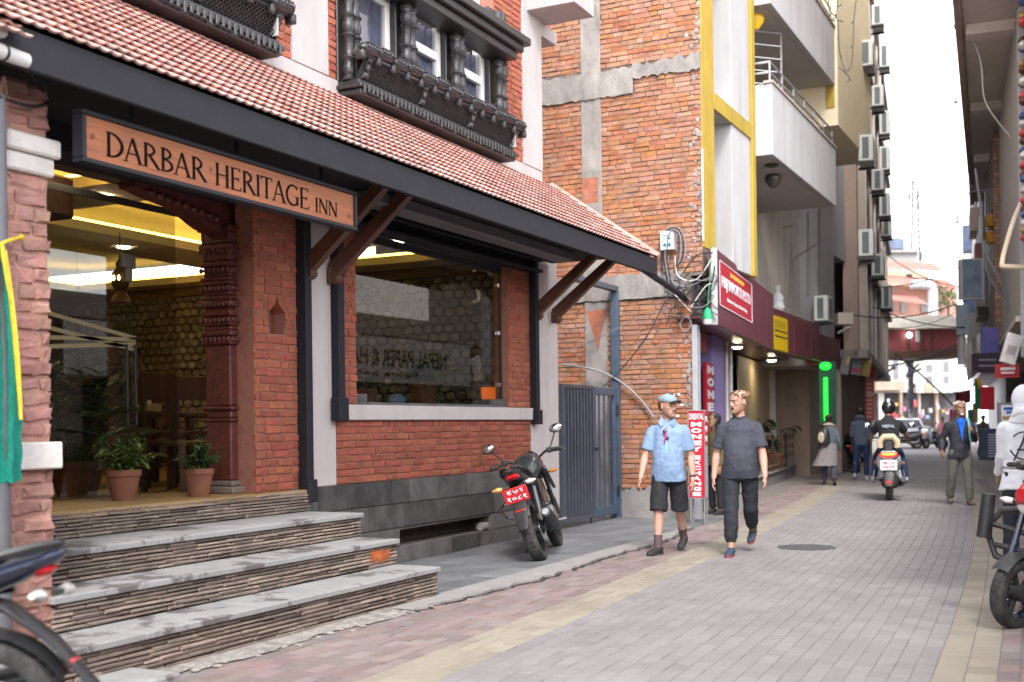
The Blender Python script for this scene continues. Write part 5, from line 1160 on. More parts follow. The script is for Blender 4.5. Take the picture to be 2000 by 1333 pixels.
t = thing('tube_light', 'bright green vertical tube light on the left shop fronts', 'lamp', (0, 0, 0)); M_, w_, h, e, n = facing(1609, 738, 1617, 822, 29); t.location = M_.translation; WM[t] = Matrix.Translation(M_.translation)
MB().lathe([(.05, 0), (.05, h)], M_ @ V((w_ / 2, -.03, 0)), n=10).build('tube', mat('green_glow', (.02, .9, .05), .4, emit=.55, ecol=(.01, 1, .03)), t); MB().box(-.10, w_ + .22, .03, .1, -.1, h + .4).xf(M_).build('back_panel', mat('dark_green', (.004, .05, .03), .5), t)
MB().ell(M_ @ V((w_ / 2, -.03, h + .28)), (.14, .14, .1), 12, 7).build('globe', MATS['green_glow'], t)
b = thing('projecting_pole', 'thin pink pole sticking out over the street at left', 'pole', CAM + ray(1640, 648) * 33); MB().tube([CAM + ray(1638, 650) * 32, CAM + ray(1697, 622) * 36], .035, 6).build('tube', MATS['pvc'], b); MB().ell(CAM + ray(1698, 620) * 36, .09, 8, 6).build('lamp_head', m_white2, b)
b = thing('projecting_lamp', 'thin lamp arm reaching over the street under the bridge', 'lamp', CAM + ray(1712, 740) * 45); MB().tube([CAM + ray(1712, 741) * 45, CAM + ray(1745, 719) * 47], .045, 6).build('arm', m_ledge, b); MB().ell(CAM + ray(1745, 719) * 47, (.16, .1, .08), 8, 6).build('lamp_head', m_white2, b)
# ------------------------------------------------------------------ RIGHT ROW
Rr = Fr((24, -5.40, 0), .105, -1)
m_rsoff = mat('soffit_brown', (.62, .55, .50), .9, var=.12, vs=1.2, dirt=.4, dirtc=(.42, .35, .31), ds=1)
m_rwall = mat('wall_greyish', (.42, .38, .36), .85, var=.2, vs=1.5, dirt=.4)
ra = thing('overhanging_building', 'brown building at right whose upper floors jut over the street', 'building', Rr.p(0, 0, 0))
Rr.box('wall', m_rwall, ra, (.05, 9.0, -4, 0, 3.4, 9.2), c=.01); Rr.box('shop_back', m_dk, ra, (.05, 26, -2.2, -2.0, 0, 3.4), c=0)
OV = Fr((21.5, -4.60, 0), .075, -1); Rr.box('shop_ceiling', m_rsoff, ra, (.05, 26, -2.0, 0.1, 3.3, 3.4), c=0)
OV.box('upper_floors', m_rsoff, ra, (-1.0, 24, -5, .0, 9.3, 15), c=.02)
for s in (3.4, 9.6, 15.8): OV.box('soffit_beam', m_rsoff, ra, (s, s + .45, -1.6, -.06, 9.08, 9.298), c=.02)
OV.box('edge_gutter', m_brown, ra, (-1.0, 24, .002, .14, 9.2, 9.6), c=.02)
for k in range(7): OV.box('window', m_dk, ra, (.4 + k * 3.4, 2.2 + k * 3.4, .005, .03, 10.4, 12.0), c=0)
rb = thing('brick_building', 'narrow raw brick building at right under the jutting floors', 'building', Rr.p(9, 0, 0))
R3 = Rr; bkm = R3.box('wall', m_omort, rb, (9.1, 15, -3, .12, 3.4, 9.0), c=0)
P = Pieces('brick', mat('brown_brick', (.40, .2, .13), .85, var=.3, vs=5, isl=.3, hue=.015, dirt=.3), bkm, 300); MW = wallM(R3.p(9.085, .14, 3.6), -R3.n, -R3.e); brickwork(P, MW, 1.7, 5.3, .24, .08, .02, seed=9, rough=.01, jit=.006); P.done(inframe)
R3.box('window', m_dk, rb, (10, 11.5, .121, .13, 5.2, 6.6), (12.5, 14, .121, .13, 5.2, 6.6), c=0)
rc = thing('cluttered_building', 'far grey building at right covered with boards and air conditioners', 'building', Rr.p(15, 0, 0))
R3.box('wall', mat('wall_bluegrey', (.40, .38, .39), .85, var=.25, vs=1), rc, (15.1, 49, -4, .05, 3.4, 15.5), (26, 49, -4, -.8, 0, 3.4), c=.01)
r_ = random.Random(44); mm_ = [m_brown, m_ledge, mat('board_blue', (.16, .22, .36), .6, var=.3), m_sgrey, m_rwall, m_lime, mat('board_rust', (.32, .12, .08), .7, var=.3)]
for k in range(9):
    s = 16 + k * 3.6
    for z in (5.0, 7.9, 10.8, 13.2): w_ = R3.box('window_frame', m_ledge, rc, (s, s + 1.7, .051, .12, z, z + 1.4), c=.01); R3.box('pane', m_dk, w_, (s + .1, s + 1.6, .121, .13, z + .1, z + 1.3), c=0)
for k in range(12):
    s = r_.uniform(16, 44); z = r_.uniform(4, 13.5); R3.box('balcony_box', mm_[k % 7], rc, (s, s + r_.uniform(1.2, 2.6), .06, r_.uniform(.35, .75), z, z + r_.uniform(.8, 1.6)), c=.02)
for i, y in enumerate((425, 190, 40)): aircon(R3, 1871 if i else 1874, y, f'air conditioner on the far right row against the sky, {["lowest", "middle", "highest"][i]}', out=.3, grp='air conditioners at the sky edge of the right row')
# framed glass box hung on the right row
hboard('large framed bluish glass box hung on the right row below the jutting floors', mat('glassy_blue', (.22, .27, .34), .25, var=.4, vs=2), 1880, 508, 1919, 583, 33, name='display_box', cat='display box', frame_=m_lime, th=.25)
hboard('pale blue meter box under the framed glass box', mat('pale_blue', (.42, .47, .55), .5, var=.15), 1869, 595, 1893, 655, 38, name='meter_box', cat='box')
t = thing('drain_pipe', 'thick pale drain pipe dropping below the meter box at right', 'pipe', CAM + ray(1880, 660) * 38); MB().tube([CAM + ray(1878, 650) * 38.2, CAM + ray(1879, 712) * 38.2], .14, 8).build('tube', m_ac, t)
for i, (y, lab) in enumerate(((432, 'golden lantern over the brick strip at right, upper one'), (464, 'golden lantern over the brick strip at right, lower one'))):
    q = CAM + ray(1938, y) * 31; t = thing('brass_lantern', lab, 'lantern', q, group='golden lanterns at right'); MB().lathe([(.05, .18), (.17, .13), (.19, .02), (.16, -.14), (.08, -.18)], q, n=10).build('body', mat('lantern_gold', (.42, .22, .03), .4, .4, var=.4, vs=15), t); MB().tube([q + V((0, 0, .18)), q + V((0, 0, .3))], .015, 4).build('chain', m_black, t)
# near right corner: white post, goods and storefront
rd = thing('corner_shop_building', 'building at the right edge with a white post and dark shop front', 'building', (20, -5.8, 0)); R4 = Fr((24, -5.40, 0), .06, -1)
R4.box('wall', m_rwall, rd, (-2.4, -.05, -5, -.25, 3.3, 9.0), (-16, -2.4, -5, -.25, 3.3, 3.7), (-16, -3.0, -5, -1.2, 0, 3.3), c=0); [R4.box('shop_opening', m_dk, rd, (-15.5 + k * 3.1, -13.2 + k * 3.1, -1.199, -1.15, .1, 2.5), c=0) for k in range(4)]; R4.box('corner_post', m_white2, rd, (-.35, -.05, -.24, .02, 2.6, 9.0), c=.02); R4.box('shop_interior', m_dk, rd, (-3.0, -.05, -2.5, -2.0, 0, 3.3), c=0); R4.box('corner_pier', m_rwall, rd, (-.3, -.05, -.5, -.1, 0, 2.6), c=.02)  # out-of-view long stretch cut low so more sky light reaches the hotel
for k in range(5):
    for z in (): w_ = R4.box('window_frame', m_white, rd, (-15 + k * 3, -13.2 + k * 3, -.249, -.2, z, z + 1.5), c=.01); R4.box('pane', m_dk, w_, (-14.9 + k * 3, -13.3 + k * 3, -.199, -.19, z + .1, z + 1.4), c=0)
bn = thing('white_banner', 'long white banner lettered HANDICRAFTS on the building across from the hotel', 'banner', R4.p(-6, 0, 2.6)); R4.box('cloth', mat('banner_white', (.72, .72, .74), .7, var=.06), bn, (-10.5, -.9, -.2, -.15, 2.35, 3.25), c=.005)
text('NEPAL PAPER & HANDICRAFTS', R4.p(-4.6, -.145, 2.85), -R4.e, (0, 0, 1), 5.4, .36, m_black, bn, bold=.02); text('Exporter & wholesaler', R4.p(-4.6, -.145, 2.52), -R4.e, (0, 0, 1), 3.2, .14, m_black, bn)
cs = thing('mask_rack', 'tall rack crowded with colourful carved masks at the top right edge', 'rack', R4.p(-1, .1, 6)); 
R4.box('back_board', m_dk, cs, (-1.6, -.37, -.23, -.15, 4.6, 9.0), c=0); mb = {}; r_ = random.Random(5)
for k in range(34):
    m = [m_sred, m_sgold, m_lime, mat('mask_blue', (.06, .1, .25), .5, var=.2), m_strut][k % 5]; mb.setdefault(m.name, MB()).ell(R4.p(-.5 - r_.random() * .9, -.08, 4.7 + k * .125), (.16, .1, .08), 8, 5)
for n_, b in mb.items(): stuff(b.build('mask', MATS[n_], cs))
# unseen opposite houses, mirrored in hotel glass, built low to let in sky light
re = thing('row_house', 'plain unseen house opposite the hotel steps, kept low to let in sky light', 'building', (0, -7.6, 0)); R5 = Fr((7.9, -6.9, 0), .06, -1)
R5.box('wall', m_beige, re, (-22, 0, -5, -.6, 2.8, 3.3), (-22, 0, -5, -1.0, 0, 2.8), c=0)
for k in range(7):
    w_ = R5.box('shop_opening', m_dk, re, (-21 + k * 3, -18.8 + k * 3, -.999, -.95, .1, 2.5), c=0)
    for z in (): w_ = R5.box('window_frame', m_white, re, (-20.6 + k * 3, -19.2 + k * 3, -.599, -.55, z, z + .4), c=.01); R5.box('pane', m_dk, w_, (-20.5 + k * 3, -19.3 + k * 3, -.549, -.54, z + .1, z + 1.2), c=0)
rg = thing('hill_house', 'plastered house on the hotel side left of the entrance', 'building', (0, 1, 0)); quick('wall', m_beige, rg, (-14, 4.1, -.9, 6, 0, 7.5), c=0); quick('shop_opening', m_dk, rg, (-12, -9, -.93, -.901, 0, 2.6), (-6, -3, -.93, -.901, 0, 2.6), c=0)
# boards and goods along the right pavement
hboard('small red shop sign with white lines on the right row', m_sred, 1950, 714, 1987, 735, 22, lines=((.1, .9, .55, .8, m_pw), (.15, .85, .2, .4, m_pw)), frame_=m_sred)
hboard('plain dark red board leaning out above the right pavement', mat('board_crimson', (.36, .006, .02), .6, var=.1, vs=2), 1917, 756, 1943, 801, 26, name='red_board', cat='board')
hboard('white printed menu board with blue heading beside the white hoodie', m_pw, 1955, 790, 1990, 832, 19, lines=((.15, .95, .72, .86, mat('print_blue', (.05, .14, .45), .5)), (.3, .95, .56, .68, MATS['print_blue']), (.1, .95, .28, .44, m_sgold), (.1, .95, .08, .2, mat('print_green', (.1, .3, .08), .5))), frame_=m_alu, name='menu_board')
hboard('large tilted white signboard with worn print hanging at right', mat('worn_white', (.55, .51, .49), .6, var=.3, vs=3), 1962, 652, 1992, 712, 21, rot=.3, lines=((.2, .8, .3, .6, mat('print_worn', (.34, .29, .3), .6, var=.3)),))
hboard('blue violet panel over the dark right shop', mat('panel_violet', (.13, .12, .35), .6, var=.25), 1919, 640, 1952, 690, 29, name='panel', cat='panel')
hboard('dark awning sign with faint lines below the violet panel', mat('awning_dark', (.05, .03, .045), .6, var=.3), 1900, 690, 1958, 728, 28, name='awning_sign', lines=((.2, .8, .6, .68, m_sgrey), (.2, .8, .3, .38, m_sgrey)))
t = hboard('dark blue display stand with rows of white lines on the right pavement', mat('stand_navy', (.02, .035, .07), .5, var=.2), 1928, 838, 1952, 900, 22.5, name='display_stand', cat='display stand', lines=tuple((.1, .95, .12 + k * .085, .155 + k * .085, m_sgrey) for k in range(9)), th=.4)
hboard('green curtain panel hanging at the far right shop', mat('panel_green', (.0, .15, .06), .7, var=.2), 1906, 740, 1915, 800, 30, name='green_curtain', cat='curtain'); hboard('orange garland hanging beside the green panel at right', mat('marigold', (.7, .3, .01), .7, var=.3, vs=30), 1911, 738, 1917, 760, 29.8, name='garland', cat='garland', rot=-.3)
rows = []
for i in range(9):
    v = i / 8; rows.append([CAM + ray(1880 + (1915 - 1880) * u + 10 * v * (1 - u), 650 + 75 * v + 30 * (1 - u) * (1 - v * .3)) * (31 + .25 * math.sin(u * 9 + v * 2)) for u in [j / 10 for j in range(11)]])
tag(MB().sheet(rows).build('white_awning', mat('tarp_white', (.60, .56, .55), .7, var=.2, vs=3, dirt=.3), smooth=60), 'crumpled white tarpaulin awning jutting out on the right row', 'awning')
rows = []
for i in range(7):
    v = i / 6; rows.append([CAM + ray(1866 + 30 * u, 768 + 26 * v - 8 * u) * (48 + .3 * math.sin(u * 8)) for u in [j / 6 for j in range(7)]])
tag(MB().sheet(rows).build('patterned_cloth', mat('cloth_maroon', (.28, .02, .05), .8, var=.5, vs=3), smooth=60), 'dark red patterned cloth hanging at the far right shops', 'cloth')
cl_ = [(m_sred, 1868), (mat('cloth_orange', (.6, .22, .03), .8, var=.2), 1880), (mat('cloth_teal', (.03, .25, .25), .8, var=.2), 1893), (m_sgold, 1903), (mat('cloth_pink', (.5, .16, .25), .8, var=.2), 1858)]
for i, (m, x) in enumerate(cl_): hboard(f'{["red", "orange", "teal", "ochre", "pink"][i]} garment hanging among the goods at the far right shops', m, x, 800 - (i % 2) * 12, x + 8, 826, 44 - i * 2, name='hanging_garment', cat='garment', th=.15, grp='garments hung along the right shops')
for k, (l, r0) in enumerate(((((1868, 395), (1912, 372), (1960, 400), (1985, 450)), 30), (((1916, 440), (1925, 520), (1950, 570), (1985, 625)), 27), (((1880, 20), (1915, 120), (1925, 200), (1975, 270)), 24), (((1905, 330), (1917, 420), (1921, 480), (1960, 560)), 26), (((1862, 330), (1900, 365), (1930, 372), (1990, 345)), 32))):
    b = MB().tube(spl([CAM + ray(*p) * r0 for p in l]), .03 if k in (1, 3) else .015, 5).build('overhead_cable', m_wg if k != 2 else m_ac); tag(b, ['wire arching from the far right row to the corner', 'thick dark cable bundle running down the right row', 'thin pale wire sagging under the jutting brown floors', 'cable bundle hanging beside the brick strip at right', 'wire strung across below the jutting floors'][k], 'cable')
t = thing('conduit_pipe', 'bent cream plastic pipe sticking out at the right edge', 'pipe', CAM + ray(1960, 520) * 21); MB().tube(spl([CAM + ray(*p) * 21 for p in ((1996, 395), (1980, 430), (1962, 490), (1957, 515), (1958, 520), (1966, 521), (2000, 523))], 4), .045, 7).build('tube', mat('pvc_cream', (.56, .45, .33), .5, var=.1), t)
# ------------------------------------------------------------------ STREET END
def D(x, y, d): return CAM + ray(x, y) * d
def face_block(name, m, parent, x0, y0, x1, y1, d, th=3, c=.02):
    M_, w_, h, e, n = facing(x0, y0, x1, y1, d); MB().box(0, w_, 0, th, 0, h, c=c).xf(M_).build(name, m, parent); return M_, w_, h
fb_ = thing('footbridge', 'covered dark red footbridge crossing above the street', 'bridge', D(1790, 695, 57)); m_bred = mat('bridge_red', (.20, .035, .035), .6, var=.25, vs=1, dirt=.3)
M_, w_, h, e, n = facing(1708, 645, 1872, 690, 57, 2)
MB().box(0, w_, 0, .15, .1, h, c=.01).xf(M_).build('side_panel', m_bred, fb_); MB().box(-.1, w_ + .1, -.1, 2, -.28, .09, c=.02).xf(M_).build('deck_beam', m_dwood, fb_)
MB().prism([M_ @ V((-.1, -.5, h + .02)), M_ @ V((-.1, .9, h + .75)), M_ @ V((-.1, 2.2, h + .02))], M_.to_3x3() @ V((w_ + .2, 0, 0))).build('roof', mat('bridge_roof', (.40, .36, .30), .85, var=.25, vs=1.5), fb_, smooth=0)
for u in (.13, .40, .56, .68): MB().box(u * w_ - .08, u * w_ + .08, -.05, -.002, .05, h, c=.005).xf(M_).build('post', m_dwood, fb_)
w2 = MB().box(.49 * w_, .54 * w_, -.03, -.004, .45 * h, .95 * h, c=.01).xf(M_).build('window', m_white2, fb_); MB().ell(M_ @ V((.405 * w_, -.15, h * .75)), .13, 10, 7).build('bridge_lamp', mat('lamp_cold', (1, 1, 1), .5, emit=4), fb_)
for i, (a, c_, sg_) in enumerate((((1700, 716), (1868, 672), 12), ((1712, 690), (1872, 676), 22), ((1745, 690), (1868, 800), -6))):
    pts = [D(a[0] + (c_[0] - a[0]) * t_, a[1] + (c_[1] - a[1]) * t_ + sg_ * 4 * t_ * (1 - t_), 54) for t_ in [k / 8 for k in range(9)]]; tag(MB().tube(pts, .04, 5).build('overhead_cable', m_black), ['thin cable slanting across the street under the bridge, rising right', 'dark cable sagging along the front of the red footbridge', 'cable dropping from the bridge towards the far right shops'][i], 'cable')
m_fw, m_fp, m_fs = mat('far_white', (.46, .42, .39), .85, var=.1, vs=.6), mat('far_pink', (.40, .15, .12), .85, var=.12, vs=.5), mat('far_salmon', (.42, .22, .17), .85, var=.12, vs=.5)
m_fwin = mat('far_glass', (.16, .15, .16), .4, var=.3)
fw_ = thing('white_shop_building', 'white building with shops facing down the end of the street', 'building', D(1790, 850, 86)); face_block('wall', m_fw, fw_, 1700, 640, 1885, 768, 86)
for (x0, x1, y0, y1) in ((1722, 1734, 700, 745), (1744, 1756, 700, 745), (1808, 1822, 712, 728), (1808, 1822, 734, 752), (1842, 1854, 705, 728), (1842, 1854, 734, 752)): M_, w_, h = face_block('window_frame', m_white2, fw_, x0, y0, x1, y1, 85.95, .1); MB().box(.1 * w_, .9 * w_, -.01, -.002, .06 * h, .94 * h).xf(M_).build('pane', m_fwin, fw_)
face_block('sign_band', mat('far_tan', (.36, .26, .2), .8, var=.2, vs=1), fw_, 1712, 745, 1766, 763, 85, 1); face_block('shop_opening', mat('far_dark', (.07, .06, .065), .7, var=.6, vs=1.5), fw_, 1700, 768, 1885, 838, 86.5)
for i, (x0, x1, m) in enumerate(((1790, 1806, m_fw), (1807, 1822, MATS['far_tan']), (1823, 1840, m_fw), (1841, 1852, m_fw), (1853, 1862, mat('far_cyan', (.3, .5, .55), .6)))): face_block('shop_sign', m, fw_, x0, 750, x1, 768, 85.2, .4)
for i, (x0, x1) in enumerate(((1718, 1728), (1758, 1764), (1795, 1799), (1828, 1834))): face_block('shop_pillar', MATS['far_tan'] if i % 2 else m_fw, fw_, x0, 768, x1, 838, 85.8, .3)
r_ = random.Random(8); gm = [m_sred, m_sgold, m_fw, MATS['cloth_pink'], MATS['board_blue'], m_brown]
for k in range(22): x = r_.uniform(1735, 1860); y = r_.uniform(775, 825); face_block('shop_goods', gm[k % 6], fw_, x, y, x + r_.uniform(4, 9), y + r_.uniform(5, 12), 85.5 - k * .02, .3)
fp_ = thing('pink_building', 'salmon pink building with flared roofs rising beyond the footbridge', 'building', D(1790, 640, 115)); face_block('wall', m_fs, fp_, 1718, 560, 1870, 690, 115, 8)
face_block('upper_floor', mat('far_cream', (.45, .33, .24), .85, var=.1), fp_, 1735, 530, 1815, 560, 118, 6)
for (x0, y0, x1, y1, d) in ((1728, 512, 1835, 524, 112), (1722, 540, 1790, 552, 110), (1790, 545, 1862, 556, 113), (1728, 575, 1800, 586, 109)):
    M_, w_, h, e, n = facing(x0, y0, x1, y1, d); MB().prism([M_ @ V((-.3, -1, 0)), M_ @ V((w_ + .3, -1, -.6)), M_ @ V((w_, 1.5, h)), M_ @ V((0, 1.5, h + .3))], M_.to_3x3() @ V((0, 1.2, .25))).build('roof', m_fp, fp_, smooth=0)
for (x0, x1, y0, y1) in ((1738, 1746, 590, 610), (1760, 1770, 590, 612), (1800, 1812, 585, 610), (1770, 1782, 536, 548), (1825, 1835, 590, 610)): face_block('window', m_fwin, fp_, x0, y0, x1, y1, 114.8, .1, 0)
fg = thing('grey_building', 'grey flat roofed building with a blue water tank far behind', 'building', D(1750, 560, 135)); face_block('wall', mat('far_grey', (.24, .23, .23), .85, var=.1), fg, 1716, 492, 1792, 600, 135, 8); face_block('roof_slab', m_ledge, fg, 1712, 489, 1795, 494, 134.5, 9)
q = D(1749, 490, 136); MB().lathe([(.9, 0), (1.0, .1), (1.0, 1.2), (.6, 1.4), (.25, 1.5)], q, n=14).build('water_tank', mat('tank_blue', (.10, .13, .2), .5), fg)
q = D(1805, 646, 84); t = thing('white_duct', 'fat white ventilation duct bending up behind the footbridge', 'duct', q); MB().tube(spl([D(1822, 640, 84), D(1822, 585, 84), D(1820, 562, 84), D(1806, 556, 84), D(1780, 556, 84)], 5), .34, 10).build('tube', m_white2, t)
# lattice mast
m_blkm = mat('mast_dark', (.05, .05, .055), .7)
tw = thing('telecom_mast', 'thin lattice telecom mast standing against the white sky', 'mast', D(1788, 560, 150)); b = MB(); top, bot = D(1788, 352, 150), D(1790, 600, 150); hT = top.z - bot.z
for k in range(22):
    z0, z1 = bot.z + hT * k / 22, bot.z + hT * (k + 1) / 22; w0 = .75 - .5 * k / 22; w1 = .75 - .5 * (k + 1) / 22
    for sx, sy in ((-1, -1), (1, -1), (1, 1), (-1, 1)):
        b.tube([(bot.x + sx * w0, bot.y + sy * w0, z0), (bot.x + sx * w1, bot.y + sy * w1, z1)], .085, 4, cap=False)
    for (a, c_) in (((-1, -1), (1, -1)), ((1, -1), (1, 1)), ((-1, 1), (-1, -1))): b.tube([(bot.x + a[0] * w0, bot.y + a[1] * w0, z0), (bot.x + c_[0] * w1, bot.y + c_[1] * w1, z1)], .06, 4, cap=False)
b.build('lattice', m_blkm, tw); r_ = random.Random(2)
for k in range(14): z = top.z - (r_.random() * 3.2 if k < 9 else 9 + r_.random() * 1.5); a = r_.random() * 6.28; MB().box(top.x + math.cos(a) * .9 - .12, top.x + math.cos(a) * .9 + .12, top.y + math.sin(a) * .9 - .12, top.y + math.sin(a) * .9 + .12, z - .5, z + .4, c=.03).build('antenna', m_ledge, tw)
q = D(1852, 590, 100); t = thing('roof_tree', 'small bright green bush on a roof beside the right row', 'tree', q); b = MB(); r_ = random.Random(4)
for k in range(220): p = q + V((r_.gauss(0, .7), r_.gauss(0, .7), r_.gauss(.3, .6))); leaf(b, p, V((r_.uniform(-1, 1), r_.uniform(-1, 1), r_.uniform(-.5, 1))), .4, .22, .3, 2)
b.build('crown', mat('tree_leaf', (.06, .13, .03), .6, var=.3, isl=.5), t, smooth=60, fix=False); MB().tube([q + V((0, 0, -2.5)), q], .12, 6).build('trunk', m_strut, t)
# utility pole with its cable knot in the far street
up = thing('utility_pole', 'utility pole wrapped in a dark knot of cables at the street end', 'pole', D(1778, 845, 66)); MB().tube([D(1781, 850, 66), D(1777, 640, 66)], [.16, .12], 8).build('post', m_ledge, up); b = MB(); r_ = random.Random(9)
for k in range(60): y = r_.uniform(695, 790); b.tube([D(1778 + r_.gauss(0, 6) * (1 if y < 730 else .5), y, 65.8), D(1778 + r_.gauss(0, 5), y + r_.uniform(8, 30), 65.7)], .06, 4)
stuff(b.build('cable_knot', mat('cable_dark', (.05, .05, .06), .6), up))
# hills of houses closing the view at the end

# thin wires strung across the lane further down
for k, (a, c_, d0, d1, sg_) in enumerate((((1690, 560), (1880, 520), 38, 40, 14), ((1700, 470), (1872, 560), 44, 42, 18), ((1706, 600), (1885, 640), 36, 38, 10), ((1725, 640), (1868, 610), 50, 50, 12), ((1640, 610), (1890, 585), 31, 35, 22))):
    pts = [(CAM + ray(a[0] + (c_[0] - a[0]) * t_, a[1] + (c_[1] - a[1]) * t_ + sg_ * 4 * t_ * (1 - t_)) * (d0 + (d1 - d0) * t_)) for t_ in [q / 10 for q in range(11)]]
    tag(MB().tube(pts, .016, 4).build('street_wire', m_black), ['wire sagging over the lane at mid height, rising to the right', 'wire slanting down to the right across the lane from the air conditioners', 'low wire over the lane just above the footbridge roof', 'short wire in front of the white duct at the street end', 'long nearest wire sagging from the left cabinet to the right row'][k], 'wire')
# ================================================================== VEHICLES
m_tyre = mat('tyre_rubber', (.025, .024, .024), .85, var=.3, vs=20, bump=.3, bs=80, dirt=.6, dirtc=(.12, .105, .095), ds=9)
m_chrome = mat('chrome_metal', (.62, .62, .64), .18, 1, var=.05); m_alloy = mat('engine_alloy', (.28, .28, .29), .45, .7, var=.3, vs=15, dirt=.4)
m_blkp = mat('black_plastic', (.02, .02, .022), .45, var=.2, vs=8, dirt=.3, dirtc=(.08, .075, .07), ds=6); m_seat = mat('seat_vinyl', (.018, .018, .02), .5, var=.2, bump=.2, bs=150)
m_bgrey = mat('bike_graphite', (.035, .04, .045), .3, .3, var=.15, coat=.6, dirt=.35, dirtc=(.1, .1, .1), ds=5); m_bred_ = mat('bike_red', (.40, .012, .015), .25, var=.05, coat=.7)
m_bblue = mat('bike_blueblack', (.018, .025, .055), .25, .2, var=.2, coat=.8, dirt=.2)
m_lred, m_lamb, m_lclr = mat('lens_red', (.55, .01, .015), .2, var=.02, coat=1), mat('lens_amber', (.75, .3, .06), .2, var=.05, coat=1), mat('lens_clear', (.6, .58, .55), .15, var=.05, coat=1)
m_mir = mat('mirror_glass', (.8, .82, .85), .04, 1, var=.0); m_plate = mat('plate_red', (.55, .02, .03), .4, var=.04); m_darkgl = mat('dark_visor', (.015, .017, .02), .08, var=0, coat=1)
def motorcycle(M, lab, body, plate=None, seatm=None, nose=True, mirrors=True, WR=.31, guard=False, tailband=None, group=None, rearplate=True):
    t = thing('motorcycle', lab, 'motorcycle', M=M, group=group); q = lambda n, m, b, p=t, s=40: b.build(n, m, p, smooth=s, local=True)
    def wheel(x, tw):
        R_ = WR; hub = MB().lathe([(.03, -tw * .7), (.055, -tw * .6), (.055, tw * .6), (.03, tw * .7)], (x, 0, R_), (0, 1, 0), 14); wl = q('wheel', m_blkp, hub)
        pr = [(R_ - .075, -tw * .42), (R_ - .045, -tw * .5), (R_ - .015, -tw * .42), (R_ - .003, -tw * .22), (R_, 0), (R_ - .003, tw * .22), (R_ - .015, tw * .42), (R_ - .045, tw * .5), (R_ - .075, tw * .42)]
        q('tyre', m_tyre, MB().lathe(pr, (x, 0, R_), (0, 1, 0), 40, closed=True), wl)
        b = MB()
        for k in range(40):
            a = k * math.pi / 20
            for sy in (-1, 1):
                mm = Matrix.Translation((x, 0, R_)) @ Matrix.Rotation(a + (.04 if sy > 0 else 0), 4, 'Y'); b.box(-.014, .014, sy * tw * .03, sy * tw * .26, R_ - .012, R_ - .0002, c=.003, M=mm)
        stuff(q('tread_block', m_tyre, b, wl))
        q('rim', m_blkp if body is not m_bred_ else m_bblue, MB().lathe([(R_ - .08, -tw * .4), (R_ - .065, -tw * .42), (R_ - .06, 0), (R_ - .065, tw * .42), (R_ - .08, tw * .4), (R_ - .095, .0)], (x, 0, R_), (0, 1, 0), 36, closed=True), wl)
        for k in range(5):
            a = k * 2 * math.pi / 5 + .3; b = MB()
            for o in (-.09, .09): b.tube([(x + math.sin(a) * .04, 0, R_ + math.cos(a) * .04), (x + math.sin(a + o) * .14, 0, R_ + math.cos(a + o) * .14), (x + math.sin(a + o) * (R_ - .085), 0, R_ + math.cos(a + o) * (R_ - .085))], [.016, .012, .014], 6)
            q('spoke', m_blkp, b, wl)
        q('brake_disc', m_chrome, MB().lathe([(.075, -.002), (.135, -.002), (.135, .002), (.075, .002)], (x, -tw * .75, R_), (0, 1, 0), 26, closed=True), wl)
    wheel(-.67, .13); wheel(.67, .10)
    # forks, yoke, headlamp
    for sy in (-.1, .1): q('fork', m_blkp if not guard else m_bblue, MB().tube([(.67, sy, WR), (.60, sy, .52)], .03, 8).tube([(.60, sy, .5), (.47, sy, .93)], .022, 8))
    q('front_fender', m_blkp if guard else body, MB().sheet([[(.67 + math.sin(a) * (WR + .025), y, WR + math.cos(a) * (WR + .025) - abs(y) * abs(y) * 4) for y in (-.06, -.03, 0, .03, .06)] for a in [-.95 + .13 * k for k in range(15)]]), s=60)
    if nose: q('headlamp_cowl', body, MB().tube([(.48, 0, .86), (.56, 0, .86), (.63, 0, .82), (.66, 0, .79)], [(.06, .08), (.11, .13), (.10, .11), (.07, .06)], 12)); q('headlamp', m_lclr, MB().ell((.645, 0, .80), (.03, .075, .06), 12, 8)); q('windscreen', m_darkgl, MB().tube([(.56, 0, .93), (.52, 0, 1.02), (.49, 0, 1.06)], [(.11, .02), (.09, .015), (.05, .01)], 10)); q('instrument_dial', m_darkgl, MB().tube([(.46, 0, .97), (.50, 0, 1.01)], [(.09, .05), (.085, .045)], 12))
    hb = q('handlebar', m_blkp, MB().tube([(.30, .37, 1.0), (.40, .2, 1.015), (.46, .08, .96), (.46, -.08, .96), (.40, -.2, 1.015), (.30, -.37, 1.0)], .014, 8))
    for sy in (-1, 1):
        q('grip', m_tyre, MB().tube([(.345, sy * .29, 1.012), (.285, sy * .40, .996)], .02, 8), hb); q('switch_box', m_blkp, MB().box(.34, .40, sy * .22, sy * .28, .985, 1.045, c=.012), hb)
        q('lever', m_alloy, MB().tube([(.38, sy * .24, 1.0), (.375, sy * .33, .985), (.33, sy * .42, .98)], .008, 5), hb)
        if mirrors: mr = q('mirror', m_blkp, MB().tube([(.39, sy * .25, 1.02), (.42, sy * .30, 1.10), (.42, sy * .34, 1.16), (.40, sy * .35, 1.20)], .008, 5).ell((.40, sy * .38, 1.215), (.018, .075, .048), 12, 8)); q('mirror_glass', m_mir, MB().ell((.387, sy * .38, 1.215), (.010, .066, .040), 12, 8), mr)
    # tank, seat, tail
    q('fuel_tank', body, MB().tube([(.44, 0, .85), (.38, 0, .89), (.25, 0, .91), (.08, 0, .89), (-.06, 0, .82), (-.12, 0, .79)], [(.05, .04), (.13, .12), (.165, .15), (.15, .14), (.10, .10), (.06, .05)], 14))
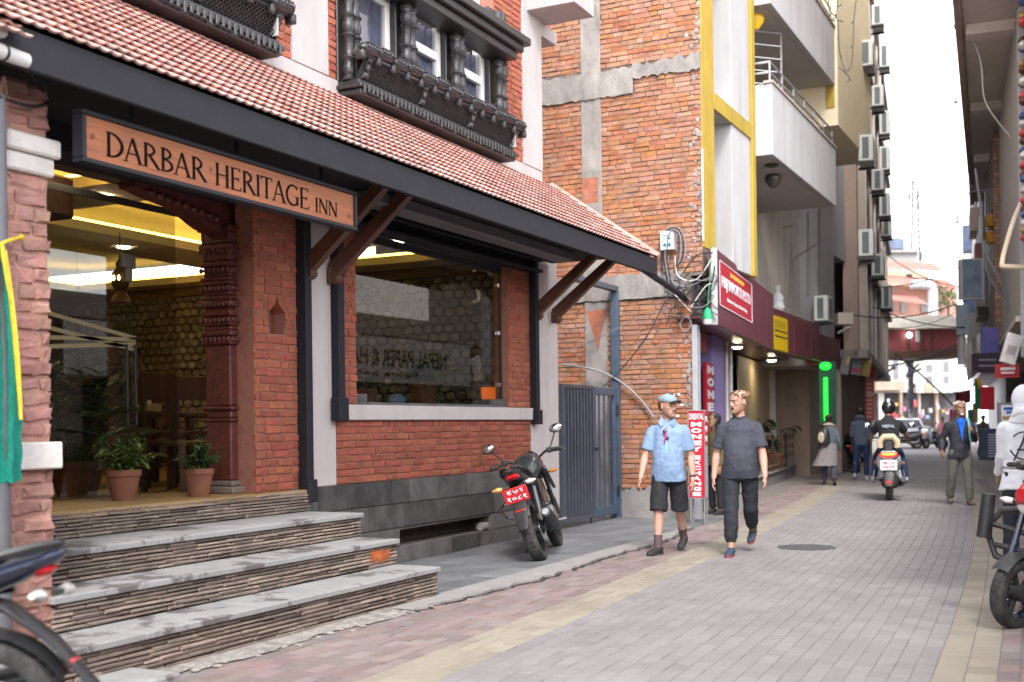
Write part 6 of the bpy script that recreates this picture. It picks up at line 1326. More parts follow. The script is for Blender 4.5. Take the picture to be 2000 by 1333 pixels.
    q('tank_shroud', body, MB().prism([(.42, .12, .88), (.16, .165, .84), (.30, .18, .62), (.46, .13, .70)], (0, .03, 0))); q('tank_shroud', body, MB().prism([(.42, -.12, .88), (.16, -.165, .84), (.30, -.18, .62), (.46, -.13, .70)], (0, -.03, 0)))
    q('seat', seatm or m_seat, MB().tube([(-.04, 0, .80), (-.14, 0, .785), (-.30, 0, .79), (-.42, 0, .825), (-.60, 0, .86), (-.74, 0, .885), (-.80, 0, .89)], [(.08, .045), (.12, .05), (.135, .055), (.125, .055), (.115, .05), (.09, .04), (.04, .02)], 12))
    tc = q('tail_cowl', body, MB().tube([(-.18, 0, .72), (-.40, 0, .755), (-.62, 0, .80), (-.80, 0, .855), (-.92, 0, .90), (-.96, 0, .915)], [(.11, .07), (.13, .07), (.12, .06), (.10, .05), (.06, .03), (.02, .012)], 12))
    if tailband: q('tail_sticker', tailband, MB().tube([(-.3, .128, .73), (-.6, .118, .785)], .018, 6, flat=(.4, 1.3)), tc)
    for sy in (-1, 1): q('grab_rail', body if guard else m_blkp, MB().tube([(-.50, sy * .125, .83), (-.70, sy * .125, .89), (-.88, sy * .08, .935), (-.94, sy * .02, .945)], [.016, .02, .018, .014], 7))
    q('tail_lamp', m_lred, MB().tube([(-.86, 0, .845), (-.90, 0, .85), (-.925, 0, .86)], [(.075, .03), (.07, .03), (.04, .015)] if rearplate else [(.045, .022), (.04, .02), (.02, .01)], 10))
    fd = q('rear_fender', m_blkp, MB().tube([(-.60, 0, .74), (-.76, 0, .72), (-.92, 0, .60), (-1.06, 0, .44), (-1.14, 0, .35)], [(.075, .05), (.075, .022), (.07, .014), (.062, .012), (.045, .01)], 12))
    q('tyre_hugger', m_blkp, MB().sheet([[(-.67 + math.sin(a) * .345, y, .31 + math.cos(a) * .345 - y * y * 5) for y in (-.075, -.04, 0, .04, .075)] for a in [-1.05 + .14 * k for k in range(11)]]), s=60)
    q('reflector', m_lred, MB().box(-.985, -.975, -.05, .05, -.018, .018, c=.004).xf(Matrix.Translation((-.005, 0, .515)) @ Matrix.Rotation(.5, 4, 'Y') @ Matrix.Translation((0, 0, 0))) if False else MB().box(-1.002, -.985, -.05, .05, .50, .535, c=.004))
    if rearplate:
        PM = Matrix.Translation((-.955, 0, .68)) @ Matrix.Rotation(-.35, 4, 'Y')
        pl = q('number_plate', m_plate, MB().box(-.006, .006, -.12, .12, -.075, .075, c=.003).xf(PM))
        if plate:
            for s, dz, w_ in ((plate[0], .034, .16), (plate[1], -.032, .19)): text(s, PM @ V((-.008, 0, dz)), PM.to_3x3() @ V((0, -1, 0)), PM.to_3x3() @ V((0, 0, 1)), w_, .046, m_pw, pl, bold=.02, local=True)
    for sy in (-1, 1):
        i_ = q('indicator', m_blkp, MB().tube([(-.90, sy * .05, .76), (-.91, sy * .13, .765)], .011, 6)); q('lens', m_lamb if sy > 0 and rearplate else m_lclr, MB().tube([(-.91, sy * .12, .765), (-.915, sy * .16, .768), (-.91, sy * .215, .77)], [(.018, .018), (.032, .026), (.012, .01)], 10), i_)
        i_ = q('indicator', m_blkp, MB().tube([(.55, sy * .1, .80), (.56, sy * .17, .80)], .011, 6)); q('lens', m_lamb if not guard else m_lclr, MB().tube([(.56, sy * .16, .80), (.57, sy * .2, .80), (.56, sy * .25, .80)], [(.018, .018), (.03, .024), (.012, .01)], 10), i_)
    # engine and frame
    q('engine', m_alloy, MB().box(-.16, .22, -.13, .13, .24, .46, c=.05).lathe([(.10, -.17), (.12, -.15), (.12, .15), (.10, .17)], (-.02, 0, .36), (0, 1, 0), 18).box(.10, .28, -.085, .085, .44, .66, c=.03))
    b = MB()
    for k in range(7): b.box(.08, .30, -.11, .11, .46 + k * .027, .472 + k * .027, c=.003)
    stuff(q('cooling_fin', m_alloy, b)); b = MB()
    for sy in (-.09, .09): b.tube([(.46, sy * .4, .86), (.36, sy, .55), (.26, sy, .25), (-.2, sy, .24), (-.24, sy, .5), (-.2, sy, .72), (.4, sy * .5, .84)], .02, 6); b.tube([(-.24, sy, .42), (-.67, sy * 1.05, .31)], .024, 6); b.tube([(-.2, sy, .7), (-.75, sy * .9, .78)], .016, 6)
    q('frame', m_blkp, b); q('rear_shock', m_lred if guard else m_blkp, MB().tube([(-.56, .1, .36), (-.44, .1, .70)], .03, 8).tube([(-.56, -.1, .36), (-.44, -.1, .70)], .03, 8))
    mu = q('muffler', m_blkp, MB().tube([(.26, -.1, .5), (.34, -.12, .3), (.1, -.16, .22), (-.25, -.17, .26)], .022, 8).tube([(-.22, -.17, .26), (-.32, -.18, .29), (-.70, -.19, .42), (-.78, -.19, .445)], [.03, .055, .06, .045], 12)); q('end_cap', m_alloy, MB().tube([(-.775, -.19, .443), (-.795, -.19, .45)], [.046, .03], 12), mu)
    q('side_panel', body, MB().prism([(-.02, .125, .76), (-.36, .13, .77), (-.26, .125, .50), (-.08, .13, .52)], (0, .012, 0))); q('side_panel', body, MB().prism([(-.02, -.125, .76), (-.36, -.13, .77), (-.26, -.125, .50), (-.08, -.13, .52)], (0, -.012, 0)))
    q('side_stand', m_blkp, MB().tube([(-.05, .11, .26), (-.10, .26, .02)], .014, 6).box(-.15, -.07, .23, .29, .0, .016)); b = MB()
    for sy in (-1, 1): b.tube([(-.05, sy * .1, .3), (-.05, sy * .27, .3)], .014, 6); b.tube([(-.3, sy * .1, .36), (-.33, sy * .24, .36)], .012, 6)
    q('foot_peg', m_alloy, b); q('rear_guard', m_chrome if not guard else m_blkp, MB().tube([(-.42, .13, .66), (-.5, .22, .62), (-.72, .23, .58), (-.76, .2, .50), (-.66, .15, .46)], .012, 6)) if not guard else None
    if guard:
        for sy in (-1, 1): q('crash_guard', m_blkp, MB().tube([(.30, sy * .1, .74), (.40, sy * .34, .70), (.42, sy * .44, .56), (.40, sy * .36, .38), (.28, sy * .1, .30)], .024, 8).tube([(.42, sy * .43, .60), (.36, sy * .1, .56)], .020, 6).tube([(.41, sy * .40, .46), (.36, sy * .1, .44)], .020, 6).tube([(.46, sy * .42, .50), (.45, sy * .42, .80)], [.05, .045], 10))
    return t
def put(p, heading, lean=0, s=1.05, z=0): return Matrix.Translation((p[0], p[1], z)) @ Matrix.Rotation(heading, 4, 'Z') @ Matrix.Rotation(lean, 4, 'X') @ Matrix.Scale(s, 4)
# parked motorcycle by the plinth
rw = aZ(1058, 1096); hd = math.radians(17); s_ = 1.12; c_ = V((rw.x, rw.y, 0)) + V((math.cos(hd), math.sin(hd), 0)) * .67 * s_
motorcycle(put(c_, hd, -.29, s_, .0), 'black motorcycle with red number plate parked before the hotel plinth', m_bgrey, plate=('\u092c\u093e \u096b\u0966 \u092a', '\u0967\u0966\u096e\u0967'))
# tail of the motorcycle at the lower left corner
p = CAM + ray(-50, 1420) * 4.5; hd2 = math.atan2(.86, -.5); c_ = V((p.x, p.y, 0)) + V((math.cos(hd2), math.sin(hd2), 0)) * .67 * 1.05
motorcycle(put(c_, hd2, .06, 1.08), 'blue black motorcycle cut off at the lower left corner, tail toward the street', m_bblue, tailband=m_lclr, group=None, rearplate=False)
# red motorcycle at the right edge
p = aZ(1982, 1226); hd3 = math.radians(180 - 31); c_ = V((p.x, p.y, 0)) - V((math.cos(hd3), math.sin(hd3), 0)) * .67 * 1.05
motorcycle(put(c_, hd3, -.12, 1.08), 'red motorcycle with black crash bars cut off at the right edge', m_bred_, guard=True, mirrors=False, WR=.235)
# ------------------------------------------------------------------ scooter
m_scw = mat('scooter_white', (.62, .68, .70), .25, var=.04, coat=.6)
def scooter(M, lab, body, group=None, backrest=True):
    t = thing('scooter', lab, 'scooter', M=M, group=group); q = lambda n, m, b, p=t, s=40: b.build(n, m, p, smooth=s, local=True)
    for x, r in ((-.58, .235), (.66, .235)):
        wl = q('wheel', m_alloy, MB().lathe([(.03, -.06), (.13, -.03), (.14, .0), (.13, .03), (.03, .06)], (x, 0, r), (0, 1, 0), 16)); q('tyre', m_tyre, MB().lathe([(r - .09, -.045), (r - .05, -.055), (r - .01, -.035), (r, 0), (r - .01, .035), (r - .05, .055), (r - .09, .045)], (x, 0, r), (0, 1, 0), 28, closed=True), wl)
    q('rear_body', body, MB().tube([(-.02, 0, .50), (-.2, 0, .56), (-.5, 0, .64), (-.75, 0, .70), (-.86, 0, .70)], [(.13, .12), (.19, .17), (.20, .17), (.16, .13), (.08, .06)], 14)); q('seat', m_seat, MB().tube([(.05, 0, .76), (-.1, 0, .78), (-.4, 0, .80), (-.66, 0, .82), (-.72, 0, .82)], [(.08, .03), (.13, .045), (.15, .05), (.13, .045), (.06, .02)], 12))
    q('footboard', m_blkp, MB().box(-.02, .42, -.17, .17, .27, .32, c=.02)); q('front_apron', body, MB().tube([(.40, 0, .30), (.47, 0, .55), (.42, 0, .82), (.40, 0, .92)], [(.19, .04), (.2, .05), (.15, .05), (.08, .05)], 12)); q('front_fender', body, MB().sheet([[(.66 + math.sin(a) * .26, y, .235 + math.cos(a) * .26) for y in (-.06, 0, .06)] for a in [-1 + .2 * k for k in range(10)]]), s=60)
    q('headset', body, MB().tube([(.36, 0, .98), (.44, 0, 1.0), (.52, 0, .97)], [(.10, .06), (.13, .08), (.07, .05)], 12)); q('headlamp', m_lclr, MB().ell((.51, 0, .97), (.03, .07, .05), 10, 6)); hb = q('handlebar', m_blkp, MB().tube([(.27, .36, 1.0), (.38, .15, 1.0), (.38, -.15, 1.0), (.27, -.36, 1.0)], .016, 8))
    for sy in (-1, 1): mr = q('mirror', m_blkp, MB().tube([(.37, sy * .2, 1.0), (.38, sy * .26, 1.12), (.36, sy * .32, 1.18)], .007, 5).ell((.36, sy * .36, 1.21), (.015, .06, .05), 10, 7), hb); q('mirror_glass', m_mir, MB().ell((.349, sy * .36, 1.21), (.008, .052, .042), 10, 6), mr)
    for sy in (-1, 1): q('chrome_guard', m_chrome, MB().tube([(-.35, sy * .2, .34), (-.55, sy * .27, .32), (-.75, sy * .25, .34), (-.78, sy * .22, .5)], .014, 6))
    q('engine', m_blkp, MB().box(-.7, -.1, -.16, .12, .2, .4, c=.05)); q('muffler', m_blkp, MB().tube([(-.3, -.16, .24), (-.5, -.2, .28), (-.85, -.22, .36)], [.03, .05, .045], 10))
    q('mudguard', m_blkp, MB().tube([(-.7, 0, .6), (-.88, 0, .52), (-.95, 0, .34), (-.97, 0, .25)], [(.10, .03), (.09, .015), (.08, .012), (.06, .01)], 10)); tl = q('tail_lamp', m_lred, MB().tube([(-.84, 0, .735), (-.895, 0, .735)], [(.17, .055), (.14, .045)], 12)); q('amber_lens', mat('tail_amber', (.9, .3, .03), .3, emit=.6), MB().tube([(-.885, 0, .755), (-.905, 0, .755)], [(.12, .022), (.10, .018)], 12), tl)
    pl = q('number_plate', m_pw, MB().box(-.935, -.92, -.13, .13, .50, .66, c=.004)); text('\u092c\u093e \u096e\u0967', (-.938, 0, .61), (0, -1, 0), (0, 0, 1), .16, .045, m_plate, pl, local=True); text('\u0968\u096a\u0967\u096d', (-.938, 0, .55), (0, -1, 0), (0, 0, 1), .18, .045, m_plate, pl, local=True)
    if backrest: q('backrest', mat('pad_beige', (.55, .47, .30), .6, var=.05), MB().tube([(-.74, -.13, .86), (-.76, -.13, .96), (-.77, -.07, 1.03), (-.77, .07, 1.03), (-.76, .13, .96), (-.74, .13, .86)], .05, 8)); q('backrest_stay', m_blkp, MB().box(-.78, -.73, -.06, .06, .80, .96, c=.01))
    q('rear_lens', m_lred, MB().box(-.975, -.965, -.05, .05, .29, .33, c=.004)); return t
sp_ = aZ(1737, 978); SH = math.radians(8); SS = 1.14; SCO = V((sp_.x, sp_.y, 0)) + V((math.cos(SH), math.sin(SH), 0)) * .58 * SS; SM = put(SCO, SH, 0, SS); scooter(SM, 'white scooter with beige backrest ridden away down the street', m_scw)
for i, (x, y, rz, m, lab) in enumerate(((1812, 851, 2.2, m_bblue, 'blue scooter parked at the street end beside the white car'), (1828, 848, 2.5, mat('scooter_grey', (.3, .3, .33), .3, var=.05), 'grey scooter parked at the street end by the shops'), (1770, 848, 1.2, mat('scooter_dark', (.06, .06, .07), .3, var=.05), 'dark scooter standing left of the white car'))):
    p = CAM + ray(x, y) * 62; scooter(put((p.x, p.y), rz, 0, 1.1), lab, m, group='scooters parked at the street end', backrest=False)
p = CAM + ray(1706, 905) * 40; motorcycle(put(aZ(1672, 922), .25, -.15, 1.05), 'dark motorcycle parked at the left pavement behind the woman', m_blkp)
# ------------------------------------------------------------------ white car at the end of the street
def car(M, lab, body):
    t = thing('parked_car', lab, 'car', M=M); q = lambda n, m, b, p=t, s=40: b.build(n, m, p, smooth=s, local=True)
    prof = [(-1.9, .35), (-1.92, .75), (-1.85, .95), (-1.55, 1.0), (-1.25, 1.42), (-.9, 1.5), (.2, 1.5), (.55, 1.42), (1.05, .98), (1.75, .85), (1.9, .65), (1.9, .35)]
    def sec(y, k): return [(x, y, .35 + (z - .35) * (1 if z < 1.0 else k) if False else (z if z < 1.01 else z)) for x, z in prof]
    rows = []
    for y, ins in ((-.82, 1), (-.78, 1), (.78, 1), (.82, 1)): rows.append([(x * (.985 if abs(y) > .8 else 1), y * (1 if z < 1.01 else .84), z - (.02 if abs(y) > .8 else 0)) for x, z in prof])
    b = MB(); b.sheet(rows, closed_u=True); n = len(prof); b.f.append(tuple(range(n))); b.f.append(tuple(range(3 * n, 4 * n))[::-1]); bd = q('body', body, b, s=30)
    q('windscreen', m_darkgl, MB().prism([(.60, -.60, 1.40), (.60, .60, 1.40), (1.02, .70, 1.0), (1.02, -.70, 1.0)], (.02, 0, .012))); q('rear_window', m_darkgl, MB().prism([(-1.29, -.6, 1.40), (-1.29, .6, 1.40), (-1.53, .7, 1.03), (-1.53, -.7, 1.03)], (-.02, 0, .012)))
    for sy in (-1, 1):
        for x0, x1, x2, x3 in ((-.35, .48, .85, -.35), (-1.1, -.42, -.42, -1.3)): q('side_window', m_darkgl, MB().prism([(x0, sy * .665, 1.42), (x1, sy * .665, 1.40), (x2, sy * .80, 1.02), (x3, sy * .80, 1.02)], (0, sy * .012, .0)))
        for x in (-1.2, 1.2):
            w_ = q('wheel', m_alloy, MB().lathe([(.02, -.02), (.18, -.02), (.19, .02), (.02, .03)], (x, sy * .80, .3), (0, sy, 0), 14)); q('tyre', m_tyre, MB().lathe([(.19, -.1), (.28, -.1), (.3, -.07), (.3, .03), (.28, .045), (.19, .035)], (x, sy * .78, .3), (0, sy, 0), 22, closed=True), w_)
        q('headlamp', m_lclr, MB().ell((1.82, sy * .62, .74), (.08, .16, .09), 10, 6)); q('tail_lamp', m_lred, MB().box(-1.935, -1.87, sy * .6, sy * .78, .72, .92, c=.02)); q('door_handle', m_chrome, MB().box(-.35, -.2, sy * .825, sy * .84, .88, .91)); q('wing_mirror', body, MB().ell((.75, sy * .92, 1.05), (.06, .1, .07), 8, 6))
    q('bumper', m_blkp, MB().box(1.88, 1.95, -.75, .75, .32, .5, c=.03)); return t
p = CAM + ray(1765, 848) * 64; car(put((p.x, p.y), math.radians(200), 0, 1.08), 'white car parked across the street end beyond the scooter rider', mat('car_white', (.72, .72, .72), .25, var=.03, coat=.7))
# ================================================================== PEOPLE
m_skin = mat('skin_fair', (.46, .26, .195), .55, var=.08, vs=25, bump=.08, bs=200, dirt=.35, dirtc=(.5, .2, .14), ds=14); m_skinb = mat('skin_brown', (.27, .135, .08), .55, var=.08, vs=20)
m_eye = mat('eye_dark', (.03, .025, .022), .2, var=0); m_eyew = mat('eye_white', (.33, .28, .26), .3, var=0); m_lip = mat('lip', (.36, .12, .10), .5, var=.05); m_mouth = mat('mouth_dark', (.05, .012, .012), .5, var=0)
TEX = {}
def clouds(sz):
    if sz not in TEX: x = bpy.data.textures.new('cloth_folds', 'CLOUDS'); x.noise_scale = sz; x.noise_depth = 3; TEX[sz] = x
    return TEX[sz]
def remesh(o, vox, sm=4, disp=0, dsz=.08):
    m = o.modifiers.new('Remesh', 'REMESH'); m.mode = 'VOXEL'; m.voxel_size = vox; m.use_smooth_shade = True
    s = o.modifiers.new('Smooth', 'SMOOTH'); s.iterations = sm; s.factor = .5
    if disp: d = o.modifiers.new('Displace', 'DISPLACE'); d.texture = clouds(dsz); d.strength = disp; d.mid_level = .5; d.texture_coords = 'LOCAL'
HEADS = [(-.122, .020, .082, .035), (-.112, .036, .094, .0), (-.092, .050, .097, -.03), (-.062, .060, .093, -.058), (-.03, .066, .088, -.082), (0, .072, .082, -.095), (.022, .074, .090, -.1), (.04, .075, .094, -.102), (.065, .074, .088, -.1), (.088, .064, .07, -.086), (.104, .045, .045, -.06), (.113, .018, .01, -.03)]
def hsec(z):
    for a, b in zip(HEADS, HEADS[1:]):
        if a[0] <= z <= b[0]: t = (z - a[0]) / (b[0] - a[0]); return [a[i] + (b[i] - a[i]) * t for i in range(4)]
    return HEADS[0] if z < 0 else HEADS[-1]
def hpt(z, a, off=0):
    """point on the head: height z, angle a from the face centre, outward offset"""
    _, w_, f, b = hsec(z); cx = (f + b) / 2; rx = (f - b) / 2; e = 2.35; c, s = math.cos(a), math.sin(a)
    return V((cx + math.copysign(abs(c) ** (2 / e), c) * (rx + off), math.copysign(abs(s) ** (2 / e), s) * (w_ + off), z))
def person(M, lab, H=1.78, skin=None, heading=0, legs=((12, 6), (-10, 22)), legab=3, arms=((5, 10, 12), (-5, 10, 12)), yaw=0, pitch=0, belly=0, top=None, sleeve='short', topm=None, bottom='trousers', botm=None, hem=.09, shoem=None, sole=None, sock=None, hair=None, hairlen='short', vox=.012, stub=None, mouth=False, broad=1.0, lean=0, hand_r=None, hand_l=None, group=None, seatd=None, footy=(6, -6), shirtlow=.86, wide=1.0, head=True, disp=.022, hairmax=.112):
    s_ = H / 1.80; t = thing('person', lab, 'person', M=M @ Matrix.Rotation(heading, 4, 'Z') @ Matrix.Scale(s_, 4), group=group); skin = skin or m_skin
    rad = math.radians; B = MB()
    hipz = .93; J = {}
    for i, sy in enumerate((1, -1)):     # 0 = left (+y), 1 = right
        a, k = rad(legs[i][0]), rad(legs[i][1]); ab = rad(legs[i][2] if len(legs[i]) > 2 else legab) * sy
        h = V((0, sy * .095, hipz)); kn = h + V((math.sin(a) * math.cos(ab), math.sin(ab), -math.cos(a) * math.cos(ab))) * .44; a2 = a - k; ak = kn + V((math.sin(a2), math.sin(ab) * .6, -math.cos(a2))) * .42; J[i] = [h, kn, ak, a2]
    low = min(J[i][2].z for i in (0, 1)) - .075; dz = -low
    if seatd is not None: dz = seatd - hipz
    up = lambda p: V(p) + V((0, 0, dz))
    for i in (0, 1): J[i] = [up(J[i][0]), up(J[i][1]), up(J[i][2]), J[i][3]]
    zt = dz; ln = math.tan(rad(lean)); tx = lambda z: (z - hipz) * ln       # torso lean forward
    P_ = lambda x, y, z: V((x + tx(z), y, z + zt))
    SH = {}
    for i, sy in enumerate((1, -1)):
        fl, ab, el = [rad(v) for v in arms[i][:3]]; rot = rad(arms[i][3]) if len(arms[i]) > 3 else 0; sh = P_(0, sy * .165 * broad, 1.395); d = V((math.sin(fl) * math.cos(ab), sy * math.sin(ab), -math.cos(fl) * math.cos(ab)))
        eb = sh + d * .30; f2 = fl + el; d2 = V((math.sin(f2) * math.cos(ab * .6), sy * math.sin(ab * .4), -math.cos(f2) * math.cos(ab * .6))); d2 = Matrix.Rotation(sy * rot, 3, d) @ d2; wr = eb + d2 * .26; SH[i] = (sh, eb, wr, d2)
    # --- body: one skin-coloured mesh
    B.tube([P_(0, 0, .90), P_(0, 0, 1.1), P_(0, 0, 1.3), P_(-.005, 0, 1.42), P_(-.01, 0, 1.48), P_(0, 0, 1.53), P_(.012, 0, 1.60)], [(.13, .09), (.12, .085), (.14, .09), (.15, .08), (.085, .06), (.056, .058), (.052, .055)], 14)
    for i in (0, 1):
        h, kn, ak, a2 = J[i]; B.tube([h, h.lerp(kn, .5), kn, kn.lerp(ak, .3) + V((-.015, 0, 0)), kn.lerp(ak, .65), ak, ak + V((.0, 0, -.05))], [.085, .07, .052, .056, .044, .034, .036], 10)
        sh, eb, wr, d2 = SH[i]; sy = 1 if i == 0 else -1; B.tube([sh, sh.lerp(eb, .4), eb, eb.lerp(wr, .3), wr, wr + d2 * .03], [.054, .050, .042, .046, .030, .028], 10)
        # hand: palm, four unequal fingers, thumb
        inw = V((0, -sy, 0)); inw = (inw - d2 * inw.dot(d2)).normalized(); fwd = d2.cross(inw).normalized()
        if fwd.x < 0: fwd = -fwd
        hd = hand_l if i == 0 else hand_r; curl = hd if hd is not None else .35; pw = wr + d2 * .03
        B.tube([pw - d2 * .03, pw + d2 * .02, pw + d2 * .07], [(.028, .022), (.040, .016), (.042, .015)], 10, up=inw) if abs(d2.dot(inw)) < .9 else None
        for k, (o, L) in enumerate(((.034, .068), (.0125, .078), (-.0105, .074), (-.032, .058))):
            b0 = pw + d2 * .068 + fwd * o; e1 = d2 * math.cos(curl * .6) + inw * math.sin(curl * .6); e2 = d2 * math.cos(curl * 1.7) + inw * math.sin(curl * 1.7); e3 = d2 * math.cos(curl * 2.6) + inw * math.sin(curl * 2.6); sp = fwd * (o * .12)
            q0 = b0 + e1 * L * .45 + sp; q1 = q0 + e2 * L * .33 + sp; B.tube([b0 - d2 * .02, q0, q1, q1 + e3 * L * .24], [.0095, .009, .0082, .0065], 7)
        tb = pw + d2 * .015 + fwd * .030; td = (d2 * .75 + fwd * .55 + inw * .35).normalized(); B.tube([tb - d2 * .01, tb + td * .035, tb + td * .035 + (d2 * .9 + inw * .3 + fwd * .2).normalized() * .045], [.013, .011, .008], 7)
    # head
    HC = P_(.022, 0, 1.668); HM = Matrix.Translation(HC) @ Matrix.Rotation(rad(yaw), 4, 'Z') @ Matrix.Rotation(rad(pitch), 4, 'Y') @ Matrix.Scale(1.07, 4); hb = MB(); N = 22
    rows = [[hpt(z, 2 * math.pi * j / N) for j in range(N)] for z in [h[0] for h in HEADS]]; hb.sheet(rows, closed_u=True); o = len(hb.v); hb.f.append(tuple(range(N))); hb.f.append(tuple(range(o - N, o)))
    hb.tube([(.088, 0, .012), (.098, 0, -.005), (.108, 0, -.024), (.104, 0, -.034), (.092, 0, -.038)], [.008, .0095, .0125, .013, .009], 8); hb.ell((.099, .010, -.032), .008, 6, 5); hb.ell((.099, -.010, -.032), .008, 6, 5)
    hb.tube([(.082, .045, .024), (.092, .02, .026), (.092, -.02, .026), (.082, -.045, .024)], .0085, 6); hb.ell((.09, 0, -.098), (.014, .02, .014), 8, 6)
    for sy in (-1, 1): hb.ell((.068, sy * .042, -.02), (.02, .016, .016), 8, 6); hb.ell((-.012, sy * .076, -.008), (.018, .008, .030), 8, 8, Matrix.Rotation(sy * .35, 3, 'Z'))
    hb.xf(HM)
    if head: B.add(hb.v, hb.f)
    body = B.build('body', skin, t, smooth=60, local=True); remesh(body, vox * .62, 2)
    lc = lambda n, m, b, p=t, sm=60: b.build(n, m, p, smooth=sm, local=True)
    if head:
        for sy in (-1, 1):
            e = lc('eye', m_eyew, MB().ell(HM @ V((.0795, sy * .031, .004)), (.0085, .011, .0042), 10, 6)); lc('iris', m_eye, MB().ell(HM @ V((.0865, sy * .030, .0035)), (.004, .0055, .0045), 8, 6), e)
            if hair: lc('eyebrow', hair, MB().tube([HM @ V((.089, sy * .048, .021)), HM @ V((.0975, sy * .032, .026)), HM @ V((.099, sy * .014, .023))], [.0015, .0028, .002], 6))
        lc('mouth', m_mouth if mouth else m_lip, MB().tube([HM @ V((.088, .022, -.064)), HM @ V((.0955, .008, -.066)), HM @ V((.0955, -.008, -.066)), HM @ V((.088, -.022, -.064))], [.003, .009 if mouth else .0045, .009 if mouth else .0045, .003], 8))
        if stub:
            b = MB(); b.sheet([[HM @ hpt(z, a, .0028) for a in [-1.75 + .175 * j for j in range(21)]] for z in (-.121, -.112, -.1, -.085, -.07)]); b.sheet([[HM @ hpt(z, sg * a, .0026) for a in [.75 + .12 * j for j in range(9)]] for z in (-.07, -.05, -.03, -.012) for sg in (1,)]); b.sheet([[HM @ hpt(z, -a, .0026) for a in [.75 + .12 * j for j in range(9)]] for z in (-.07, -.05, -.03, -.012)]); b.tube([HM @ V((.087, .03, -.056)), HM @ V((.096, .01, -.050)), HM @ V((.096, -.01, -.050)), HM @ V((.087, -.03, -.056))], .005, 6); lc('stubble', stub, b)
        if hair:
            r_ = random.Random(len(lab)); b = MB()
            for k in range(260):
                z = r_.uniform(-.05, hairmax); a = r_.uniform(.0, math.pi)
                amin = .95 if z > .062 else (1.30 if z > .03 else (1.75 if z > -.01 else 2.05))
                if z > .078: amin = 0
                a = amin + (math.pi - amin) * r_.random(); a *= r_.choice((-1, 1)); p = hpt(z, a, .006 if z < .03 else .012); rr = .012 if z > .05 else .010
                b.ell(HM @ p, (rr * r_.uniform(.8, 1.4), rr, rr * r_.uniform(.7, 1.2)), 6, 5, Matrix.Rotation(r_.random() * 3, 3, 'Z'))
            if hairmax > .1: b.sheet([[HM @ hpt(z, a, .007) for a in [.9 + (2 * math.pi - 1.8) * j / 20 for j in range(21)]] for z in (.06, .08, .10, .112)])
            if hairlen == 'long':
                for k in range(40): a = r_.uniform(1.7, 4.6); b.tube([HM @ hpt(.02, a, .01), HM @ (hpt(-.06, a, .02)), HM @ (hpt(-.1, a, .03) + V((-.02, 0, -.12)))], [.02, .022, .014], 6)
            ho = lc('hair', hair, b); remesh(ho, max(.007, vox * .7), 1, .006, .012)
    # --- clothes
    if top:
        T = MB(); bl = belly
        T.tube([P_(.0, 0, shirtlow), P_(.004 + bl * .4, 0, .95), P_(.006 + bl * .75, 0, 1.06), P_(.004 + bl * .5, 0, 1.18), P_(.004, 0, 1.28), P_(-.002, 0, 1.37), P_(-.008, 0, 1.43), P_(-.012, 0, 1.468), P_(-.012, 0, 1.497), P_(-.006, 0, 1.528)], [(.180 * broad * wide, .132 + bl * .5), (.176 * broad, .128 + bl), (.168 * broad, .124 + bl), (.170 * broad, .122 + bl * .6), (.180 * broad, .122), (.182 * broad, .112), (.156 * broad, .095), (.116 * broad, .080), (.088, .068), (.066, .064)], 20)
        for i in (0, 1):
            sh, eb, wr, d2 = SH[i]; d = (eb - sh).normalized(); sy = 1 if i == 0 else -1; T.ell(sh + V((0, -sy * .012, .0)), (.062, .062, .060), 12, 8); ini = sh - d * .01
            if sleeve == 'short': T.tube([ini, sh + d * .05, sh + d * .12, sh + d * .21, sh + d * .235], [.060, .068, .070, .075, .075], 14)
            else: T.tube([ini, sh + d * .06, sh.lerp(eb, .5), eb, eb.lerp(wr, .5), wr - d2 * .005], [.060, .068, .062, .056, .052, .044], 12)
        if top == 'hoodie': T.tube([P_(-.06, .11, 1.50), P_(-.10, .06, 1.545), P_(-.115, 0, 1.555), P_(-.10, -.06, 1.545), P_(-.06, -.11, 1.50)], [.035, .05, .055, .05, .035], 10)
        to = lc('shirt' if top == 'shirt' else top, topm, T); remesh(to, vox, 3, disp, .09)
    Q = MB(); wz = 1.0
    Q.tube([P_(.01 + belly * .4, 0, 1.01), P_(.004, 0, .93), P_(-.008, 0, .86), P_(-.004, 0, .80)], [(.155 * broad, .110 + belly * .6), (.160, .112), (.162, .108), (.145, .095)], 18)
    for i in (0, 1):
        h, kn, ak, a2 = J[i]; mid = V((0, h.y * .25, 0))
        if bottom == 'shorts': e = h.lerp(kn, 1.02); Q.tube([h + V((0, 0, .0)), h.lerp(kn, .3), h.lerp(kn, .65), e], [.088, .098, .100, .103], 12)
        elif bottom == 'joggers': Q.tube([h + V((0, 0, .02)), h.lerp(kn, .35), h.lerp(kn, .7), kn, kn.lerp(ak, .35), kn.lerp(ak, .68), kn.lerp(ak, .78), kn.lerp(ak, .82)], [.088, .094, .086, .080, .080, .072, .058, .052], 12)
        else: Q.tube([h + V((0, 0, .02)), h.lerp(kn, .35), h.lerp(kn, .7), kn, kn.lerp(ak, .4), kn.lerp(ak, .8), ak + V((0, 0, hem - .06))], [.088 * wide, .090 * wide, .078 * wide, .068 * wide, .066 * wide, .062 * wide, .062 * wide], 12)
    if bottom: qo = lc(bottom, botm, Q); remesh(qo, vox, 3, disp, .08)
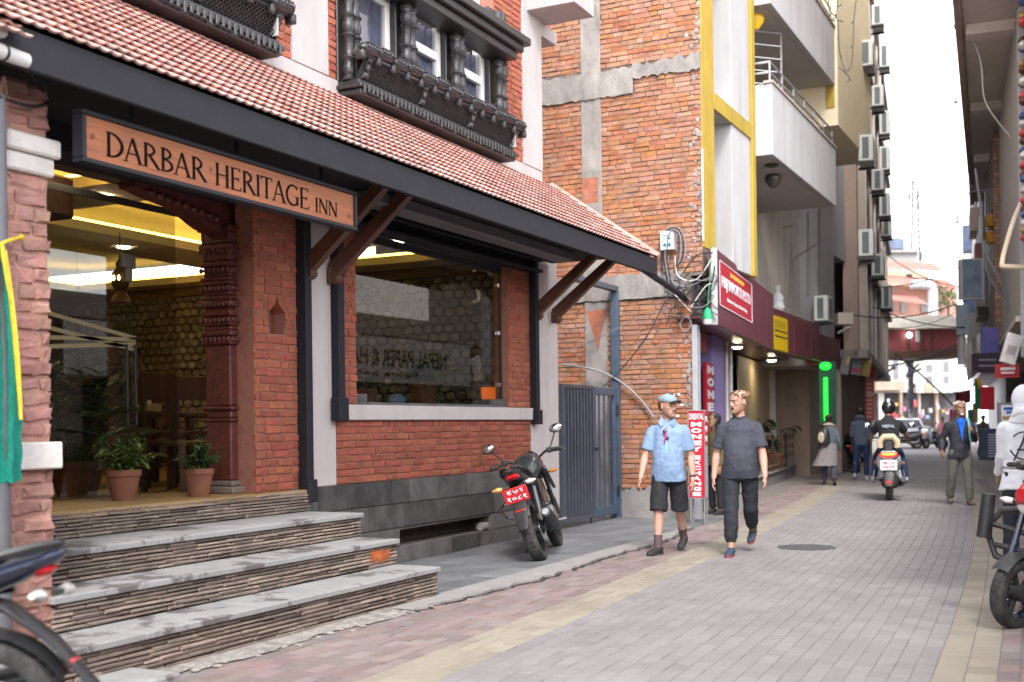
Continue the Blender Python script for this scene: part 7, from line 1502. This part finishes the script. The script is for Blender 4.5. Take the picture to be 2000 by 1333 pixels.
    for i in (0, 1):
        h, kn, ak, a2 = J[i]; fp = max(0, -a2 * .75 if ak.z > .16 else 0); FM = Matrix.Translation(ak) @ Matrix.Rotation(rad(footy[i]), 4, 'Z') @ Matrix.Rotation(-a2 * .55 if ak.z > .105 else 0, 4, 'Y')
        f = MB().tube([FM @ V(p) for p in ((-.085, 0, -.03), (-.06, 0, -.025), (0, 0, -.022), (.06, 0, -.035), (.12, 0, -.045), (.165, 0, -.05), (.185, 0, -.055))], [(.02, .035), (.036, .045), (.040, .055), (.042, .040), (.047, .03), (.038, .025), (.015, .014)], 12); f.tube([FM @ V((0, 0, -.03)), FM @ V((-.012, 0, .012))], [.045, .043], 10)
        so_ = lc('shoe', shoem, f); remesh(so_, max(.008, vox * .8), 2)
        lc('sole', sole or m_tyre, MB().tube([FM @ V(p) for p in ((-.09, 0, -.066), (-.04, 0, -.066), (.05, 0, -.066), (.12, 0, -.066), (.17, 0, -.064), (.19, 0, -.062))], [(.02, .012), (.038, .014), (.040, .014), (.049, .014), (.038, .013), (.012, .010)], 12), so_)
        if sock: lc('sock', sock, MB().tube([ak + V((0, 0, -.02)), ak, ak.lerp(kn, .18), ak.lerp(kn, .34)], [.041, .040, .045, .052], 12))
    return t, HM, P_, SH, J, lc
def at(x, y, z=0): p = aZ(x, y, z); return Matrix.Translation((p.x, p.y, z))
R_ = math.radians
m_bshirt = mat('shirt_blue', (.185, .27, .43), .85, var=.2, vs=9, bump=1, bs=16); m_gshirt = mat('tshirt_grey', (.042, .046, .064), .85, var=.22, vs=12, bump=1, bs=15); m_short = mat('shorts_dark', (.013, .013, .017), .85, var=.3, vs=10, bump=.6, bs=24); m_jog = mat('joggers_slate', (.018, .021, .03), .85, var=.3, vs=10, bump=.7, bs=22)
m_shoe = mat('shoe_black', (.022, .021, .022), .7, var=.3, vs=30); m_shoeb = mat('shoe_blue', (.03, .05, .08), .7, var=.4, vs=30); m_soler = mat('sole_red', (.35, .05, .03), .6, var=.2)
m_hairb, m_hairg, m_hairk, m_hairw = mat('hair_brown', (.075, .04, .022), .6, var=.4, vs=60), mat('hair_blond', (.17, .10, .048), .6, var=.5, vs=50), mat('hair_black', (.012, .010, .010), .5, var=.4, vs=50), mat('hair_white', (.50, .48, .46), .7, var=.3, vs=50)
m_stub, m_stubg = mat('stubble_brown', (.31, .165, .115), .7, var=.3, vs=90), mat('stubble_blond', (.33, .175, .11), .7, var=.3, vs=90)
# man with the cap
PW = at(1308, 1081)
t, HM, P_, SH, J, lc = person(PW, 'man in grey cap, light blue short sleeved shirt and dark shorts walking', 1.80, heading=R_(190), legs=((-15, 20), (13, 4)), legab=1.0, arms=((-8, 14, 24), (8, 16, 20)), yaw=52, pitch=4, belly=.022, top='shirt', topm=m_bshirt, bottom='shorts', botm=m_short, shoem=m_shoe, sock=mat('sock_grey', (.10, .065, .065), .9, var=.2), hair=m_hairb, stub=m_stub, vox=.010, broad=1.06, footy=(-8, -26), wide=1.06, shirtlow=.83, hairmax=.03)
cp_ = MB(); N = 22
rows = [[HM @ hpt(z, 2 * math.pi * j / N, of) for j in range(N)] for z, of in ((.048, .012), (.062, .016), (.085, .020), (.102, .024), (.111, .024))]; rows.append([HM @ V((-.008, 0, .134))] * N); cp_.sheet(rows, closed_u=True); cap = lc('cap', mat('cap_grey', (.20, .27, .30), .85, var=.12, vs=15, bump=.3, bs=120), cp_)
br = [];
for k in range(7):
    u = k / 6; br.append([HM @ V((.088 + .085 * u * math.cos(a), math.sin(a) * (.072 + .004 * u), .056 + .012 * u - .022 * abs(math.sin(a)) ** 2 * (1 + .3 * u) + .002)) for a in [-1.25 + .208 * j for j in range(13)]])
b = MB().sheet(br); bo = lc('brim', mat('brim_dark', (.05, .06, .07), .8, var=.1), b, cap); md = bo.modifiers.new('Solidify', 'SOLIDIFY'); md.thickness = .006
for sy in (-1, 1): lc('collar', m_bshirt, MB().prism([P_(.035, sy * .066, 1.545), P_(.062, sy * .018, 1.475), P_(.105, sy * .070, 1.435), P_(.070, sy * .098, 1.485)], (-.004, 0, .008)))
lc('placket', mat('shirt_blue_dark', (.20, .33, .58), .85, var=.2), MB().tube([P_(.118, -.005, 1.40), P_(.134, -.004, 1.30), P_(.150, -.003, 1.18), P_(.158, -.003, 1.06), P_(.152, -.003, .95)], .012, 6, flat=(1.2, .35)))
gl = thing('sunglasses', 'dark and pink sunglasses hooked on the front of the blue shirt', 'sunglasses', M=Matrix.Translation(WM[t] @ P_(.15, 0, 1.33)))
for dz, m in ((.045, m_darkgl), (-.02, m_darkgl)): q = MB().ell(P_(.146, .0 - dz * .3, 1.335 + dz), (.010, .026, .026), 10, 7).xf(WM[t]); q.build('lens', m, gl)
MB().tube([P_(.138, .0, 1.42), P_(.148, -.006, 1.36), P_(.153, -.01, 1.31), P_(.152, -.02, 1.26)], .010, 6).xf(WM[t]).build('frame', mat('frame_pink', (.5, .03, .14), .4, var=.1), gl)
sh, eb, wr, d2 = SH[0]; lc('watch_strap', m_black, MB().lathe([(.031, -.012), (.034, -.010), (.034, .010), (.031, .012)], wr - d2 * .02, d2, 14, closed=True)); 
# man in the grey t-shirt
t2, HM, P_, SH, J, lc = person(at(1448, 1084), 'bearded man in grey t-shirt and dark rolled joggers walking, mouth open', 1.83, heading=R_(192), legs=((-15, 36), (12, 6)), legab=.5, arms=((8, 13, 20), (-9, 15, 26)), yaw=-50, pitch=4, belly=.040, top='t_shirt', topm=m_gshirt, bottom='joggers', botm=m_jog, shoem=m_shoeb, sole=m_soler, hair=m_hairg, stub=m_stubg, mouth=True, vox=.010, broad=1.06, footy=(-10, -8), wide=1.05, shirtlow=.86)
lc('earbud', m_pw, MB().ell(HM @ V((.006, .084, -.012)), (.005, .005, .008), 8, 6)); lc('neck_band', mat('tshirt_dark', (.05, .055, .07), .85, var=.1), MB().tube([P_(.072, 0, 1.487), P_(.045, .06, 1.508), P_(-.02, .082, 1.535), P_(-.075, 0, 1.55), P_(-.02, -.082, 1.535), P_(.045, -.06, 1.508)], .007, 6, closed=True))
# elderly man
m_jkt = mat('jacket_navy', (.018, .019, .028), .7, var=.25, vs=9, bump=.4, bs=25); m_grn = mat('trousers_olive', (.125, .125, .105), .85, var=.2, vs=9, bump=.5, bs=25)
t3, HM, P_, SH, J, lc = person(at(1876, 986), 'elderly white haired man in open dark jacket over bright blue shirt', 1.80, m_skinb, heading=R_(200), legs=((8, 4), (-6, 16)), arms=((14, 12, 118, 28), (-14, 22, 52)), yaw=10, top='jacket', sleeve='long', topm=m_jkt, botm=m_grn, shoem=mat('shoe_brown', (.14, .11, .09), .7, var=.2), hair=m_hairw, vox=.014, hand_l=1.0, wide=1.12, shirtlow=.80, broad=1.04)
lc('shirt_front', mat('shirt_bright_blue', (.0, .10, .62), .8, var=.15), MB().prism([P_(.118, .062, 1.47), P_(.145, 0, 1.10), P_(.118, -.062, 1.47), P_(.09, 0, 1.51)], (.012, 0, 0)).ell(P_(.10, 0, 1.42), (.035, .07, .07), 10, 7)); lc('moustache', m_hairw, MB().tube([HM @ V((.09, .03, -.055)), HM @ V((.102, .0, -.048)), HM @ V((.09, -.03, -.055))], .007, 6)); lc('beard', m_hairw, MB().ell(HM @ V((.085, 0, -.1)), (.022, .035, .026), 8, 6))
lc('bag_strap', mat('strap_teal', (.12, .32, .34), .7, var=.1), MB().tube([P_(.02, .13, 1.50), P_(.12, .125, 1.42), P_(.145, .13, 1.30), P_(.12, .15, 1.1)], .022, 6, flat=(1, .35)))
# woman in the grey kurta, hooded man, seen from behind
m_kur = mat('kurta_grey', (.22, .19, .20), .9, var=.35, vs=22, bump=.3)
t4, HM, P_, SH, J, lc = person(at(1620, 948), 'woman in flowing grey kurta and maroon cap walking away with a bag', 1.64, m_skinb, heading=R_(8), legs=((10, 6), (-10, 16)), arms=((8, 14, 30), (-8, 16, 35)), top='jumper', sleeve='long', topm=mat('denim_grey', (.10, .125, .15), .9, var=.25, vs=10), botm=mat('print_trousers', (.05, .05, .075), .9, var=.5, vs=40), shoem=m_shoe, hair=m_hairk, vox=.016, wide=1.2)
kb_ = MB(); N = 20
rows = []
for z, r, sw in ((1.06, .17, 0), (.95, .20, .01), (.8, .235, .04), (.62, .28, .08), (.5, .31, .11)): rows.append([P_(-.02 - sw * .3 + math.cos(a) * r * .8 * (1 + .06 * math.sin(a * 5 + z * 4)), sw + math.sin(a) * r * (1 + .08 * math.sin(a * 6)), z) for a in [2 * math.pi * j / N for j in range(N)]])
kb_.sheet(rows, closed_u=True); lc('kurta', m_kur, kb_); lc('knit_cap', mat('cap_maroon', (.11, .045, .06), .9, var=.2, vs=30, bump=.5), MB().ell(HM @ V((-.012, 0, .045)), (.112, .092, .085), 14, 9)); lc('scarf', mat('scarf_pale', (.55, .42, .36), .9, var=.3, vs=25), MB().tube([P_(.06, .05, 1.52), P_(-.03, .10, 1.53), P_(-.09, 0, 1.55), P_(-.03, -.10, 1.53), P_(.06, -.05, 1.52)], .035, 8))
bg_ = thing('backpack', 'dark backpack with a pale printed pocket on the woman in grey', 'backpack', M=Matrix.Translation(WM[t4] @ P_(-.2, .1, 1.2))); MB().tube([P_(-.19, .10, 1.02), P_(-.20, .10, 1.1), P_(-.20, .10, 1.35), P_(-.17, .10, 1.44)], [(.11, .06), (.14, .08), (.13, .08), (.08, .05)], 12).xf(WM[t4]).build('pack', m_blkp, bg_); MB().ell(P_(-.27, .17, 1.22), (.03, .08, .14), 10, 8).xf(WM[t4]).build('pocket', mat('pocket_print', (.5, .42, .3), .9, var=.5, vs=20), bg_)
m_hood = mat('hoodie_slate', (.085, .10, .155), .9, var=.15, vs=10, bump=.4); m_jean = mat('jeans_blue', (.012, .028, .085), .9, var=.25, vs=12)
person(at(1682, 937), 'man in slate blue hoodie and blue jeans walking away from the camera', 1.83, m_skinb, heading=R_(6), legs=((-12, 20), (10, 6)), arms=((10, 10, 50), (6, 10, 50)), top='hoodie', sleeve='long', topm=m_hood, botm=m_jean, shoem=m_scw, sole=m_pw, hair=m_hairk, vox=.016, wide=1.05)
# scooter rider
RMt = SM @ Matrix.Translation((-.22, 0, 0)) @ Matrix.Scale(1 / SS, 4)
t5, HM, P_, SH, J, lc = person(RMt, 'scooter rider in black t-shirt and black helmet seen from behind', 1.84, m_skinb, legs=((70, 68, 16), (70, 68, 16)), arms=((42, 22, 28), (42, 22, 28)), top='t_shirt', topm=mat('tshirt_black', (.014, .014, .018), .85, var=.2, bump=.4, bs=25), botm=m_jean, shoem=m_scw, hair=None, vox=.016, seatd=.93, lean=6, broad=1.08, wide=1.02, hand_l=1.1, hand_r=1.1)
hl = MB().ell(HM @ V((-.005, 0, .01)), (.145, .125, .145), 18, 12); h_ = lc('helmet', mat('helmet_black', (.012, .012, .013), .2, var=.05, coat=.8), hl); lc('visor', m_darkgl, MB().ell(HM @ V((.05, 0, .01)), (.105, .115, .06), 14, 8), h_); lc('helmet_stripe', mat('stripe_pale', (.4, .52, .62), .3, var=.05), MB().tube([HM @ V((-.02 + .149 * math.cos(a), 0, .01 + .149 * math.sin(a))) for a in [1.3 + .16 * k for k in range(9)]], .025, 8, flat=(1, .18)), h_)
for s, z, w_, h in (('NEPAL', 1.335, .22, .055), ('RIDER', 1.27, .24, .045)): text(s, P_(-.136 if z > 1.3 else -.135, 0, z), (0, -1, 0), (0, 0, 1), w_, h, mat('print_steel', (.3, .36, .42), .7, var=.2), t5, bold=.03, depth=.02, local=True) if z > 1.3 else None
# white hoodie at the right edge, seen from behind
m_hw = mat('hoodie_white', (.74, .74, .78), .9, var=.06, vs=8, bump=.4, bs=22)
pz_ = CAM + ray(2000, 850) * 11.6
t6, HM, P_, SH, J, lc = person(Matrix.Translation((pz_.x, pz_.y, 0)), 'person in white hoodie with a big circled A on the back at right', 1.78, heading=R_(14), legs=((4, 4), (-3, 6)), arms=((14, 2, 30), (14, 2, 30)), top='hoodie', sleeve='long', topm=m_hw, botm=m_jog, shoem=m_shoe, hair=None, belly=.035, vox=.011, broad=1.14, wide=1.2, shirtlow=.76)
lc('hood', m_hw, MB().ell(HM @ V((-.02, 0, .0)), (.135, .115, .15), 16, 10).tube([P_(-.04, 0, 1.62), P_(-.05, 0, 1.52), P_(-.03, 0, 1.46)], [(.10, .10), (.12, .11), (.15, .10)], 14))
b = MB(); dpt = lambda y, z: P_(-.176 + .5 * y * y, y, z)
b.tube([dpt(.03 + .135 * math.cos(a), 1.21 + .135 * math.sin(a)) for a in [.7 + .24 * k for k in range(23)]], .013, 6, flat=(1, .6))
for l in (((.13, 1.06), (.06, 1.22), (.0, 1.38)), ((.0, 1.38), (-.03, 1.2), (-.07, 1.03)), ((.10, 1.17), (.03, 1.17), (-.045, 1.165)), ((-.02, 1.20), (-.02, 1.13))): b.tube([dpt(*p) for p in l], [.014] + [.016] * (len(l) - 2) + [.02], 6, flat=(1, .6))
lc('circled_letter', mat('print_dark', (.04, .045, .06), .85, var=.2), b)
# doorway woman, and people far down the street
t7, HM, P_, SH, J, lc = person(GM @ Matrix.Translation((1.35, .1, .0)) if False else Matrix.Translation((18.35, -1.15, .0)), 'woman with dark hair standing half hidden behind the red pavement sign', 1.62, m_skinb, heading=R_(150), legs=((2, 3), (-2, 4)), yaw=-20, top='cardigan', sleeve='long', topm=mat('cardigan_olive', (.10, .075, .03), .9, var=.2), botm=m_short, shoem=m_shoe, hair=m_hairk, hairlen='long', vox=.016)
FAR = [(1841, 884, 170, 1.66, mat('shirt_pink', (.55, .2, .24), .85, var=.1), m_jean, 'far pedestrian in pink shirt and jeans walking near the shops'), (1921, 892, 200, 1.68, mat('shirt_taupe', (.22, .17, .16), .9, var=.3), m_short, 'blurred pedestrian in dark taupe clothes behind the elderly man'), (1902, 868, 185, 1.66, m_hood, m_jean, 'small pedestrian in slate clothes near the garments at right'), (1862, 862, 20, 1.64, mat('shirt_ochre', (.42, .25, .06), .85, var=.2), m_short, 'far pedestrian in ochre shirt by the red patterned cloth'), (1826, 856, 175, 1.66, m_fw, m_short, 'tiny pedestrian in white shirt at the street end'), (1730, 858, 0, 1.66, mat('shirt_violet', (.2, .08, .3), .85, var=.2), m_short, 'tiny pedestrian in violet top at the left street end')]
for x, y, h, H, tm, bm_, lab in FAR: person(at(x, y), lab, H, m_skinb, heading=R_(h), top='shirt', topm=tm, botm=bm_, shoem=m_shoe, hair=m_hairk, vox=.022, group='distant pedestrians')
# fairy light string in the air at the top
fl_ = thing('fairy_lights', 'dark string of small unlit lights dangling at the top over the street', 'string lights', CAM + ray(1655, 80) * 19); r_ = random.Random(14)
for k, l in enumerate((((1618, -20), (1620, 20), (1636, 40), (1640, 100), (1652, 138), (1664, 120), (1668, 40), (1675, -20)), ((1636, -20), (1634, 30), (1622, 38)), ((1646, 138), (1656, 148), (1660, 157)))):
    pts = spl([CAM + ray(*p) * 19 for p in l]); MB().tube(pts, .009, 5).build('string', m_black, fl_)
    for p in pts[::4]:
        a = r_.random() * 6.28; e = p + R2 * (math.cos(a) * .09) + U2 * (math.sin(a) * .06); MB().tube([p, e], [.006, .011], 5).build('bulb', m_black, fl_)
